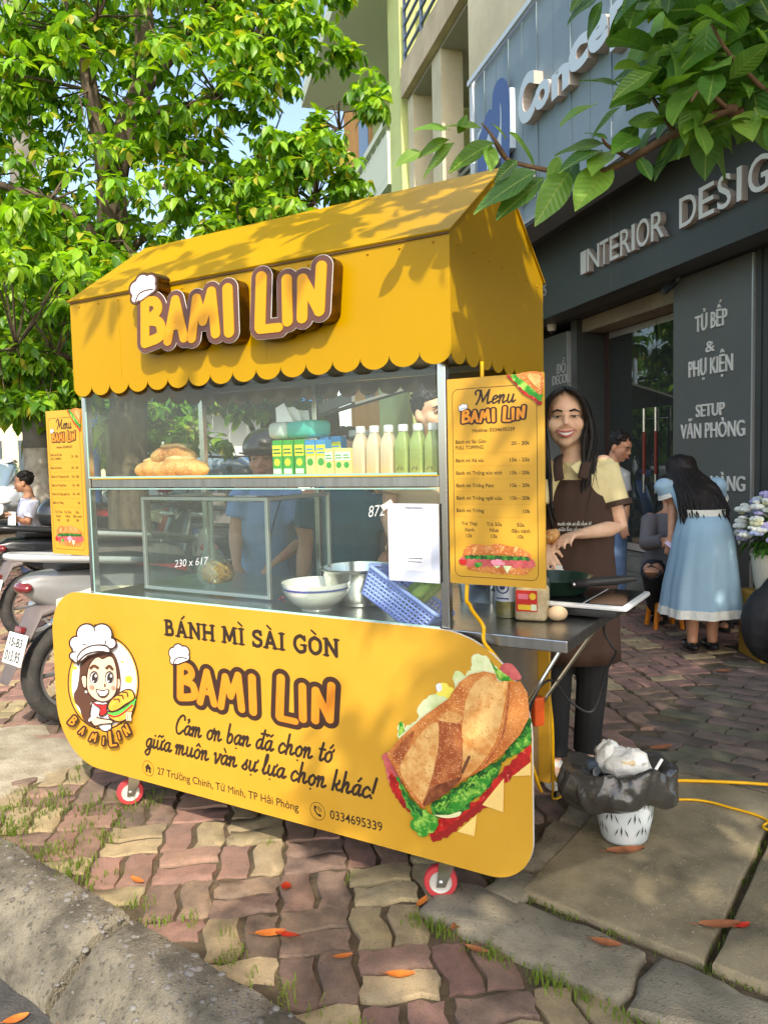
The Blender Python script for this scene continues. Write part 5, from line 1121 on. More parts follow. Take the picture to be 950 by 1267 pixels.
for a in ((335, 1156, .085, .1, 'o', 'orange fallen leaf on the red pavers below the front panel'), (356, 1158, .07, 2.9, 'r', 'reddish fallen leaf touching an orange one on the pavers'), (354, 1097, .04, 1.5, 'r', 'small bright red leaf on the pavers near the kerb', .8), (170, 1090, .06, -.6, 'o', 'curled tan leaf beside the grass near the kerb'), (425, 1184, .05, .2, 'o', 'small orange leaf on the pavers below the address line'), (495, 1207, .075, .0, 'o', 'orange brown leaf at the bottom among the wavy pavers'), (522, 1117, .06, 1.0, 'o', 'narrow orange leaf right below the front right wheel'), (566, 1145, .07, .9, 'b', 'brown leaf in the gap at the corner of the edging stone'), (590, 1176, .06, -.5, 'b', 'red brown leaf in the grass by the edging stone'), (774, 1054, .125, .1, 'b', 'long brown leaf on the slab just below the bin', .3, .03), (750, 1168, .075, -.4, 'b', 'brown leaf in the gap between slab and edging stone', .4, .026), (890, 1146, .11, .0, 'b', 'long brown leaf across the joint between the two slabs', .3, .032), (918, 1146, .05, .3, 'r', 'short rusty leaf at the right of the slab joint', .4, .032), (720, 820, .08, .3, 'b', 'brown leaf on the rear pavers behind the vendor', .4), (818, 926, .1, .2, 'b', 'brown leaf on the rear pavers near the bin', .4), (895, 831, .1, .2, 'b', 'brown leaf on the pavers in front of the shop', .4), (20, 1262, .06, .5, 'o', 'orange leaf on the road beside the kerb, left one', .5, -.115), (85, 1258, .06, 1.2, 'b', 'brown leaf on the road beside the kerb, right one', .5, -.115)): fallen(*a)
# ================================================================= trees
bark = M('bark', S(104, 90, 74), .9, col2=S(64, 54, 44), nscale=14, stretch=(1, 1, .35), bump=.9, bscale=30)
twigm = M('twig', S(124, 92, 66), .8, col2=S(90, 66, 46), nscale=30)
def leaf_verts(L, W, fold=.25, droop=.35, st=6, twist=0.0):
    """leaf along +x, upper side +z; a midrib fold and a drooping tip"""
    vs = []
    for i in range(st):
        t = i / (st - 1); hw = W / 2 * (math.sin(math.pi * t ** .85) ** .85 if 0 < t < 1 else .02)
        zc = -droop * L * t * t; x = L * t * (1 - .12 * droop * t); tw = twist * t
        for s_ in (-1, 0, 1): vs.append(Vec((x, s_ * hw * math.cos(tw), zc + abs(s_) * fold * hw + s_ * hw * math.sin(tw) + (.04 * L * math.sin(9 * t + s_) * (abs(s_)) * .5))))
    return vs, [[i * 3 + s_, (i + 1) * 3 + s_, (i + 1) * 3 + s_ + 1, i * 3 + s_ + 1] for i in range(st - 1) for s_ in (0, 1)]
def leaf_mesh(name, mt, *a, **k):
    vs, fs = leaf_verts(*a, **k); return MB().add(vs, fs).mesh(name, mt, 180)
def basis(x, up):
    x = x.normalized(); z = (up - x * up.dot(x)); z = z.normalized() if z.length > 1e-4 else x.orthogonal().normalized(); y = z.cross(x); return Matrix((x, y, z)).transposed()
class Leaves:
    """many leaves gathered into one numpy mesh"""
    def __init__(s, vs, fs): s.b = np.array([list(v) for v in vs]); s.f = np.array(fs); s.parts = []
    def add(s, p, R, sc): s.parts.append((s.b * sc) @ np.array(R).T + np.array(p))
    def mesh(s, name, mats, rng=None):
        n = len(s.b); N = len(s.parts); V = np.concatenate(s.parts); F = (s.f[None] + (np.arange(N) * n)[:, None, None]).reshape(-1, 4)
        me = bpy.data.meshes.new(name); me.vertices.add(len(V)); me.vertices.foreach_set('co', V.ravel()); me.loops.add(F.size); me.loops.foreach_set('vertex_index', F.ravel()); me.polygons.add(len(F)); me.polygons.foreach_set('loop_start', np.arange(len(F)) * 4); me.polygons.foreach_set('loop_total', np.full(len(F), 4))
        for mt in mats: me.materials.append(mt)
        k = len(s.f); mi = np.repeat(np.array([random.randrange(len(mats)) for _ in range(N)]), k); me.polygons.foreach_set('material_index', mi); me.polygons.foreach_set('use_smooth', np.ones(len(F), bool)); me.update(); me.validate(); return me
LG = [leafmat('leaf_bright', S(166, 200, 66), S(138, 178, 52), .45, 0), leafmat('leaf_mid', S(138, 180, 58), S(112, 156, 46), .45, 0), leafmat('leaf_deep', S(92, 136, 46), S(74, 114, 40), .4, 0)]
LG = LG * 4 + [leafmat('leaf_yellowed', S(196, 186, 78), S(160, 150, 60), .4, 0)]
LGV = leafmat('leaf_varied', S(156, 194, 62), S(120, 164, 48), .45, .35, .02)
def rosette(out, p, rn, size, n=7, droop=.45, axis=None):
    a = (axis or Vec((rn.gauss(0, .5), rn.gauss(0, .5), .7))).normalized(); Q = basis(a.orthogonal(), a)
    for k in range(n):
        t = 2 * math.pi * k / n + rn.uniform(-.4, .4); d = Q @ Vec((math.cos(t), math.sin(t), rn.uniform(-.45, .35))); d.z -= droop * rn.uniform(.3, 1); d.normalize()
        out.append((p + d * .012, basis(d, Vec((rn.gauss(0, .3), rn.gauss(0, .3), 1))), size * rn.uniform(.7, 1.2)))
def tree(label, base, lobes, n_ros, size, seed, trunk, limbs, n_leaf_parts=0, group=None, mats=LG, name='tree', surf=.55):
    rn = random.Random(seed); t = thing(name, label, 'tree', base, group)
    mb = MB(); mb.tube(catmull([tuple(p) for p in trunk[0]], 4), list(np.interp(np.linspace(0, 1, (len(trunk[0]) - 1) * 4 + 1), np.linspace(0, 1, len(trunk[1])), trunk[1])), 12); mb.build('trunk', bark, t, smooth=180)
    wsum = [r ** 2 for c, r in lobes]; tips = []
    per = 15 if n_ros > 1000 else 6
    for i in range(n_ros // per):                         # sprays of shoots, with gaps between them
        c, r = rn.choices(lobes, wsum)[0]; d = Vec((rn.gauss(0, 1), rn.gauss(0, 1), rn.gauss(0, 1))).normalized(); cc = c + d * r * (rn.random() ** surf); rr = r * rn.uniform(.16, .34)
        for k in range(per):
            e = Vec((rn.gauss(0, 1), rn.gauss(0, 1), rn.gauss(0, .55))); tips.append((cc + e * rr * .62, (d + e * .5).normalized()))
    for l in limbs: MB().tube(catmull([tuple(p) for p in l[0]], 4), list(np.linspace(l[1], l[2], (len(l[0]) - 1) * 4 + 1)), 8).build('limb', bark, t, smooth=180)
    ends = [p for l in limbs for p in l[0][1:]] + [trunk[0][-1]]
    tw = MB()
    for p, d in tips[::(8 if n_ros > 1000 else 4)]:
        e = min(ends, key=lambda q: (q - p).length); m_ = e.lerp(p, .55) + Vec((rn.gauss(0, .08), rn.gauss(0, .08), .1)); tw.tube([e, m_, p], [.010, .006, .0025], 4, False)
    tw.build('twigs', bark, t, kind='stuff')
    out = []
    for p, d in tips: rosette(out, p, rn, size, 7, .5, Vec((d.x * .5 + rn.gauss(0, .3), d.y * .5 + rn.gauss(0, .3), .6)))
    if n_leaf_parts:
        vis = [i for i, o in enumerate(out) if (lambda q: -5 < q[0] < 520 and -5 < q[1] < 480)(project(o[0]))]
        vis.sort(key=lambda i: project(out[i][0])[2] / out[i][2]); pick = set(vis[:n_leaf_parts])
        ms = [leaf_mesh('leaf', LGV, 1, .46, .3, d_, 6, tw_) for d_, tw_ in ((.25, .2), (.5, -.3), (.4, .5))]
        for i in pick:
            p, R, s_ = out[i]; o = obj('leaf', ms[i % 3], t); o.matrix_parent_inverse = Matrix.Identity(4); o.matrix_local = Matrix.Translation(p - Vec(base)) @ R.to_4x4() @ Matrix.Scale(s_, 4)
        out = [o for i, o in enumerate(out) if i not in pick]
    L = Leaves(*leaf_verts(1, .46, .3, .4, 4, .2))
    for p, R, s_ in out: L.add(p, R, s_)
    obj('foliage', L.mesh('foliage', mats), t, kind='stuff')
    return t
V3 = lambda *a: Vec(a)
D = at_depth
TB = V3(-2.15, 6.6, 0)
lobes = [(D(110, 150, 6.2), 1.15), (D(300, 150, 6.4), .85), (D(50, 330, 5.7), .75), (D(230, 290, 6.4), .95), (D(425, 125, 6.5), .42), (D(455, 90, 6.6), .3), (D(395, 240, 6.6), .55), (D(20, 60, 6.5), 1.2), (D(330, 10, 6.9), .75), (D(20, 440, 5.6), .5), (D(60, 470, 5.9), .35), (D(180, -160, 6.6), 1.5), (D(-170, 200, 6.4), 1.4), (D(120, 400, 6.6), .7), (D(430, 20, 6.8), .35), (D(300, 260, 6.2), .5), (D(360, 210, 6.2), .4)]
tr0 = [TB, V3(-2.2, 6.62, 1.2), V3(-2.12, 6.6, 2.4), V3(-2.2, 6.55, 3.6), D(180, 80, 6.6), D(160, -120, 6.6)]
limbs = [([V3(-2.12, 6.6, 2.4), D(120, 300, 6.3), D(60, 250, 6.0), D(-30, 220, 5.9)], .08, .02), ([V3(-2.2, 6.55, 3.0), D(250, 240, 6.6), D(330, 190, 6.7), D(420, 160, 6.7)], .035, .01), ([V3(-2.2, 6.55, 3.4), D(112, 110, 6.3), D(95, 40, 6.3), D(70, -60, 6.3)], .08, .03), ([D(180, 110, 6.6), D(230, 50, 6.7), D(265, 0, 6.8)], .05, .015), ([D(180, 140, 6.6), D(270, 120, 6.6), D(310, 60, 6.6), D(330, 0, 6.8)], .05, .012), ([V3(-2.12, 6.6, 2.2), D(70, 440, 5.9), D(20, 430, 5.6)], .05, .012), ([V3(-2.12, 6.6, 2.5), D(300, 330, 6.5), D(390, 250, 6.6)], .05, .012), ([D(95, 40, 6.3), D(120, 20, 6.2), D(140, -30, 6.2)], .03, .01)]
tree('large leafy street tree with bright green whorled leaves behind the cart', TB, lobes, 4300, .112, 31, (tr0, [.2, .17, .15, .12, .09, .05]), limbs, 296, None, name='street_tree', surf=.4)
# trees farther off
def far_tree(label, x, y, h, r, seed, n=420, sz=.3):
    rn = random.Random(seed); c = V3(x, y, h); lb = [(c + V3(rn.uniform(-.7, .7) * r, rn.uniform(-.7, .7) * r, rn.uniform(-.4, .5) * r), r * rn.uniform(.5, .75)) for _ in range(6)]
    tree(label, V3(x, y, -.02), lb, n, sz, seed, ([V3(x, y, -.05), V3(x + .1, y, h * .4), V3(x, y, h)], [.16, .13, .06]), [([V3(x, y, h * .5), c + V3(r * .5, 0, .2)], .07, .02), ([V3(x, y, h * .55), c + V3(-r * .5, .2, .3)], .07, .02)], 0, 'trees beyond the parked scooters')
far_tree('rounded green tree at the far left edge behind the man in white', -10.2, 19, 3.6, 2.1, 3)
far_tree('dark leafy tree seen through the left half of the glass case', -3.6, 10.5, 3.0, 1.7, 4, 520)
far_tree('green tree seen through the glass beside the road sign', -2.3, 15, 2.6, 1.3, 5)
far_tree('small bushy tree between the white posts behind the glass case', -4.6, 14, 1.9, 1.2, 6, 300, .24)
far_tree('hazy tree behind the grey utility pole', -8.6, 24, 3.4, 2.2, 7)
far_tree('tall dark tree standing behind the upper shelf of bottles', -.9, 12.5, 4.2, 1.7, 8, 420)
# the tree whose branch hangs into the picture from the right; its crown shades the pavement
NB = V3(2.7, -.2, 0); rn = random.Random(77)
nt_ = thing('street_tree', 'tree whose twig with large glossy leaves hangs in from the upper right', 'tree', NB)
MB().tube(catmull([tuple(v) for v in (NB, V3(2.68, -.2, 1.2), V3(2.6, -.25, 2.6), V3(2.4, -.3, 4.2))], 4), list(np.linspace(.17, .09, 13)), 12).build('trunk', bark, nt_, smooth=180)
br = [V3(2.6, -.22, 2.3), V3(1.9, .7, 2.35), D(1010, 95, 1.62), D(900, 135, 1.66), D(835, 165, 1.7), D(780, 196, 1.74), D(738, 214, 1.77), D(700, 213, 1.8), D(662, 207, 1.83), D(626, 196, 1.86), D(612, 176, 1.88)]
MB().tube(catmull([tuple(p) for p in br], 5), list(np.interp(np.linspace(0, 1, 51), [0, .2, 1], [.03, .011, .0035])), 8).build('branch', twigm, nt_, smooth=180)
for l in ([D(626, 196, 1.86), D(612, 172, 1.86), D(596, 152, 1.88)], [D(835, 165, 1.7), D(800, 110, 1.75), D(782, 90, 1.76)], [D(780, 196, 1.74), D(752, 180, 1.72), D(745, 170, 1.7)], [D(950, 115, 1.64), D(905, 70, 1.6), D(880, 30, 1.58)], [V3(1.9, .7, 2.35), V3(1.1, 1.2, 2.55), D(800, -40, 1.6), D(760, -8, 1.6)], [D(900, 135, 1.66), D(870, 110, 1.6), D(855, 125, 1.55)]):
    MB().tube(catmull([tuple(p) for p in l], 4), list(np.linspace(.006, .0022, (len(l) - 1) * 4 + 1)), 6).build('twig', twigm, nt_, smooth=180)
def veined(name, col, col2, back):
    mt = leafmat(name, col, col2, back, .22, .012, .32); t = mt.node_tree; Ln = t.links.new; b = t.nodes['Principled BSDF']
    tc = t.nodes.new('ShaderNodeTexCoord'); sx = t.nodes.new('ShaderNodeSeparateXYZ'); Ln(tc.outputs['Object'], sx.inputs[0])
    ay = t.nodes.new('ShaderNodeMath'); ay.operation = 'ABSOLUTE'; Ln(sx.outputs['Y'], ay.inputs[0])
    mr = t.nodes.new('ShaderNodeMapRange'); mr.inputs[1].default_value = .006; mr.inputs[2].default_value = .016; mr.inputs[3].default_value = .8; mr.inputs[4].default_value = 0; Ln(ay.outputs[0], mr.inputs[0])
    old = b.inputs['Base Color'].links[0].from_socket; mx = t.nodes.new('ShaderNodeMix'); mx.data_type = 'RGBA'; mx.inputs['B'].default_value = (*S(168, 190, 96), 1); Ln(old, mx.inputs['A']); Ln(mr.outputs[0], mx.inputs['Factor']); Ln(mx.outputs['Result'], b.inputs['Base Color'])
    ad = t.nodes.new('ShaderNodeMath'); ad.operation = 'MULTIPLY_ADD'; ad.inputs[1].default_value = -.9; Ln(ay.outputs[0], ad.inputs[0]); Ln(sx.outputs['X'], ad.inputs[2])
    sn = t.nodes.new('ShaderNodeMath'); sn.operation = 'SINE'; ml = t.nodes.new('ShaderNodeMath'); ml.operation = 'MULTIPLY'; ml.inputs[1].default_value = 62; Ln(ad.outputs[0], ml.inputs[0]); Ln(ml.outputs[0], sn.inputs[0])
    bp_ = t.nodes.new('ShaderNodeBump'); bp_.inputs['Strength'].default_value = .22; bp_.inputs['Distance'].default_value = .004; Ln(sn.outputs[0], bp_.inputs['Height']); Ln(bp_.outputs[0], b.inputs['Normal']); return mt
VL = [veined('big_leaf_light', S(134, 176, 80), S(112, 156, 66), .4), veined('big_leaf_mid', S(112, 156, 62), S(90, 134, 52), .4), veined('big_leaf_deep', S(84, 126, 58), S(68, 108, 50), .35)]
BM = [[leaf_mesh('leaf', mt, 1, w_, f_, d_, 9, tw_) for w_, f_, d_, tw_ in ((.5, .22, .1, .25), (.44, .25, .22, -.35), (.54, .18, .14, .4), (.48, .35, .05, -.15))] for mt in VL]
def big_leaf(b, tip, up, tone, var):
    d = tip - b; R = basis(d, up); o = obj('leaf', BM[tone][var % 4], nt_); o.matrix_parent_inverse = Matrix.Identity(4); o.matrix_local = Matrix.Translation(b - NB) @ R.to_4x4() @ Matrix.Scale(d.length, 4)
tl = [(556, 160, 512, 156, 1), (566, 165, 580, 139, 1), (596, 158, 548, 150, 1), (556, 172, 516, 194, 1), (562, 176, 520, 218, 0), (612, 176, 550, 203, 1), (520, 186, 488, 203, 0), (606, 180, 607, 211, 0), (626, 172, 610, 149, 1), (630, 163, 672, 203, 0), (664, 211, 581, 257, 2), (674, 219, 612, 270, 2), (692, 193, 678, 226, 0), (704, 212, 664, 269, 0), (712, 192, 692, 246, 2), (752, 206, 711, 257, 0), (748, 177, 685, 187, 1), (745, 186, 690, 198, 2), (752, 172, 724, 160, 1), (753, 187, 731, 214, 0), (738, 128, 691, 149, 1), (768, 132, 726, 164, 1), (767, 106, 718, 92, 2), (798, 86, 760, 82, 1), (792, 116, 755, 129, 1), (802, 121, 838, 108, 0), (777, 151, 822, 145, 1), (787, 169, 757, 187, 1), (856, 128, 850, 176, 0), (884, 72, 890, 114, 0), (888, 36, 828, 90, 1), (935, 34, 956, 64, 0), (745, 0, 724, 49, 2), (773, 2, 756, 52, 2), (738, -4, 700, 24, 2), (791, -4, 778, 32, 2), (830, -12, 826, 12, 2), (722, -10, 704, 12, 2), (800, 96, 812, 60, 1), (818, 150, 838, 100, 1), (850, 60, 800, 70, 1), (640, 198, 612, 222, 2), (760, 190, 790, 150, 2), (790, 196, 806, 222, 2), (830, 170, 818, 200, 2)]
for i, (x0, y0, x1, y1, tn) in enumerate(tl):
    dz = float(np.interp(x0, [500, 950], [1.92, 1.62])); b_ = D(x0, y0, dz + rn.uniform(-.02, .02)); t_ = D(x1, y1, dz + rn.uniform(-.06, .03)); big_leaf(b_, t_, Vec((rn.gauss(0, .35), -.75, .7)), tn, i)
for i in range(235):                                      # the thick of the branch at the right edge
    x0, y0 = rn.uniform(800, 1010), rn.uniform(-20, 165); dz = rn.uniform(1.6, 2.05)
    b_ = D(x0, y0, dz); d_ = Vec((rn.gauss(-.2, .6), rn.gauss(-.2, .5), rn.uniform(-1, .25))).normalized(); big_leaf(b_, b_ + d_ * rn.uniform(.09, .15), Vec((rn.gauss(0, .5), rn.gauss(-.4, .4), 1)), rn.choice((1, 2, 2, 0)), i)
L = Leaves(*leaf_verts(1, .46, .3, .3, 4, .2)); out = []
SHADE = [(V3(2.6, -.6, 4.3), 1.6, 560), (V3(1.5, -1.6, 4.0), 1.1, 260), (V3(2.6, 1.3, 4.4), 1.25, 420), (V3(3.9, .4, 4.4), 1.5, 420), (V3(1.25, .2, 3.6), .8, 200), (V3(3.3, 2.6, 5.2), 1.2, 300), (V3(1.2, -2.9, 4.0), 1.1, 200), (V3(.85, -2.3, 3.7), .7, 40), (V3(-.05, .95, 3.7), .75, 42), (V3(.75, 1.05, 2.95), .42, 46), (V3(.35, 1.2, 3.3), .4, 22)]
for c, r, n in SHADE:
    for k in range(n):
        d = Vec((rn.gauss(0, 1), rn.gauss(0, 1), rn.gauss(0, .6))).normalized(); p = c + Vec((d.x * r, d.y * r, d.z * r * .5)) * (rn.random() ** .5)
        q = project(p)
        if q[2] > .05 and -40 < q[0] < 990 and q[1] > -60: continue
        rosette(out, p, rn, .13, 7, .4)
for p, R, s_ in out: L.add(p, R, s_)
obj('foliage', L.mesh('foliage', LG), nt_, kind='stuff')
for e in ([V3(2.4, -.3, 4.2), V3(1.5, -1.4, 4.1)], [V3(2.5, -.3, 3.6), V3(2.6, 1.2, 4.4), V3(3.3, 2.5, 5.1)], [V3(2.5, -.3, 3.8), V3(3.8, .4, 4.4)], [V3(2.55, -.25, 3.0), V3(1.4, .1, 3.6)], [V3(1.5, -1.4, 4.1), V3(1.2, -2.8, 4.0)]): MB().tube(e, list(np.linspace(.07, .02, len(e))), 8).build('limb', bark, nt_, smooth=180)
# ================================================================= the shop and the houses along the pavement
FO = Vec((2.264, 7.209, 0)); fa = R_(14.2)
FXV = Vec((math.sin(fa), -math.cos(fa), 0)); FNV = Vec((-math.cos(fa), -math.sin(fa), 0))
WF = Frame(FO, FXV, (0, 0, 1), FNV)                        # shop front: a to the right, b up, c to the street
slate = M('slate_cladding', S(74, 77, 75), .45, col2=S(66, 69, 67), nscale=1.2, spec=.4); slate2 = M('slate_panel', S(100, 103, 99), .4, col2=S(92, 95, 92), nscale=1, spec=.4)
trim = M('aluminium_trim', (.55, .56, .56), .35, .7); conc_w = M('render_cream', S(214, 204, 176), .85, col2=S(186, 176, 150), nscale=1.2, bump=.2)
letw = M('letter_white', S(226, 224, 216), .5); lets = M('letter_side', S(190, 176, 164), .5)
shop = thing('shop_building', 'dark grey shop front with blue sign board, raised white letters and glass doors', 'shop', FO)
B = lambda nm, mt, a0, a1, b0, b1, c0, c1, par=None, bev=0.0: MB().fbox(WF, a0, a1, b0, b1, c0, c1, bev).build(nm, mt, par or shop)
# wall panels
B('wall', slate, 1.81, 1.9, 0, 2.70, -.4, .03); B('wall', slate, -1.03, -.90, 0, 2.70, -.4, .0); B('wall', slate, -6, -1.66, 0, 2.70, -.4, .0)
pn = B('wall_panel', slate2, .83, 1.735, .02, 2.695, -.3, .06); B('trim', trim, 1.737, 1.752, .02, 2.69, -.1, .062); B('wall', slate, 1.754, 1.806, 0, 2.70, -.3, .04)
B('trim', trim, 1.902, 1.916, 0, 2.70, -.3, .05)
p2 = B('wall_panel', slate2, -1.655, -1.04, .02, 2.60, -.3, .04); B('trim', trim, -1.035, -1.025, .3, 2.6, -.05, .045)
def let(par, fr, s_, a, b, h, c=0., d=.012, al='C', w=None, mt=None, bold=.012): 
    mb = MB(); text(mb, fr, s_, a, b, w, h, c + d, d, align=al, bold=bold); return mb.build('lettering', mt or letw, par)
PF = Frame(WF(0, 0, .0605), FXV, (0, 0, 1), FNV)
for s_, x, y, wpx, hpx in (('TỦ BẾP', 861, 411, 39, 22), ('&', 874, 436, 11, 15), ('PHỤ KIỆN', 853, 467, 54, 22), ('SETUP', 862, 516, 35, 17), ('VĂN PHÒNG', 843, 543, 79, 20), ('HÀNG', 880, 606, 42, 20), ('NEW', 879, 668, 42, 18)):
    a0, b0 = PF.px(x, y); a1, _ = PF.px(x + wpx, y - wpx * .1); _, b1 = PF.px(x, y - hpx); let(pn, PF, s_, a0, b0, (b1 - b0) * .92, 0, .012, 'L', a1 - a0, None, .002)
QF = Frame(WF(0, 0, .0405), FXV, (0, 0, 1), FNV)
for s_, x, y, wpx, hpx in (('ĐỒ', 689, 463, 11, 12), ('DECOR', 684, 477, 21, 12)):
    a0, b0 = QF.px(x, y); a1, _ = QF.px(x + wpx, y - wpx * .1); _, b1 = QF.px(x, y - hpx); let(p2, QF, s_, a0, b0, b1 - b0, 0, .01, 'L', a1 - a0, M('letter_dull', S(170, 172, 170), .5), .0)
# fascia with raised letters
FC = Frame(WF(0, 0, .35), FXV, (0, 0, 1), FNV)
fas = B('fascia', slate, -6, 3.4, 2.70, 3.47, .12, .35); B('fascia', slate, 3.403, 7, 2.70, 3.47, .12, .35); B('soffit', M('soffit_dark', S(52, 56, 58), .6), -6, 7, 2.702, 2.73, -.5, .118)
B('trim', M('joint_line', S(110, 114, 114), .6), .36, .364, 2.705, 3.46, .3502, .3515, fas)
def raised(fr, par, s_, x0, y0, x1, y1, d, base, hpx, lm, sm_, bold=.004):
    """one raised letter between two photo points of its baseline"""
    a0, b0 = fr.px(x0, y0, d); a1, b1 = fr.px(x1, y1, d); _, b2 = fr.px(x0, y0 - hpx, d); mb = MB(); h = b2 - b0
    text(mb, fr, s_, a0, base if base is not None else b0, a1 - a0, h, d, d, bold=bold); o = mb.build('letter', [lm, sm_], par)
    for p in o.data.polygons:
        if abs(Vec(p.normal).dot(fr.n)) < .6: p.material_index = 1
    return o
xs = [(718, 725), (726, 741), (742, 752), (754, 765), (767, 780), (781, 785), (787, 803), (805, 821), (840, 861), (864, 883), (887, 904), (911, 917), (925, 951), (957, 986)]
for ch, (x0, x1) in zip('INTERIORDESIGN', xs):
    yb = lambda x: 340 + (x - 718) * (233 - 340) / (946 - 718); raised(FC, fas, ch, x0, yb(x0), x1, yb(x1), .05, None, 29 + (x0 - 718) * .078, letw, lets)
let(fas, FC, '5', *FC.px(673, 366), .11, 0, .01, 'L', None, M('letter_dull', S(170, 172, 170), .5))
# blue sign board
blue = M('board_blue', S(140, 158, 168), .5, col2=S(130, 148, 158), nscale=1.5, spec=.4); BF = Frame(WF(0, 0, .8), FXV, (0, 0, 1), FNV)
aL, bT = BF.px(584, 102); _, bB = BF.px(655, 277)
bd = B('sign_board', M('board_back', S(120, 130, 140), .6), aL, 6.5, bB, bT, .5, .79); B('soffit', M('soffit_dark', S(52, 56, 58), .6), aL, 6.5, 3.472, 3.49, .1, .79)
x = aL + .05; k = 0
while x < 6.4:
    w_ = .62; B('cladding_panel', blue, x, x + w_ - .008, bB + .03, bT - .05, .7905, .80 + .0015 * (k % 2), bd, .002)
    B('rib', blue, x + .3, x + .32, bB + .03, bT - .05, .8035, .812, bd); x += w_; k += 1
tl_ = M('trim_pale_blue', S(206, 218, 226), .4)
B('edge_trim', tl_, aL, aL + .05, bB, bT, .7905, .83, bd); B('edge_trim', tl_, aL, 6.5, bT - .05, bT, .8305, .86, bd); B('edge_trim', M('trim_grey', S(150, 160, 164), .5), aL, 6.5, bB, bB + .03, .8205, .84, bd)
lb = M('sign_letter_pale', S(196, 212, 224), .5)
for ch, x0, y0, x1, y1, hp in (('C', 641, 158, 661, 142, 54), ('o', 661, 139, 680, 124, 42), ('n', 682, 123, 704, 105, 42), ('c', 703, 94, 727, 78, 50), ('e', 727, 70, 752, 51, 52), ('p', 754, 45, 780, 26, 52), ('t', 786, 14, 800, 3, 70), ('I', 826, 66, 838, 58, 110), ('H', 853, 38, 882, 18, 120), ('I', 905, -4, 920, -12, 120)): raised(BF, bd, ch, x0, y0, x1, y1, .09, None, hp, lb, lets, .045)
a0, b0 = BF.px(598, 222); a1, b1 = BF.px(638, 112); lg = MB().poly(BF, [[(a0, b0), (a1, b0), (a1, BF.px(638, 108)[1]), (a0, BF.px(598, 165)[1])]], .06, .055).build('logo_plate', lb, bd)
mb = MB(); nv = M('logo_navy', S(62, 92, 150), .5)
c_ = ((a0 * .62 + a1 * .38), b0 * .62 + b1 * .38); rr = (a1 - a0) * .2
put_region(mb, BF, [([(c_[0] - rr * 1.2, c_[1] - rr * 3), (c_[0] - rr * 1.2, c_[1] + rr * .7)], rr * .75), (catmull([(c_[0] - rr * 1.2, c_[1] + rr * .7), (c_[0], c_[1] + rr * 1.6), (c_[0] + rr * 1.0, c_[1] + rr * .6), (c_[0] + rr * 1.2, c_[1] + rr * 2.6), (c_[0] + rr * 2.4, c_[1] + rr * 1.8), (c_[0] + rr * 2.3, c_[1] - rr * 2)]), rr * .6)], 0, .061); mb.build('logo_mark', nv, lg)
let(bd, Frame(WF(0, 0, .8125), FXV, (0, 0, 1), FNV), 'NH', *BF.px(637, 263), .25, 0, .03, 'L', None)
# doorway: header, frame, recessed glass doors, dark interior, steps
B('door_header', M('header_beige', S(150, 140, 120), .6, col2=S(132, 122, 104), nscale=3), -.895, .825, 2.56, 2.695, -.32, -.06)
B('wall', slate, -.9, -.87, .3, 2.56, -.4, -.05); B('door_post', M('wood_post', S(70, 52, 48), .5), -.865, -.80, .32, 2.555, -.36, -.30)
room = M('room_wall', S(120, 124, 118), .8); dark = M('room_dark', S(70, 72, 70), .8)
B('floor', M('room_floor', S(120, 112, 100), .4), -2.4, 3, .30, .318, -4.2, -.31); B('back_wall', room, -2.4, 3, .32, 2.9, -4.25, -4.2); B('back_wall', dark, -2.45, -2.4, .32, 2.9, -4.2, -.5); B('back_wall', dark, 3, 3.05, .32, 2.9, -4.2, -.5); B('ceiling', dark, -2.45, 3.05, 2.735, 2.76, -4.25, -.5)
for a0, a1, b0, b1, c0, mt, nm, lbl in ((-.2, .55, .32, 2.2, -2.9, M('cabinet_white', S(196, 196, 190), .5), 'cabinet', 'tall white cabinet standing inside the shop behind the door handles'), (.5, .9, 1.2, 1.6, -2.4, M('cabinet_orange', S(190, 140, 50), .5), 'wall_cabinet', 'small orange wall cabinet inside the shop'), (-.3, .7, .32, .8, -1.6, M('counter_grey', S(150, 150, 146), .5), 'shop_counter', 'low grey counter inside the shop behind the glass doors'), (.05, .3, .32, .9, -.9, M('barrel_blue', S(40, 110, 190), .4), 'water_tank', 'blue water tank just inside the right glass door'), (-.45, -.15, .32, .55, -.7, M('basket_brown', S(120, 84, 50), .8, bump=.6), 'fruit_basket', 'brown basket on the floor just inside the left glass door')):
    mb = MB(); mb.fbox(WF, a0, a1, b0, b1, c0, c0 + .35, .02)
    if nm == 'water_tank': mb = MB(); mb.lathe([(.12, 0), (.13, .04), (.125, .3), (.13, .34), (.12, .45), (.05, .52), (.05, .56)], WF(.17, .32, c0), 20)
    if nm == 'fruit_basket': mb = MB(); mb.lathe([(.1, 0), (.14, .1), (.16, .2), (.15, .2), (.1, .02)], WF(-.3, .32, c0), 18)
    o = mb.build(nm, mt, smooth=40); tag(o, lbl, nm.split('_')[-1])
    if nm == 'cabinet':
        for q in (-.19, .18): MB().fbox(WF, q, q + .36, .36, 2.17, c0 + .3505, c0 + .362, .003).build('cabinet_door', M('cabinet_door', S(206, 206, 200), .4), o)
    if nm == 'fruit_basket':
        for k in range(6): MB().ell(WF(-.3 + .07 * math.cos(k * 1.05), .52, c0 + .07 * math.sin(k * 1.05)), (.04, .04, .04), None, 10, 7).build('fruit', M('fruit_%d' % (k % 2), ((S(180, 50, 40), S(190, 150, 60))[k % 2]), .4), o, smooth=180)
dgl = glass('door_glass', (.62, .7, .68), .12, .03)
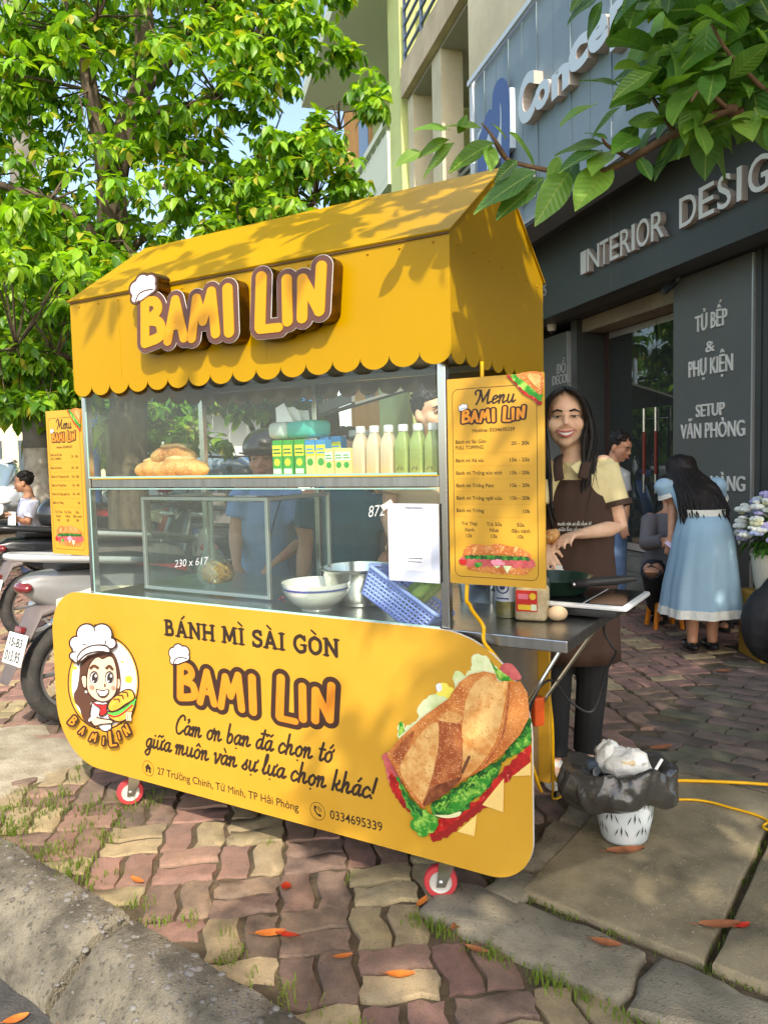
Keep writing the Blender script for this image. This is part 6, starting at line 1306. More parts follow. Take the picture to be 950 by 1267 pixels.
for a0, a1, lbl in ((-.80, .02, 'left'), (.03, .82, 'right')):
    d_ = B('glass_door', dgl, a0, a1, .33, 2.55, -.325, -.321); B('door_rail', trim, a0, a1, .33, .40, -.33, -.316, d_); B('door_rail', trim, a0, a1, 2.49, 2.55, -.33, -.316, d_)
    ah = a1 - .09 if a0 < 0 else a0 + .09
    mb = MB(); mb.tube([WF(ah, .92, -.25), WF(ah, 1.72, -.25)], .014, 10)
    for zz in (1.0, 1.62): mb.tube([WF(ah, zz, -.25), WF(ah, zz, -.32)], .008, 6)
    hd = mb.build('handle', steel2, d_, smooth=60); MB().tube([WF(ah, 1.1, -.25), WF(ah, 1.5, -.25)], .0155, 10).build('handle_grip', M('wood_red', S(130, 50, 34), .4), d_, smooth=60)
stp = M('step_stone', S(142, 138, 126), .7, col2=S(118, 114, 104), nscale=5, bump=.2)
B('step', stp, -1.6, .828, -.02, .15, -.42, .10, None, .008); B('step', stp, -1.6, .826, .1505, .298, -.42, -.16, None, .008)
# security camera
t = thing('security_camera', 'small white dome camera under the soffit left of the door', 'camera', WF(-1.15, 2.6, .1)); pc = WF(-1.22, 2.62, .12); MB().lathe([(.001, .08), (.05, .08), (.05, .04), (.045, .02), (.02, 0), (.001, -.003)], pc, 16).build('camera_body', letw, t, smooth=50); MB().ell(pc + Vec((0, 0, .01)), (.03, .03, .03), None, 12, 8).build('lens', black, t, smooth=180)
t = thing('security_camera', 'dark bullet camera under the soffit at the top of the writing panel', 'camera', WF(.9, 2.6, .12)); MB().tube([WF(.93, 2.66, .12), WF(.92, 2.58, .22)], .03, 12).build('camera_body', M('camera_dark', S(50, 54, 56), .4), t, smooth=60); MB().tube([WF(.93, 2.70, .08), WF(.93, 2.64, .13)], .012, 8).build('bracket', trim, t, smooth=60)
# roller shutter at the right edge: each slat a part
sh = thing('roller_shutter', 'half raised pale roller shutter at the right edge of the shop', 'shutter', WF(2.7, 2, 0)); shm = M('shutter_beige', S(176, 174, 160), .5)
for k in range(17):
    z_ = 1.98 + k * .043; fr = Frame(WF(1.92, z_, -.02), FNV, (0, 0, 1)); mb = MB(); prof = [(0, 0), (.014, .004), (.018, .02), (.012, .038), (0, .0425), (-.004, .02)]
    mb.add([WF(1.92, z_ + b_, -.02 + c_) for c_, b_ in prof] + [WF(3.6, z_ + b_, -.02 + c_) for c_, b_ in prof], [[i, (i + 1) % 6, 6 + (i + 1) % 6, 6 + i] for i in range(6)] + [[5, 4, 3, 2, 1, 0], [6, 7, 8, 9, 10, 11]]); mb.build('slat', shm, sh)
B('inner_wall', M('shutter_dark', S(66, 50, 44), .7), 1.92, 3.7, 0, 1.97, -.6, -.55)
# cream house with balcony, beyond the sign board
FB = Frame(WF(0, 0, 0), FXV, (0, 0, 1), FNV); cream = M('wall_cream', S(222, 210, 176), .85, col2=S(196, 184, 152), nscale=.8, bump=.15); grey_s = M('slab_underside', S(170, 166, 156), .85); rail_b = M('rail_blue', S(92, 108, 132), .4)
hs = thing('apartment_house', 'cream house with projecting balcony and blue rails beyond the sign board', 'house', WF(-5, 0, 0))
H_ = lambda nm, mt, a0, a1, b0, b1, c0, c1, par=None, bev=.0: MB().fbox(WF, a0, a1, b0, b1, c0, c1, bev).build(nm, mt, par or hs)
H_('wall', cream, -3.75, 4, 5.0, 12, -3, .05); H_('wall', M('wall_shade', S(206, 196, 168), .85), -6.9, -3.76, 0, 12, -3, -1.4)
H_('column', cream, -5.5, -5.05, 2.5, 7.5, -.35, .0); H_('column', cream, -6.85, -6.55, 2.5, 7.5, -.35, .0)
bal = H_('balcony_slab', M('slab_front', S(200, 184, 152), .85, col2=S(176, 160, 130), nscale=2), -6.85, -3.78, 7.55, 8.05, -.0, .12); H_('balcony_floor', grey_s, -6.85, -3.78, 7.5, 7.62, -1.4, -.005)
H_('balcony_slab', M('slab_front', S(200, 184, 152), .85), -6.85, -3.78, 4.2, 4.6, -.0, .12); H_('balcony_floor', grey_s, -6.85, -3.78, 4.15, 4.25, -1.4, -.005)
for k in range(5): MB().tube([WF(-6.8, 8.25 + k * .24, .06), WF(-3.85, 8.25 + k * .24, .06)], .028, 8).build('rail_bar', rail_b, bal, smooth=60)
for a_ in (-6.75, -5.8, -4.85, -3.9): MB().tube([WF(a_, 8.05, .06), WF(a_, 9.3, .06)], .03, 8).build('rail_post', rail_b, bal, smooth=60)
for a_ in (-6.4, -5.0):
    f = H_('window', M('window_frame', S(190, 186, 170), .6), a_, a_ + .9, 8.3, 10, -1.4, -1.35); H_('pane', M('window_glass', S(70, 84, 92), .1), a_ + .06, a_ + .84, 8.36, 9.94, -1.3495, -1.34, f)
H_('lamp', M('lamp_brown', S(150, 120, 80), .6), -4.3, -4.1, 7.36, 7.495, -.8, -.6)
for k in range(9): H_('louvre_slat', M('louvre', S(120, 124, 110), .6), -5.0, -3.8, 4.7 + k * .12, 4.76 + k * .12, -.3, -.22)
# yellow-green house farther along
yg = M('wall_lime', S(206, 214, 142), .85, col2=S(186, 196, 124), nscale=.7); yw = M('wall_pale', S(214, 220, 196), .85); gr = M('rail_grey', S(120, 128, 128), .5)
yh = thing('apartment_house', 'lime green house with grey balcony rails half hidden by the street tree', 'house', WF(-9, 0, 0))
Y_ = lambda nm, mt, a0, a1, b0, b1, c0, c1, par=None: MB().fbox(WF, a0, a1, b0, b1, c0, c1).build(nm, mt, par or yh)
Y_('wall', yg, -13, -6.93, 0, 14, -4, -.9); Y_('column', yg, -7.7, -6.95, 0, 14, -.895, .1); Y_('eave_slab', yw, -13, -6.95, 10.0, 10.35, -.89, .9)
b_ = Y_('balcony_wall', yw, -12.6, -7.72, 6.55, 7.35, .0, .15); Y_('balcony_wall', yw, -12.6, -7.72, 7.5, 7.62, .0, .17); Y_('balcony_floor', yw, -12.6, -7.72, 6.4, 6.545, -.89, .15)
for k in range(12): Y_('baluster', yw, -12.4 + k * .4, -12.3 + k * .4, 7.352, 7.498, .04, .1, b_)
b2 = Y_('balcony_floor', yw, -12.6, -7.0, 4.0, 4.15, -.89, .2)
for k in range(6): MB().tube([WF(-12.6, 4.4 + k * .3, .12), WF(-7.05, 4.4 + k * .3, .12)], .03, 6).build('rail_bar', gr, b2, smooth=60)
for a_ in (-12, -10.4, -8.8, -7.1): MB().tube([WF(a_, 4.15, .12), WF(a_, 6.0, .12)], .04, 6).build('rail_post', gr, b2, smooth=60)
for z_ in (4.4, 7.8):
    f = Y_('window', M('window_frame', S(190, 186, 170), .6), -10.5, -8.6, z_, z_ + 1.6, -.895, -.84); Y_('pane', M('window_glass', S(70, 84, 92), .1), -10.4, -8.7, z_ + .1, z_ + 1.5, -.8395, -.83, f)
# ochre house end and a pale building far off on the left
oh = thing('ochre_house', 'narrow ochre house wall seen between tree and lime house', 'house', WF(-15.5, 0, 0)); MB().fbox(WF, -17, -13.3, 0, 12.6, -4, -1.0).build('wall', M('wall_ochre', S(206, 150, 76), .85, col2=S(190, 134, 66), nscale=1), oh)
for k in range(3): MB().fbox(WF, -15, -13.9, 3 + 3 * k, 4.6 + 3 * k, -1.05, -.99).build('window', M('window_glass', S(70, 84, 92), .1), oh)
def block(label, x, y, w_, d_, h_, mt, rows, cols, group=None):
    t = thing('far_building', label, 'building', (x, y, 0), group); MB().box((x, y, h_ / 2), (w_, d_, h_)).build('wall', mt, t); MB().box((x, y, h_ + .15), (w_ + .4, d_ + .4, .3)).build('roof', M('roof_grey', S(150, 148, 144), .8), t)
    for r in range(rows):
        for c in range(cols): MB().box((x - w_ / 2 + (c + .5) * w_ / cols, y - d_ / 2 - .02, (r + .55) * h_ / rows), (w_ / cols * .55, .08, h_ / rows * .5)).build('window', M('window_glass', S(70, 84, 92), .1), t)
block('pale yellow low building far away on the left behind the pole', -22, 52, 16, 8, 7.5, M('far_yellow', S(226, 214, 170), .9), 2, 7)
block('white building with blue awning seen through the glass case', -4.6, 27, 5.5, 6, 4.6, M('far_white', S(226, 226, 222), .8), 2, 4)
aw = thing('blue_awning', 'blue sloping awning on the white building behind the glass', 'awning', (-3.6, 23.5, 3))
fr = Frame((-6.2, 23.9, 3.9), (1, 0, 0), Vec((0, -.8, -.6))); 
for k in range(8): MB().fbox(fr, k * .55, k * .55 + .53, 0, 1.5, 0, .05).build('awning_panel', M('awning_blue', S(40, 120, 190), .5), aw)
# dark awning and wall of the next shop, behind the upper part of the glass case
aw = thing('grey_awning', 'dark grey shop awning stretched behind the upper right of the glass case', 'awning', WF(-4, 2.3, 1.0))
for k in range(6): MB().fbox(Frame(WF(-6.4 + k * .62, 2.45, .35), FXV, Vec((0, 0, -.28)) + FNV, ), 0, .615, 0, 1.7, 0, .03).build('awning_panel', M('awning_grey', S(120, 122, 118), .8), aw)
MB().fbox(WF, -6.4, -2.7, 2.0, 2.14, 1.98, 2.02).build('valance', M('awning_grey', S(120, 122, 118), .8), aw)
# ================================================================= people
skin = M('skin', S(240, 198, 166), .5, col2=S(230, 180, 148), nscale=9, sub=.15, bump=.12, bscale=260); skin2 = M('skin_tan', S(200, 148, 116), .5, col2=S(188, 134, 104), nscale=6, sub=.12)
hairm = M('hair_black', (.010, .008, .007), .5, spec=.3, stretch=None, col2=(.022, .018, .016), nscale=60); eyew = M('eye_white', (.5, .48, .45), .3); iris = M('eye_dark', (.02, .014, .01), .2); lipm = M('lip', S(190, 96, 90), .45); teeth = M('teeth', (.8, .79, .75), .3)
def head_prims(mb, c, R, s=1.0):
    q = lambda x, y, z: c + R @ Vec((x * s, y * s, z * s)); e = lambda p, r: mb.ell(q(*p), tuple(v * s for v in r), R, 16, 11)
    e((0, .012, .034), (.073, .09, .082)); e((0, -.02, -.035), (.064, .066, .073)); e((0, -.052, -.088), (.027, .026, .022)); e((.036, -.052, -.026), (.031, .03, .034)); e((-.036, -.052, -.026), (.031, .03, .034)); e((0, -.055, .03), (.052, .035, .04))
    mb.tube([q(0, -.084, .012), q(0, -.096, -.012), q(0, -.104, -.03)], [.008 * s, .010 * s, .0125 * s], 10); e((.013, -.09, -.032), (.009, .009, .007)); e((-.013, -.09, -.032), (.009, .009, .007)); e((0, -.086, -.058), (.024, .012, .012))
    for sx in (-1, 1): e((sx * .074, .012, -.012), (.009, .02, .031))
def face(t, c, R, s=1.0, smile=0.0, open_eye=1.0, sk=None):
    q = lambda x, y, z: c + R @ Vec((x * s, y * s, z * s))
    for sx in (-1, 1):
        ey = MB().ell(q(sx * .031, -.0815, .004), (.014 * s, .008 * s, .0072 * s * open_eye), R, 12, 8).build('eye', eyew, t, smooth=180)
        MB().ell(q(sx * .031, -.0868, .004), (.0062 * s, .004 * s, .0062 * s * min(1, open_eye * 1.05)), R, 10, 7).build('iris', iris, ey, smooth=180)
        MB().tube([q(sx * .016, -.087, .011 * open_eye + .001), q(sx * .031, -.090, .0125 * open_eye), q(sx * .048, -.08, .006)], .0018 * s, 6).build('eyelid', iris, ey)
        MB().tube([q(sx * .013, -.0905, .024), q(sx * .032, -.0905, .030), q(sx * .052, -.077, .022)], [.003 * s, .004 * s, .002 * s], 6).build('eyebrow', hairm, t, smooth=180)
    k = [-1, -.75, -.5, -.25, 0, .25, .5, .75, 1]
    if smile < .3:
        m_ = MB().tube([q(u * .024, -.1005 + .02 * u * u, -.060) for u in k], [v * s for v in (.001, .003, .0045, .0055, .0055, .0055, .0045, .003, .001)], 8, flat=1).build('mouth', lipm, t, smooth=180); return
    hw = .0345; yy = lambda u: -.1025 + .024 * u * u; zu = lambda u: -.0535 + .0085 * u * u; zl = lambda u: -.0705 + .0255 * u * u
    m_ = MB().tube([q(u * hw, yy(u), zu(u)) for u in k], [v * s for v in (.0012, .0026, .0034, .0042, .0038, .0042, .0034, .0026, .0012)], 8).build('mouth', lipm, t, smooth=180)
    MB().tube([q(u * hw, yy(u) + .0005, zl(u)) for u in k], [v * s for v in (.0012, .0028, .0042, .005, .0054, .005, .0042, .0028, .0012)], 8).build('lower_lip', lipm, m_, smooth=180)
    mb = MB(); n = 13; us = [-.92 + 1.84 * i / (n - 1) for i in range(n)]
    mb.add([q(u * hw, yy(u) - .0012, zu(u)) for u in us] + [q(u * hw, yy(u) - .0012, zl(u) + .002) for u in us], [[i, n + i, n + i + 1, i + 1] for i in range(n - 1)]); mb.build('teeth', teeth, m_)
    for sx in (-1, 1): MB().tube([q(sx * .018, -.094, -.034), q(sx * .035, -.0865, -.045), q(sx * .041, -.078, -.060)], [.0008, .0012, .0006], 5).build('smile_line', M('skin_crease', S(176, 122, 96), .6), m_, smooth=180)
def hand(mb, w, d, pn, side, curl=.6, spread=.2, s=1.0):
    """hand from wrist w along d; pn = direction the palm faces; side = +1 when the thumb lies along pn x d"""
    d = d.normalized(); pn = (pn - d * pn.dot(d)).normalized(); x = pn.cross(d).normalized() * side
    mb.tube([w - d * .01, w + d * .03 * s, w + d * .065 * s, w + d * .088 * s], [.02 * s, .017 * s, .0155 * s, .011 * s], 12, flat=[1.3, 2.0, 2.45, 2.9], ref=pn)
    for i, (o, L) in enumerate(((.030, .068), (.0105, .077), (-.0095, .072), (-.029, .056))):
        p = w + (d * (.082 - .003 * abs(i - 1.2)) + x * o) * s; a = spread * (o / .03) * .5; dr = (d + x * a).normalized(); pts = [p]
        for k, f in enumerate((.45, .3, .25)):
            ang = curl * (.55, 1.2, 1.8)[k] * (1 + .12 * i); v = dr * math.cos(ang) + pn * math.sin(ang); pts.append(pts[-1] + v * L * f * s)
        mb.tube([p - dr * .02 * s] + pts, [.0088 * s, .0092 * s, .0085 * s, .0076 * s, .006 * s], 9); mb.ell(pts[-1], (.0062 * s,) * 3, None, 8, 6)
    p = w + (d * .025 + x * .028) * s; v1 = (d * .75 + x * .75 + pn * .25).normalized(); v2 = (d * .95 + x * .2 + pn * .45 * (.4 + curl)).normalized()
    mb.tube([p - v1 * .015 * s, p + v1 * .03 * s, p + v1 * .03 * s + v2 * .03 * s, p + v1 * .03 * s + v2 * .052 * s], [.014 * s, .0115 * s, .0098 * s, .007 * s], 9); mb.ell(p + v1 * .03 * s + v2 * .053 * s, (.0068 * s,) * 3, None, 8, 6)
def loft(mb, levels, n=28, wob=None, caps=True, a0=0.0, a1=2 * math.pi):
    """closed body of elliptic rings: level = (centre, rx, ry, yaw)"""
    vs = []; full = abs(a1 - a0 - 2 * math.pi) < 1e-6; m_ = n if full else n + 1
    for i, (c, rx, ry, yw) in enumerate(levels):
        R = rotz(yw)
        for j in range(m_):
            t = a0 + (a1 - a0) * j / n; q = wob(t, i / (len(levels) - 1)) if wob else 1.0; vs.append(Vec(c) + R @ Vec((rx * q * math.cos(t), ry * q * math.sin(t), 0)))
    k = len(levels); fs = [[i * m_ + j, i * m_ + (j + 1) % m_, (i + 1) * m_ + (j + 1) % m_, (i + 1) * m_ + j] for i in range(k - 1) for j in range(m_ if full else n)]
    if caps and full: fs += [list(range(m_))[::-1], [(k - 1) * m_ + j for j in range(m_)]]
    return mb.add(vs, fs)
def mid(a, b, t): return a.lerp(b, t)
def person(label, P, yaw, tops, bottoms, sk=skin, group=None, sleeve=.85, vox=.009, hs=1.0, hyaw=None, hpitch=0.0, hair='short', smile=0.0, feet='shoe', cat='person', w_=1.0, shoe=None, palms=None, facef=True):
    """P: joints head, neck, sl, sr, el, er, wl, wr, hip, kl, kr, al, ar"""
    base = (P['al'] + P['ar']) / 2; t = thing('person', label, cat, Vec((base.x, base.y, 0)), group); R = rotz(hyaw if hyaw is not None else yaw) @ Matrix.Rotation(hpitch, 3, 'X')
    mb = MB(); hc = P['head']; head_prims(mb, hc, R, hs); f = rotz(yaw) @ Vec((0, -1, 0)); nk = P['neck']
    mb.tube([hc + R @ Vec((0, .02, -.05)), mid(hc, nk, .7) + R @ Vec((0, .01, 0)), nk - Vec((0, 0, .03))], [.05 * hs, .048 * w_, .06 * w_], 14)
    ch = mid(nk, P['hip'], .35); wa = mid(nk, P['hip'], .72)
    loft(mb, [(P['hip'] - Vec((0, 0, .1)), .12 * w_, .095 * w_, yaw), (P['hip'], .155 * w_, .115 * w_, yaw), (wa, .13 * w_, .095 * w_, yaw), (ch, .155 * w_, .11 * w_, yaw), (mid(nk, ch, .4), .16 * w_, .085 * w_, yaw), (nk, .07 * w_, .06 * w_, yaw)])
    for a, b, c in (('sl', 'el', 'wl'), ('sr', 'er', 'wr')):
        mb.ell(P[a], (.052 * w_,) * 3); mb.tube([P[a], mid(P[a], P[b], .4), P[b], mid(P[b], P[c], .3), P[c]], [.046 * w_, .042 * w_, .034 * w_, .036 * w_, .022 * w_], 12)
        dr = P[c] - P[b]; pn = (palms or {}).get(a, f * .3 + Vec((0, 0, -1))); hand(mb, P[c], dr, pn, 1 if a == 'sl' else -1, .55, .25, .92)
    for a, b in (('kl', 'al'), ('kr', 'ar')):
        h = P['hip'] + rotz(yaw) @ Vec((.08 * w_ * (1 if a == 'kl' else -1), 0, -.04)); mb.tube([h, mid(h, P[a], .4), P[a], mid(P[a], P[b], .35), P[b]], [.085 * w_, .075 * w_, .052 * w_, .052 * w_, .033 * w_], 12)
        mb.ell(P[b] + f * .05 + Vec((0, 0, -.035)), (.038, .105, .03), rotz(yaw), 14, 8)
    remesh(mb, 'body', sk, t, vox, 3)
    mb = MB(); g = .014
    loft(mb, [(P['hip'] - Vec((0, 0, .06)), .165 * w_ + g, .125 * w_ + g, yaw), (P['hip'] + Vec((0, 0, .03)), .155 * w_ + g, .115 * w_ + g, yaw), (wa, .138 * w_ + g, .105 * w_ + g, yaw), (ch, .158 * w_ + g, .115 * w_ + g, yaw), (mid(nk, ch, .4), .165 * w_ + g, .092 * w_ + g, yaw), (mid(nk, ch, .1), .075 * w_ + g, .065 * w_ + g, yaw)])
    for a, b, c in (('sl', 'el', 'wl'), ('sr', 'er', 'wr')):
        e = mid(P[a], P[b], sleeve) if sleeve <= 1 else mid(P[b], P[c], sleeve - 1); mb.ell(P[a] + Vec((0, 0, -.012)), (.046 * w_ + g,) * 3)
        pts = [P[a], mid(P[a], P[b], .5 * min(1, sleeve)), e] if sleeve <= 1 else [P[a], P[b], e]; mb.tube(pts, [.052 * w_ + g, .052 * w_ + g, .053 * w_ + g] if sleeve <= 1 else [.052 * w_ + g, .045 * w_ + g, .036 + g], 14)
    remesh(mb, 'shirt', tops, t, vox, 2)
    mb = MB()
    loft(mb, [(P['hip'] - Vec((0, 0, .13)), .15 * w_, .115 * w_, yaw), (P['hip'] - Vec((0, 0, .04)), .168 * w_, .13 * w_, yaw), (P['hip'] + Vec((0, 0, .05)), .155 * w_, .118 * w_, yaw)])
    for a, b in (('kl', 'al'), ('kr', 'ar')):
        h = P['hip'] + rotz(yaw) @ Vec((.08 * w_ * (1 if a == 'kl' else -1), 0, -.05)); mb.tube([h, mid(h, P[a], .4), P[a], mid(P[a], P[b], .5), mid(P[a], P[b], .93)], [.098 * w_, .09 * w_, .07 * w_, .064 * w_, .06 * w_], 14)
    remesh(mb, 'trousers', bottoms, t, vox, 2)
    for b in ('al', 'ar'):
        mb = MB(); c = P[b] + f * .05 + Vec((0, 0, -.045)); mb.ell(c, (.045, .125, .03), rotz(yaw), 16, 10); mb.ell(P[b] + Vec((0, 0, -.02)), (.042, .05, .035), None, 12, 8)
        if feet == 'shoe': remesh(mb, 'shoe', shoe or black, t, .008, 2)
        else:
            mb = MB(); mb.ell(c + Vec((0, 0, -.018)), (.05, .135, .014), rotz(yaw), 16, 6); q = lambda x, y, z: c + rotz(yaw) @ Vec((x, y, z)); mb.tube([q(-.046, -.03, -.015), q(-.04, -.035, .02), q(0, -.04, .036), q(.04, -.035, .02), q(.046, -.03, -.015)], .008, 8, flat=4, ref=(0, 0, 1)); mb.build('sandal', shoe or black, t, smooth=50)
    q = lambda x, y, z: hc + R @ Vec((x * hs, y * hs, z * hs))
    if hair == 'short':
        mb = MB(); rn = random.Random(len(label)); mb.ell(q(0, .022, .042), (.079 * hs, .09 * hs, .086 * hs), R, 18, 12)
        for i in range(46):
            a, e = rn.uniform(0, 6.28), rn.uniform(.15, 1.35); p = Vec((.074 * math.cos(a) * math.cos(e), .022 + .084 * math.sin(a) * math.cos(e), .05 + .078 * math.sin(e)))
            if p.y < -.035 and p.z < .07: continue
            mb.ell(q(*p), (.02 * hs, .02 * hs, .014 * hs), R, 8, 6)
        hb = remesh(mb, 'hair', hairm, t, .006, 1)
        for v in hb.data.vertices:                        # keep the face free
            l = R.transposed() @ (v.co - hc) / hs
            if l.y < -.03 and l.z < .058: v.co = hc + R @ (Vec((l.x, max(l.y, -.03), max(l.z, .0))) * hs)
    if facef: face(t, hc, R, hs, smile, .6)
    return t, R
# --- the vendor behind the counter end
dv = 3.05; f_yaw = -.23
P = dict(head=D(699, 518, dv), neck=D(710, 566, dv + .03), sl=D(746, 577, dv + .02), sr=D(676, 582, dv + .02), el=D(767, 652, dv - .03), er=D(655, 650, dv - .06), wl=D(717, 661, 2.84), wr=D(668, 676, 2.84), hip=D(708, 722, dv + .05), kl=D(732, 845, dv + .02), kr=D(688, 845, dv + .02), al=Vec((.80, 3.06, .07)), ar=Vec((.66, 3.02, .07)))
shirt_c = M('shirt_cream', S(232, 216, 162), .8, col2=S(216, 198, 146), nscale=7, bump=.4, bscale=26); pants_b = M('trousers_black', (.014, .014, .015), .85); apr = M('apron_brown', S(76, 54, 42), .8, col2=S(66, 46, 36), nscale=5, bump=.35, bscale=18)
vend, HR = person('smiling woman vendor in cream polo shirt and brown apron beside the larger menu board', P, f_yaw, shirt_c, pants_b, skin, None, .62, .0065, 1.02, -.2, 0.0, 'none', 1.0, 'shoe', palms={'sl': Vec((.1, -.1, -1)), 'sr': Vec((.5, 0, -1))}, shoe=M('shoe_white', (.7, .68, .64), .6), facef=False, w_=.9)
face(vend, P['head'], HR, 1.02, 1.0, .55)
# hair: cap and long strands over both shoulders
mb = MB(); hc = P['head']; q = lambda x, y, z: hc + HR @ Vec((x, y, z))
mb.ell(q(0, .03, .045), (.083, .088, .086), HR, 18, 12); rn = random.Random(4)
for sx in (-1, 1):
    for k in range(52):
        u = k / 51; st_ = q(sx * (.004 + rn.uniform(-.002, .003)), -.066 + .10 * u, .110 + .014 * math.sin(u * 3.1)); len_ = (rn.uniform(.30, .40) if sx < 0 else rn.uniform(.16, .30)); f0 = -.062 + u * .13
        w1, w2 = rn.uniform(-.006, .010), rn.uniform(-.012, .02)
        pts = [st_, q(sx * .045, f0 - .022, .092), q(sx * (.071 + .012 * u), f0 + .0, .045), q(sx * (.082 + .02 * u + w1), f0 + .018, -.015), q(sx * (.080 + .026 * u + w2), f0 + .02 - w1, -.09), q(sx * (.074 + .03 * u + rn.uniform(-.015, .02)), f0 - .01, -.06 - len_ * .55), q(sx * (.06 + .04 * u + rn.uniform(-.03, .03)), f0 - .045 * (1 if sx < 0 else .4), -.06 - len_)]
        mb.tube(catmull([tuple(v) for v in pts], 3), [.005, .009, .010] + [.011] * 12 + [.008, .005, .0015], 5)
for k in range(70):                                       # loose single hairs
    sx = rn.choice((-1, 1)); u = rn.random(); f0 = -.06 + u * .13; L_ = rn.uniform(.12, .34); j = lambda a: rn.uniform(-a, a)
    pts = [q(sx * .01, -.06 + .1 * u, .118), q(sx * (.05 + j(.01)), f0 - .02, .09), q(sx * (.078 + rn.uniform(0, .02)), f0, .04), q(sx * (.088 + rn.uniform(0, .028)), f0 + .015, -.03), q(sx * (.09 + rn.uniform(-.02, .04)), f0 + j(.02), -.1), q(sx * (.08 + j(.045)), f0 - .03, -.06 - L_)]
    mb.tube(catmull([tuple(v) for v in pts], 4), [.0012] * 19 + [.0008, .0004], 4, False)
mb.build('hair', hairm, vend, smooth=180)
# apron: bib, skirt, straps
nk, hp = P['neck'], P['hip']; ch = mid(nk, hp, .35); wa = mid(nk, hp, .72); g_ = .016
mb = MB(); H90 = -math.pi / 2
lv = [(mid(nk, hp, .17), .085, .095 + g_, f_yaw), (mid(nk, hp, .3), .12 + g_, .108 + g_, f_yaw), (mid(nk, hp, .5), .145 + g_, .115 + g_, f_yaw), (wa, .148 + g_, .115 + g_, f_yaw), (hp, .165 + g_, .130 + g_, f_yaw), (hp - Vec((0, 0, .14)), .175 + g_, .14 + g_, f_yaw), (hp - Vec((0, 0, .30)), .178 + g_, .145 + g_, f_yaw)]
lv = [lv[0], lv[1]] + [tuple([mid(Vec(lv[i][0]), Vec(lv[i + 1][0]), k / 3), lv[i][1] + (lv[i + 1][1] - lv[i][1]) * k / 3, lv[i][2] + (lv[i + 1][2] - lv[i][2]) * k / 3, f_yaw]) for i in range(1, 6) for k in (1, 2, 3)]
fold = lambda t, u: 1 + .012 * math.sin(t * 9 + u * 3) * u + .008 * math.sin(t * 17 + 5 * u)
ap = loft(MB(), lv, 40, fold, False, H90 - 1.25, H90 + 1.25).build('apron', apr, vend, smooth=180); sd = ap.modifiers.new('thick', 'SOLIDIFY'); sd.thickness = .004
MB().tube(catmull([tuple(v) for v in (nk + Vec((.03, .06, .0)), D(731, 562, dv + .05), D(728, 566, dv - .05), D(724, 577, dv - .105), D(721, 592, dv - .128))], 4), .019, 8, flat=.2, ref=(0, -1, .3)).build('apron_strap', apr, vend, smooth=180)
MB().tube(catmull([tuple(v) for v in (nk + Vec((-.03, .06, .0)), D(692, 564, dv + .02), D(690, 571, dv - .06), D(690, 580, dv - .105), D(692, 594, dv - .128))], 4), .019, 8, flat=.2, ref=(0, -1, .3)).build('apron_strap', apr, vend, smooth=180)
# collar and sleeve cuffs
for a, b in (((706, 577), (728, 562)), ((704, 578), (690, 566))):
    p0, p1 = D(*a, dv - .10), D(*b, dv - .04); n_ = Vec((0, -1, .4)).normalized(); d_ = (p1 - p0); MB().add([p0, p0 + Vec((.02 * (1 if b[0] > 700 else -1), -.012, -.028)), p1 + Vec((.012, -.025, -.02)), p1, p0 + n_ * .003, p1 + n_ * .003], [[0, 1, 2, 3], [3, 2, 1, 0]]).build('collar', shirt_c, vend)
e0 = mid(P['sl'], P['el'], .60); e1 = mid(P['sl'], P['el'], .69); MB().tube([e0, e1], [.072, .071], 20, False).build('sleeve_cuff', apr, vend, smooth=60)
af = Frame(D(706, 650, 2.80), Vec((math.cos(f_yaw), math.sin(f_yaw), 0)), Vec((0, 0, 1)))
wprint = M('apron_print', S(206, 204, 196), .7)
AFc = (P['neck'].lerp(hp, .55)) + rotz(f_yaw) @ Vec((0, -.152, 0)); AF = Frame(AFc, rotz(f_yaw) @ Vec((1, 0, 0)), (0, 0, 1))
for s_, a_, b_ in (('muôn vàn sự đã chọn tớ', -.06, .022), ('giữa lựa chọn khác', -.06, .0)):
    st, W_ = script_strokes(s_.replace('đ', 'đ'), .1); mb = MB(); put_region(mb, AF, st, 0, .0005, 0, 0, lambda p: (a_ + p[0] * .125 / W_, b_ + p[1] * .0085), .05); mb.build('apron_lettering', wprint, ap)
EFc = hp + rotz(f_yaw) @ Vec((-.05, -.172, .03)); EF = Frame(EFc, rotz(f_yaw) @ Vec((1, 0, 0)), (0, 0, 1))
z = Art(EF, .002, lambda x, y: ((x - 380) / 760 * .12, (600 - y) / 1267 * .2)); z.poly(circle(375, 640, 240, 30, 290), M('print_tan', S(206, 176, 100), .7)).poly(circle(360, 620, 150, 24, 160), hair_p).poly(circle(372, 640, 110, 24, 125), skin_p)
for cx in (320, 430): z.poly(circle(cx, 630, 24, 12, 38), brown)
z.poly(circle(375, 700, 44, 14, 20), white).blob(HP, white, 0, 9).poly(circle(520, 800, 120, 20, 60), orange_p); z.build('apron_emblem', ap)
# bread in her hands
o = MB().tube([D(672, 668, 2.80), D(681, 664, 2.79), D(690, 658, 2.80)], [.016, .028, .014], 14, flat=.8).build('bread_roll', bread, smooth=180); tag(o, 'small bread roll held in the hand of the vendor', 'bread')
o = crumple(ground(672, 955, .03) + Vec((.02, .02, .02)), (.06, .05, .035), 12, M('paper_white', (.74, .72, .66), .8), 'paper_scrap', 'crumpled white paper on the ground by the feet of the vendor', .3)

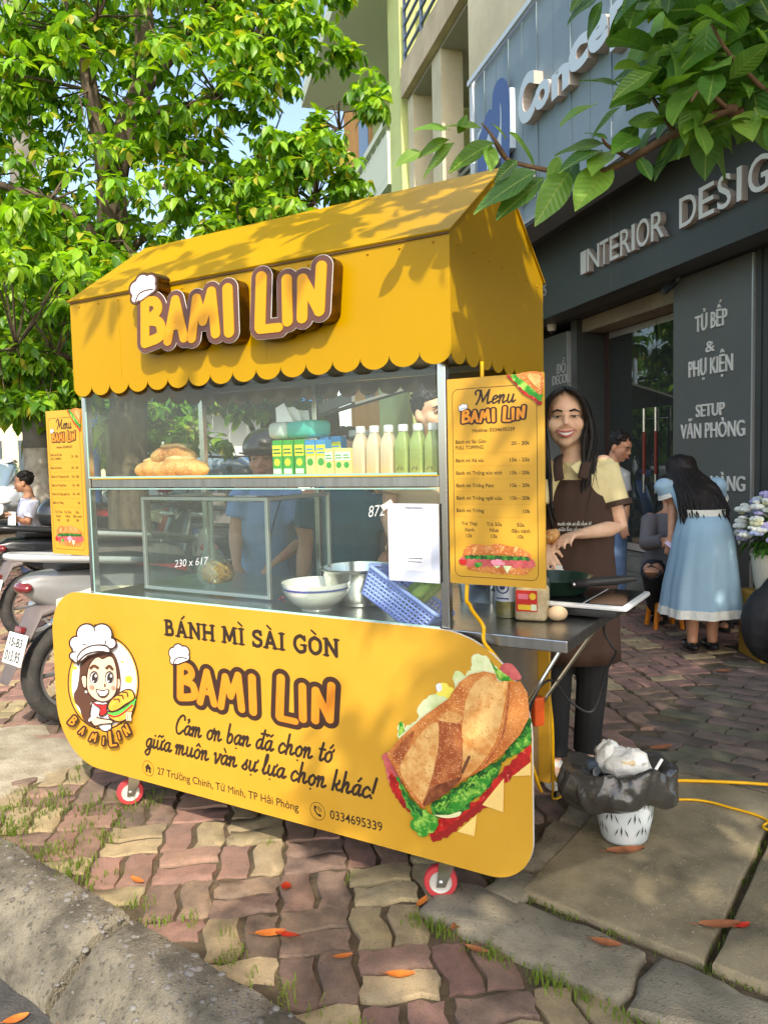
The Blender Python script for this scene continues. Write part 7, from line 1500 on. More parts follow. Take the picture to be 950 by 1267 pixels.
# --- girl in the blue dress, seen from behind and bending forward
dress = M('dress_blue', S(150, 182, 200), .8, col2=S(138, 170, 190), nscale=3, bump=.15, bscale=60); lace = M('lace_white', S(222, 222, 212), .85, bump=.8, bscale=120)
gx, gy = 2.055, 4.93; t = thing('person', 'girl in pale blue dress with white lace bending forward, seen from behind', 'person', (gx, gy, 0)); gsk = skin2
waist, nkg, hcg = V3(gx, gy + .02, .90), V3(gx - .01, gy + .25, 1.14), V3(gx - .01, gy + .36, 1.165)
RG = rotz(math.pi) @ Matrix.Rotation(-.55, 3, 'X'); mb = MB(); head_prims(mb, hcg, RG, .95)
mb.tube([hcg, nkg - V3(0, .02, .02)], [.05, .055], 12); loft(mb, [(waist - V3(0, 0, .2), .16, .14, 0), (waist, .125, .10, 0), (mid(waist, nkg, .5), .15, .095, 0), (mid(waist, nkg, .9), .15, .08, 0)])
al = [V3(gx - .18, gy + .2, 1.08), D(832, 625, gy + .2), D(830, 664, gy + .12)]; ar_ = [V3(gx + .17, gy + .2, 1.08), V3(gx + .23, gy + .32, .88), V3(gx + .12, gy + .5, .75)]
for A, sd_ in ((al, 1), (ar_, -1)): mb.tube([A[0], mid(A[0], A[1], .5), A[1], A[2]], [.045, .04, .034, .022], 12); hand(mb, A[2], A[2] - A[1] + V3(0, .03, 0), V3(.3 * sd_, .6, 0), sd_, .5, .2, .85)
for sx in (-.065, .065):
    fx = gx + sx; mb.tube([V3(fx, gy, .75), V3(fx, gy, .45), V3(fx + .005, gy + .02, .3), V3(fx, gy + .01, .09), V3(fx, gy, .06)], [.085, .055, .052, .034, .034], 12); mb.ell(V3(fx, gy + .05, .035), (.035, .1, .028))
remesh(mb, 'body', gsk, t, .008, 3)
pl = lambda tt, u: 1 + .06 * u * math.sin(7 * tt + .6 + .5 * math.sin(3 * tt)) + .03 * u * math.sin(16 * tt + 2 + u) + .01 * math.sin(5 * tt)
sk_l = [(waist + V3(0, 0, .0), .135, .115, 0), (waist - V3(0, .02, .06), .16, .15, 0), (waist - V3(0, .03, .14), .182, .172, 0), (waist - V3(0, .02, .3), .205, .19, 0), (waist - V3(0, 0, .46), .23, .203, 0), (waist - V3(-.005, 0, .605), .252, .22, 0)]
loft(MB(), sk_l, 72, pl, False).build('skirt', dress, t, smooth=180)
hem = [(waist - V3(-.005, 0, .60), .2535, .2215, 0), (waist - V3(-.005, 0, .635), .259, .226, 0), (waist - V3(-.005, 0, .656), .261, .228, 0)]
loft(MB(), hem, 144, lambda tt, u: pl(tt, .95 + .05 * u) * (1 + (.012 * math.sin(60 * tt) if u > .9 else 0)), False).build('hem_lace', lace, t, smooth=180)
mb = MB(); loft(mb, [(waist - V3(0, 0, .02), .14, .118, 0), (mid(waist, nkg, .4), .15, .1, 0), (mid(waist, nkg, .8), .155, .09, 0), (nkg, .09, .06, 0)])
for A in (al, ar_): mb.ell(A[0] + V3(0, 0, -.01), (.066, .066, .06)); mb.tube([A[0], mid(A[0], A[1], .42)], [.065, .062], 14)
remesh(mb, 'bodice', dress, t, .008, 3)
loft(MB(), [(waist + V3(0, 0, -.022), .147, .125, 0), (waist + V3(0, .005, .03), .150, .122, 0)], 40, None, False).build('belt', lace, t, smooth=180)
for A in (al, ar_): p = mid(A[0], A[1], .44); d_ = (A[1] - A[0]).normalized(); MB().tube([p - d_ * .014, p + d_ * .014], [.062, .074], 22, False).build('sleeve_lace', lace, t, smooth=60)
for sx in (-.065, .065): mb = MB(); mb.ell(V3(gx + sx, gy + .045, .035), (.043, .115, .034), None, 16, 10); mb.tube([V3(gx + sx - .035, gy + .02, .06), V3(gx + sx, gy + .03, .085), V3(gx + sx + .035, gy + .02, .06)], .01, 8); remesh(mb, 'shoe', M('shoe_patent', (.015, .015, .016), .15), t, .006, 2)
mb = MB(); rn = random.Random(6); mb.ell(hcg + RG @ Vec((0, .02, .04)), (.085, .095, .09), RG, 18, 12)
for k in range(230):
    a = rn.uniform(-1.45, 1.45); sd_ = math.sin(a); cs_ = math.cos(a); L_ = rn.uniform(.22, .34) - .07 * abs(sd_) ** 2; wv = rn.uniform(-.02, .02)
    s0 = hcg + V3(.035 * sd_, .02 + rn.uniform(-.03, .03), .118 - .012 * abs(sd_))
    pts = [s0, hcg + V3(.085 * sd_, -.075 * cs_, .085), hcg + V3(.102 * sd_, -.125 * cs_ - .01, .01), V3(gx + .118 * sd_ + wv, gy + .16 - .075 * cs_, hcg.z - .08), V3(gx + .128 * sd_ + wv, gy + .065 - .085 * cs_, hcg.z - .16), V3(gx + .11 * sd_ + wv * 2.6, gy - .02 - .09 * cs_, hcg.z - .07 - L_)]
    mb.tube(catmull([tuple(v) for v in pts], 3), [.005, .008] + [.009] * 12 + [.006, .002], 5)
mb.build('hair', hairm, t, smooth=180)
o = MB().add([D(822, 672, gy + .08), D(834, 682, gy + .02), D(838, 678, gy + .06), D(826, 668, gy + .12)], [[0, 1, 2, 3], [3, 2, 1, 0]]).build('paper_slip', M('paper_pink', S(222, 200, 222), .8)); tag(o, 'small pinkish paper slip in the hand of the girl in the dress', 'paper')
# --- person seated in front of her, mostly hidden
grey_t = M('shirt_grey', S(104, 100, 102), .85)
P = dict(head=V3(gx + .12, gy + .92, 1.0), neck=V3(gx + .11, gy + .86, .86), sl=V3(gx + .27, gy + .82, .8), sr=V3(gx - .06, gy + .82, .8), el=V3(gx + .32, gy + .62, .62), er=V3(gx - .15, gy + .62, .64), wl=V3(gx + .2, gy + .4, .56), wr=D(826, 668, gy + .42), hip=V3(gx + .02, gy + .72, .47), kl=D(888, 712, gy + .36), kr=D(806, 708, gy + .36), al=ground(897, 781) + V3(0, .1, .075), ar=ground(812, 772) + V3(.03, .1, .075))
person('person in dark trousers and sandals seated on a stool, hidden by the bending girl', P, -.1, grey_t, M('trousers_navy', S(40, 42, 48), .9), skin2, None, 1.8, .009, .95, feet='sandal')
t = thing('low_stool', 'low orange plastic stool under the seated person', 'stool', V3(gx + .02, gy + .74, 0)); orp = M('plastic_orange', S(226, 130, 30), .4)
MB().lathe([(.001, .30), (.13, .30), (.14, .29), (.145, .27), (.13, .27)], V3(gx + .02, gy + .74, 0), 24).build('seat', orp, t, smooth=40)
for k in range(4): a = k * math.pi / 2 + .78; MB().tube([V3(gx + .02 + .1 * math.cos(a), gy + .74 + .1 * math.sin(a), .27), V3(gx + .02 + .14 * math.cos(a), gy + .74 + .14 * math.sin(a), .0)], .018, 8).build('leg', orp, t, smooth=60)
# --- man by the shop door
dm = 6.3; P = dict(head=D(767, 553, dm), neck=D(757, 577, dm + .03), sl=D(768, 588, dm), sr=D(735, 590, dm), el=D(774, 625, dm), er=D(728, 630, dm), wl=D(773, 648, dm - .1), wr=D(740, 655, dm - .2), hip=D(755, 665, dm + .05), kl=D(764, 705, dm), kr=D(748, 705, dm), al=D(765, 744, dm), ar=D(748, 746, dm))
for k_ in ('al', 'ar'): P[k_].z = .09
for k_ in ('kl', 'kr'): P[k_].z = .45
P['hip'].z = .84
person('young man in white t-shirt and blue jeans looking down near the shop door', P, .5, M('tee_white', S(176, 180, 182), .85), M('jeans_blue', S(112, 140, 176), .9, col2=S(92, 120, 156), nscale=10), skin2, None, .55, .009, 1.0, .75, .35)
# --- three people behind the cart, seen through the glass
pb = 3.95; P = dict(head=D(327, 568, pb), neck=D(329, 600, pb + .03), sl=D(361, 612, pb), sr=D(299, 612, pb), el=D(378, 668, pb - .05), er=D(291, 660, pb - .02), wl=D(345, 692, pb - .18), wr=D(293, 700, pb - .12), hip=D(332, 725, pb + .08), kl=D(360, 790, pb - .2), kr=D(310, 790, pb - .2), al=D(355, 890, pb), ar=D(312, 890, pb))
for k_ in ('al', 'ar'): P[k_].z = .09
blue_p = M('polo_blue', S(124, 158, 198), .85, col2=S(108, 142, 184), nscale=6)
t, R = person('man in black helmet and light blue polo behind the left half of the glass case', P, -.1, blue_p, pants_b, skin2, 'people behind the glass case', .6, .009, 1.0, -.1, .05, hair='none')
hc = P['head']; mb = MB(); mb.ell(hc + R @ Vec((0, .02, .055)), (.115, .125, .105), R, 20, 12); hm = remesh(mb, 'helmet', M('helmet_black', (.02, .022, .026), .2, coat=.5), t, .008, 2)
for v in hm.data.vertices:
    l = R.transposed() @ (v.co - hc)
    if l.z < .025: v.co = hc + R @ Vec((l.x, l.y, .025 + (l.z - .025) * .1))
MB().tube([hc + R @ Vec((-.1, -.06, .035)), hc + R @ Vec((-.06, -.125, .034)), hc + R @ Vec((0, -.145, .034)), hc + R @ Vec((.06, -.125, .034)), hc + R @ Vec((.1, -.06, .035))], .02, 8, flat=.25, ref=(0, -1, 0)).build('helmet_peak', black, t, smooth=60)
MB().tube([hc + R @ Vec((-.078, 0, .03)), hc + R @ Vec((-.06, -.03, -.08)), hc + R @ Vec((0, -.045, -.115)), hc + R @ Vec((.06, -.03, -.08)), hc + R @ Vec((.078, 0, .03))], .006, 6, flat=.4).build('helmet_strap', black, t)
MB().tube(catmull([tuple(D(x, y, pb - .15)) for x, y in ((349, 612), (338, 650), (330, 690))], 4), .012, 6, flat=.3, ref=(0, -1, 0)).build('bag_strap', black, t)
pt = 3.75; P = dict(head=D(428, 562, pt), neck=D(425, 600, pt + .03), sl=D(476, 618, pt), sr=D(385, 618, pt), el=D(488, 680, pt), er=D(378, 676, pt), wl=D(460, 715, pt - .15), wr=D(372, 725, pt - .08), hip=D(430, 735, pt + .08), kl=D(455, 830, pt - .15), kr=D(405, 830, pt - .15), al=D(450, 905, pt), ar=D(408, 905, pt))
for k_ in ('al', 'ar'): P[k_].z = .09
person('person in dark teal t-shirt behind the middle of the glass case', P, 0, M('tee_teal', S(16, 92, 112), .85, col2=S(12, 78, 96), nscale=6), pants_b, skin2, 'people behind the glass case', .6, .009, 1.0, w_=1.12)
pm = 3.7; P = dict(head=D(533, 512, pm), neck=D(530, 548, pm + .03), sl=D(575, 565, pm), sr=D(490, 565, pm), el=D(588, 635, pm), er=D(478, 640, pm), wl=D(560, 690, pm - .15), wr=D(500, 695, pm - .15), hip=D(530, 725, pm + .05), kl=D(548, 840, pm), kr=D(512, 840, pm), al=D(545, 930, pm), ar=D(512, 930, pm))
for k_ in ('al', 'ar'): P[k_].z = .09
person('dark haired man in beige shirt standing behind the bottles next to the post', P, 0, M('shirt_beige', S(206, 184, 146), .85), pants_b, skin, 'people behind the glass case', .6, .009, 1.0, .6)
# --- man in white on the left
dl = 8.6; P = dict(head=D(29, 597, dl), neck=D(36, 614, dl), sl=D(42, 622, dl - .15), sr=D(36, 622, dl + .15), el=D(33, 648, dl - .2), er=D(30, 648, dl + .2), wl=D(20, 640, dl - .25), wr=D(18, 642, dl + .1), hip=D(38, 665, dl), kl=D(28, 690, dl - .1), kr=D(30, 690, dl + .1), al=D(38, 722, dl - .1), ar=D(38, 722, dl + .1))
for k_ in ('al', 'ar'): P[k_].z = .09
person('man in white shirt holding papers, standing at the left by the grey pole', P, -1.35, M('shirt_white', S(200, 204, 222), .85), M('jeans_dark', S(50, 60, 84), .9), skin2, None, .7, .01, 1.0)
o = MB().fbox(Frame(D(15, 640, dl - .3), Vec((.8, -.6, 0)), (0, .2, 1)), -.08, .08, -.15, .06, 0, .003).build('paper_sheet', white); tag(o, 'white papers held by the man in the white shirt', 'paper')
# --- flowers, black bags by the shop
fp = V3(2.42, 4.75, 0); t = thing('flower_arrangement', 'tall arrangement of white and pale blue flowers in a cream pot at the right edge', 'flowers', fp)
MB().lathe([(.001, .42), (.1, .42), (.115, .48), (.13, .6), (.135, .66), (.12, .66), (.1, .5)], fp, 24).build('pot', M('pot_cream', S(206, 200, 180), .6), t, smooth=40); MB().box(fp + V3(0, 0, .21), (.3, .3, .42), None, .01).build('stand', M('stand_ochre', S(170, 130, 50), .6), t)
rn = random.Random(8); Lf = Leaves(*leaf_verts(1, .42, .3, .3, 4, .2))
for k in range(260):
    d = Vec((rn.gauss(0, 1), rn.gauss(0, 1), rn.gauss(0, 1))).normalized(); p = fp + V3(0, 0, .76) + Vec((d.x * .17, d.y * .17, d.z * .15)) * rn.random() ** .4; Lf.add(p, basis(d + Vec((0, 0, -.3)), Vec((0, 0, 1))), rn.uniform(.05, .09))
obj('leaves', Lf.mesh('leaves', [LG[2]]), t, kind='stuff')
fl = [M('petal_white', S(226, 228, 218), .7), M('petal_blue', S(176, 192, 226), .7), M('petal_lilac', S(178, 170, 210), .7), M('petal_cream', S(222, 220, 180), .7)]
for k in range(130):
    a, e = rn.uniform(0, 6.28), rn.uniform(-.35, 1.4); p = fp + V3(0, 0, .80) + Vec((.215 * math.cos(a) * math.cos(e), .215 * math.sin(a) * math.cos(e), .22 * math.sin(e))) * rn.uniform(.85, 1.08); mb = MB(); r_ = rn.uniform(.022, .045); mt = rn.choice(fl)
    for j in range(7): b_ = j * 6.28 / 6; mb.ell(p + (Vec((math.cos(b_), math.sin(b_), .3)) * r_ * .55 if j < 6 else V3(0, 0, r_ * .3)), (r_ * .55, r_ * .55, r_ * .4), rotz(b_), 7, 5)
    mb.build('flower', mt, t, smooth=180)
bagm = M('bag_black', (.02, .02, .022), .7, bump=.6, bscale=20)
mb = MB(); mb.ell(V3(2.36, 4.62, .24), (.2, .15, .25)); mb.ell(V3(2.42, 4.62, .36), (.16, .13, .2)); mb.box(V3(2.36, 4.5, .2), (.22, .1, .24), None, .04); o = remesh(mb, 'backpack', bagm, None, .012, 3); tag(o, 'black backpack on the ground beside the girl in the dress under the flowers', 'backpack')
MB().tube(catmull([(2.28, 4.5, .44), (2.26, 4.42, .56), (2.36, 4.42, .6), (2.42, 4.5, .5)], 4), .014, 8).build('strap', bagm, o, smooth=180); MB().fbox(Frame((2.3, 4.445, .2), (1, 0, 0), (0, 0, 1)), 0, .13, 0, .005, 0, .004).build('zip', trim, o)
# ================================================================= scooters and the things beyond
tyrem = M('tyre', (.03, .03, .03), .85, col2=(.055, .052, .048), nscale=20, bump=.4, bscale=90); rimm = M('rim_alloy', (.5, .5, .5), .35, .8)
s_silver = M('scooter_silver', S(150, 150, 150), .3, 0.2, col2=S(136, 136, 138), nscale=3, coat=.6); s_cream = M('scooter_cream', S(226, 216, 186), .35, coat=.5); s_grey = M('scooter_grey_plastic', S(112, 102, 100), .65, col2=S(98, 90, 88), nscale=8); s_black = M('scooter_black', S(30, 31, 34), .25, coat=.6); s_red = M('scooter_red', S(176, 34, 38), .25, coat=.6); s_seat = M('seat_vinyl', (.025, .025, .026), .55, bump=.2); chrome = M('chrome', (.75, .75, .76), .1, 1.0); tailm = M('tail_red', S(116, 36, 40), .2, coat=.8); s_blue = M('scooter_blue', S(40, 70, 130), .25, coat=.6); platem = M('plate_white', S(216, 216, 210), .5)
def xloft(mb, secs, n=16):
    """body along x: section = (x, y half width, z bottom, z top, squareness)"""
    vs = []
    for x, hw, z0, z1, sq in secs:
        for j in range(n):
            t = 2 * math.pi * j / n; c, s_ = math.cos(t), math.sin(t); e = lambda v: math.copysign(abs(v) ** sq, v); vs.append((x, hw * e(c), (z0 + z1) / 2 + (z1 - z0) / 2 * e(s_)))
    k = len(secs); fs = [[i * n + j, i * n + (j + 1) % n, (i + 1) * n + (j + 1) % n, (i + 1) * n + j] for i in range(k - 1) for j in range(n)]
    return mb.add(vs, fs + [list(range(n))[::-1], [(k - 1) * n + j for j in range(n)]])
def scooter(label, body_m, side_m):
    t = thing('motor_scooter', label, 'scooter', (0, 0, 0), 'motor scooters parked along the pavement'); RY = Matrix.Rotation(math.pi / 2, 3, 'X')
    for x, r in ((-.77, .265), (.64, .265)):
        prof = [(r - .075, -.03), (r - .06, -.046), (r - .03, -.052), (r - .008, -.036), (r, -.012), (r, .012), (r - .008, .036), (r - .03, .052), (r - .06, .046), (r - .075, .03)]
        wh = MB().lathe(prof, (x, 0, r), 40, RY, cap=False).build('wheel', tyrem, t, smooth=50); mb = MB(); mb.lathe([(r - .088, -.03), (r - .074, -.034), (r - .074, .034), (r - .088, .03), (r - .088, -.03)], (x, 0, r), 40, RY, cap=False); mb.lathe([(.001, -.05), (.045, -.045), (.05, 0), (.045, .045), (.001, .05)], (x, 0, r), 16, RY)
        for k in range(6): a = k * math.pi / 3; c_, s_ = math.cos(a), math.sin(a); mb.tube([(x + .04 * c_, .012, r + .04 * s_), (x + (r - .085) * c_, .0, r + (r - .085) * s_)], .012, 6, flat=.7)
        mb.build('rim', rimm, wh, smooth=50)
    mb = MB(); xloft(mb, [(-1.02, .03, .70, .76, .8), (-.95, .07, .64, .79, .7), (-.8, .115, .54, .80, .7), (-.55, .15, .46, .78, .7), (-.25, .155, .40, .74, .7), (-.05, .13, .32, .68, .7), (.05, .1, .3, .5, .7)]); mb.build('body', body_m, t, smooth=60)
    for sy in (-1, 1): mb = MB(); xloft(mb, [(-.9, .012, .60, .66, .8), (-.7, .02, .52, .70, .8), (-.4, .022, .46, .66, .8), (-.1, .012, .44, .56, .8)]); mb.v = [Vec((v.x, v.y + sy * (.108 + .05 * min(1, max(0, (v.x + 1) / .45))), v.z)) for v in mb.v]; mb.build('side_panel', side_m, t, smooth=60)
    mb = MB(); xloft(mb, [(-.86, .09, .785, .825, .8), (-.7, .125, .775, .85, .75), (-.4, .14, .765, .835, .75), (-.15, .125, .74, .79, .75), (.1, .09, .68, .745, .75)]); mb.build('seat', s_seat, t, smooth=60)
    mb = MB(); mb.tube(catmull([(-.45, .16, .80), (-.8, .15, .845), (-1.0, .1, .87), (-1.06, 0, .875), (-1.0, -.1, .87), (-.8, -.15, .845), (-.45, -.16, .80)], 4), .019, 8, flat=1.3); mb.build('grab_rail', M('rail_silver', S(196, 198, 200), .3, .25, coat=.5), t, smooth=180)
    mb = MB(); mb.ell((-1.005, 0, .72), (.035, .075, .03), None, 14, 8); mb.build('tail_light', tailm, t, smooth=180)
    mb = MB(); xloft(mb, [(-1.12, .05, .27, .29, .9), (-1.04, .075, .42, .46, .9), (-.96, .09, .56, .62, .8), (-.75, .09, .6, .66, .8), (-.5, .08, .56, .62, .8)]); fd = mb.build('rear_fender', s_grey, t, smooth=60)
    PX = Matrix.Rotation(R_(18), 3, 'Y'); o = MB().box((-1.06, 0, .43), (.008, .19, .15), PX, .003).build('number_plate', platem, t); pf_ = Frame(Vec((-1.06, 0, .43)) + PX @ Vec((-.0055, 0, 0)), (0, -1, 0), PX @ Vec((0, 0, 1)))
    mb = MB(); text(mb, pf_, '15-B3', 0, .012, .13, .042, 0, align='C', bold=.01); text(mb, pf_, '013.95', 0, -.058, .15, .05, 0, align='C', bold=.01); mb.build('lettering', black, o)
    MB().box((-1.03, 0, .52), (.03, .06, .03), PX, .006).build('plate_reflector', tailm, t)
    mb = MB(); xloft(mb, [(-.02, .15, .26, .32, .6), (.12, .17, .25, .31, .6), (.36, .16, .25, .32, .6)]); mb.build('floorboard', s_grey, t, smooth=60)
    mb = MB(); xloft(mb, [(.33, .17, .27, .40, .7), (.40, .2, .30, .62, .7), (.46, .2, .4, .82, .7), (.50, .17, .55, .95, .7), (.56, .1, .66, .93, .7)]); mb.build('leg_shield', body_m, t, smooth=60)
    mb = MB(); xloft(mb, [(.40, .05, .45, .52, .8), (.52, .075, .53, .585, .8), (.68, .08, .53, .585, .8), (.84, .06, .44, .5, .8), (.9, .03, .37, .41, .8)]); mb.build('front_fender', body_m, t, smooth=60)
    mb = MB(); mb.tube([(.46, 0, .92), (.55, 0, .62)], .03, 10)
    for sy in (-.075, .075): mb.tube([(.55, sy, .62), (.64, sy, .265)], .02, 10)
    mb.build('fork', rimm, t, smooth=60)
    mb = MB(); xloft(mb, [(.36, .06, .93, 1.02, .8), (.44, .13, .92, 1.06, .7), (.52, .11, .92, 1.05, .7), (.57, .06, .94, 1.02, .8)]); hb = mb.build('handlebar_cover', body_m, t, smooth=60); mb = MB(); mb.ell((.56, 0, .985), (.035, .08, .05), None, 14, 9); mb.build('headlight', M('lamp_clear', (.7, .72, .74), .05, coat=1), t, smooth=180)
    for sy in (-1, 1):
        MB().tube([(.43, sy * .12, 1.0), (.40, sy * .34, 1.01)], .017, 8).build('handle_grip', black, t, smooth=60); mr_ = MB(); mr_.tube([(.44, sy * .2, 1.02), (.44, sy * .26, 1.14), (.43, sy * .3, 1.19)], .007, 6); mr_.ell((.42, sy * .31, 1.22), (.02, .06, .04), None, 12, 8); mr_.build('mirror', black, t, smooth=60)
    mb = MB(); xloft(mb, [(-.72, .07, .22, .34, .7), (-.5, .09, .2, .38, .7), (-.2, .09, .22, .38, .7), (-.05, .07, .24, .34, .7)]); mb.v = [Vec((v.x, v.y + .07, v.z)) for v in mb.v]; mb.build('engine', M('engine_grey', S(110, 110, 112), .5, .6), t, smooth=60)
    MB().tube(catmull([(-.1, -.1, .24), (-.3, -.13, .25), (-.5, -.15, .30), (-.72, -.15, .36)], 3), [.025, .03, .035, .04, .045, .048, .05, .05, .05, .045], 12).build('exhaust', s_grey, t, smooth=60)
    MB().tube([(-.74, -.12, .27), (-.74, -.12, .62)], .022, 10).build('shock_absorber', s_black, t, smooth=60); MB().tube([(-.2, .1, .22), (-.12, .3, .0)], .012, 8).build('side_stand', s_black, t, smooth=60)
    return t
def spot(root, rx, ry, phi, label=None, rc=None):
    """stands a scooter with its rear wheel at (rx, ry), heading phi"""
    off = Vec((math.cos(phi) * .77, math.sin(phi) * .77, 0)); p = Vec((rx, ry, 0)) + off
    if label is None: root.location = p; root.rotation_euler = (0, 0, phi); return root
    return dup(root, p, phi, label, None, 1.0, rc)
base = scooter('silver and cream motor scooter with white number plate at the left edge of the cart', s_silver, s_cream)
spot(base, -1.60, 3.86, R_(50))
s_railb = M('rail_black', S(50, 52, 54), .3, .3); RAIL = M('rail_silver'); RCB = {s_silver: s_black, s_cream: s_black, RAIL: s_railb}; RCR = {s_silver: s_red, s_cream: s_black, RAIL: s_railb}; RCU = {s_silver: s_blue, s_cream: s_silver}; RCG = {s_silver: s_grey, s_cream: s_red}
spot(base, -2.62, 5.7, R_(48), 'black motor scooter with a helmet on its seat behind the silver one', RCB)
for rx, ry, ph, lb_, rc in ((-1.95, 5.2, 62, 'grey scooter with red side panel seen through the left part of the glass case', RCG), (-1.15, 5.5, 75, 'black scooter seen through the glass behind the crumb bag', RCB), (-1.75, 6.9, 60, 'dark blue scooter parked behind the red one', RCU), (-.3, 5.4, 85, 'black scooter seen through the glass behind the man in the helmet', RCB), (.35, 5.2, 95, 'black scooter seen behind the payment sheet', RCB), (-3.9, 9.6, 40, 'red scooter parked far back beside the grey pole', RCR), (-3.2, 10.3, 50, 'silver scooter parked far back at the left of the menu board', {s_silver: s_silver}), (-2.4, 9.2, 60, 'black scooter parked far back behind the left menu board', RCB), (-1.2, 9.4, 70, 'blue scooter parked far back, seen under the bread shelf', RCU)): spot(base, rx, ry, R_(ph), lb_, rc)
# helmet on the black scooter
hp_ = Vec((-2.62, 5.7, 0)) + Vec((math.cos(R_(48)), math.sin(R_(48)), 0)) * .2 + Vec((0, 0, .94)); mb = MB(); mb.ell(hp_, (.15, .13, .13), rotz(R_(36)), 22, 14); mb.v = [Vec((v.x, v.y, max(v.z, .855))) for v in mb.v]
o = mb.build('crash_helmet', M('helmet_black', (.02, .022, .026), .2, coat=.5), smooth=60); tag(o, 'black half helmet lying on the seat of the black scooter at the left', 'helmet')
# utility pole with a black strap
pp = V3(-4.55, 10.2, 0); t = thing('utility_pole', 'grey concrete pole with worn white paint and a black strap at the left', 'pole', pp)
MB().tube([pp, pp + V3(0, 0, 1.55)], [.19, .185], 20).build('painted_base', M('pole_white', S(196, 190, 178), .9, col2=S(150, 134, 116), nscale=6, contrast=(.45, .7)), t, smooth=60); MB().tube([pp + V3(0, 0, 1.552), pp + V3(0, 0, 9)], [.185, .13], 20).build('shaft', M('pole_grey', S(132, 128, 122), .9, col2=S(110, 106, 100), nscale=5), t, smooth=60); MB().tube([pp + V3(0, 0, 1.93), pp + V3(0, 0, 1.96)], .19, 20).build('strap', black, t, smooth=60); MB().tube([pp + V3(.2, -.08, 0), pp + V3(.19, -.07, 3.5)], .014, 6).build('cable', black, t)
# dark green street vendor's cart with teal rim, at the far left
vc = V3(-5.6, 9.2, 0); t = thing('vending_cart', 'dark vending cart with teal rim at the far left edge behind the scooters', 'cart', vc); tealm = M('teal_rim', S(30, 130, 130), .4); dkm = M('cart_dark', S(34, 44, 46), .5)
mb = MB(); xloft(mb, [(-1.1, .45, .55, 1.05, .4), (-.4, .5, .4, 1.1, .4), (.35, .46, .35, 1.1, .4), (.6, .3, .5, 1.05, .5)]); mb.v = [v + vc for v in mb.v]; mb.build('body', dkm, t, smooth=50)
MB().box(vc + V3(-.3, 0, 1.28), (1.7, 1.0, .05), None, .02).build('canopy', tealm, t); MB().tube(catmull([tuple(vc + V3(*p)) for p in ((-1.1, -.48, .5), (-.4, -.53, .36), (.35, -.49, .32), (.65, -.3, .5))], 4), .025, 8).build('rim', tealm, t, smooth=180)
for x in (-1.0, .5): MB().tube([vc + V3(x, -.4, 1.05), vc + V3(x, -.4, 1.26)], .02, 6).build('post', dkm, t)
for x in (-.6, .3): MB().lathe([(.12, -.04), (.22, -.05), (.25, 0), (.22, .05), (.12, .04), (.12, -.04)], vc + V3(x, -.42, .25), 24, Matrix.Rotation(math.pi / 2, 3, 'X'), cap=False).build('wheel', tyrem, t, smooth=50)
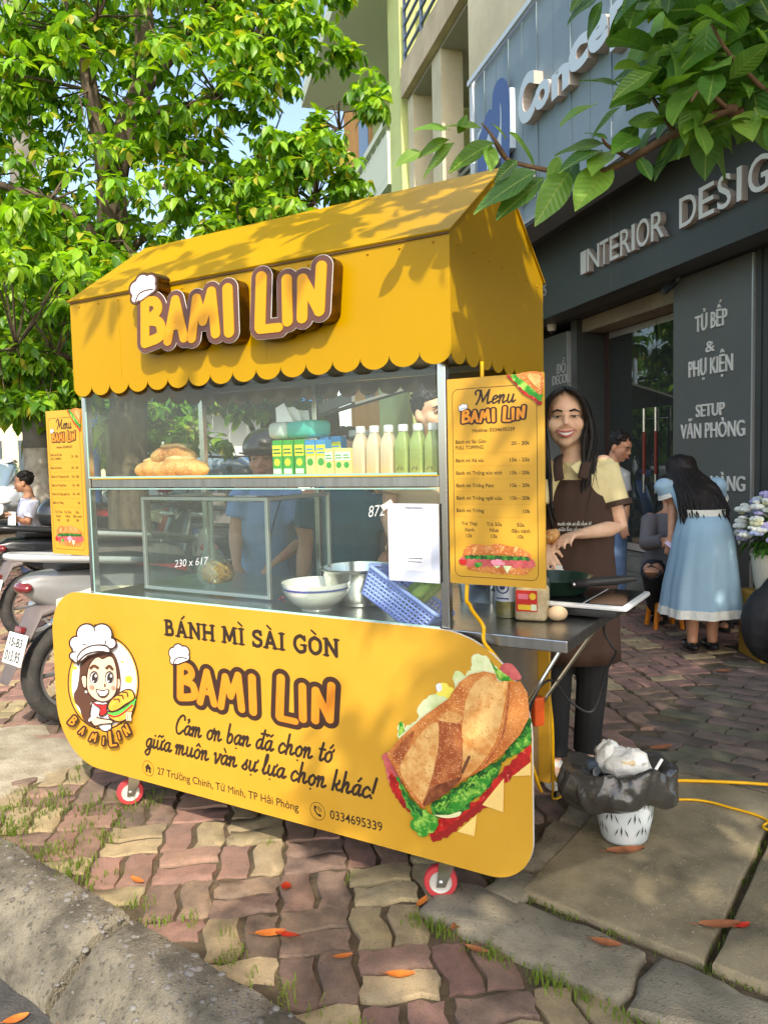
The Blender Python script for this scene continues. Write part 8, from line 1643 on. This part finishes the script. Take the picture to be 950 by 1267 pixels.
# parked cars
def car(label, x, y, phi, mt):
    t = thing('parked_car', label, 'car', (0, 0, 0), 'cars parked beyond the scooters'); g_ = M('car_glass', S(120, 140, 152), .08, coat=.6)
    mb = MB(); xloft(mb, [(-2.15, .6, .45, .8, .5), (-2.0, .8, .3, .95, .45), (-1.0, .86, .25, 1.0, .4), (.8, .86, .25, .98, .4), (1.7, .82, .28, .88, .45), (2.15, .62, .36, .7, .5)], 20); mb.build('body', mt, t, smooth=50)
    mb = MB(); xloft(mb, [(-1.7, .6, .9, 1.0, .6), (-1.2, .68, .9, 1.42, .5), (-.3, .7, .9, 1.48, .5), (.35, .68, .9, 1.42, .5), (1.15, .6, .88, .96, .6)], 20); mb.build('cabin_glass', g_, t, smooth=50); mb = MB(); xloft(mb, [(-1.15, .62, 1.40, 1.45, .6), (-.3, .64, 1.46, 1.51, .6), (.3, .62, 1.41, 1.45, .6)], 20); mb.build('roof', mt, t, smooth=50)
    for wx in (-1.3, 1.35):
        for sy in (-.8, .8): wh = MB().lathe([(.2, -.09), (.31, -.1), (.33, 0), (.31, .1), (.2, .09), (.2, -.09)], (wx, sy, .33), 24, Matrix.Rotation(math.pi / 2, 3, 'X'), cap=False).build('wheel', tyrem, t, smooth=50); MB().lathe([(.001, -.07), (.2, -.08), (.2, .08), (.001, .07)], (wx, sy, .33), 16, Matrix.Rotation(math.pi / 2, 3, 'X')).build('rim', rimm, wh)
    for sy in (-.6, .6): MB().ell((2.08, sy, .66), (.1, .16, .07), None, 12, 8).build('headlight', M('lamp_clear', (.7, .72, .74), .05, coat=1), t, smooth=180)
    t.location = (x, y, 0); t.rotation_euler = (0, 0, phi); return t
car('white parked car far away at the left edge behind the dark vending cart', -8.6, 16.5, R_(-70), M('car_white', S(210, 214, 216), .25, coat=.7)); car('dark grey parked car seen through the glass above the bread', -4.2, 17.5, R_(170), M('car_grey', S(84, 88, 94), .25, coat=.7))
# posts and sign seen through the glass
def lamp_post(label, x, y, h, mt, g=None):
    t = thing('lamp_post', label, 'lamp post', (x, y, 0), g); MB().tube([(x, y, 0), (x, y, h)], [.07, .045], 10).build('shaft', mt, t, smooth=60); MB().tube(catmull([(x, y, h), (x + .3, y, h + .35), (x + 1.1, y, h + .45)], 4), .035, 8).build('arm', mt, t, smooth=60); MB().box((x + 1.25, y, h + .44), (.5, .16, .07), None, .02).build('lamp_head', M('lamp_grey', S(170, 172, 174), .5), t)
lamp_post('tall pale lamp post far away between the man in white and the trees', -7.2, 16.8, 7.5, M('post_pale', S(176, 190, 204), .5)); lamp_post('blue lamp post seen through the left pane of the glass case', -4.9, 13.2, 5.5, M('post_blue', S(70, 120, 190), .5))
sp = V3(-4.9, 23, 0); t = thing('road_sign', 'blue square pedestrian crossing sign seen through the glass beside the man in helmet', 'road sign', sp); MB().tube([sp, sp + V3(0, 0, 1.42)], .03, 8).build('post', M('post_grey', S(160, 162, 164), .5), t, smooth=60); sf = Frame(sp + V3(-.17, -.035, 1.06), (1, 0, 0), (0, 0, 1)); bp_ = MB().poly(sf, [rrect(0, .34, 0, .34, .03, 3)], .0, .012).build('sign_plate', M('sign_blue', S(30, 90, 190), .4), t)
mb = MB(); mb.poly(sf, [[(.05, .05), (.29, .05), (.17, .29)]], .002, mi=0); put_region(mb, sf, [([(.17, .19), (.17, .192)], .018), ([(.17, .165), (.165, .11)], .012), ([(.165, .11), (.14, .065)], .009), ([(.165, .11), (.195, .065)], .009), ([(.14, .13), (.2, .14)], .008)], 0, .004, 0, 1, cell=.004); mb.build('pictogram', [white, black], bp_)
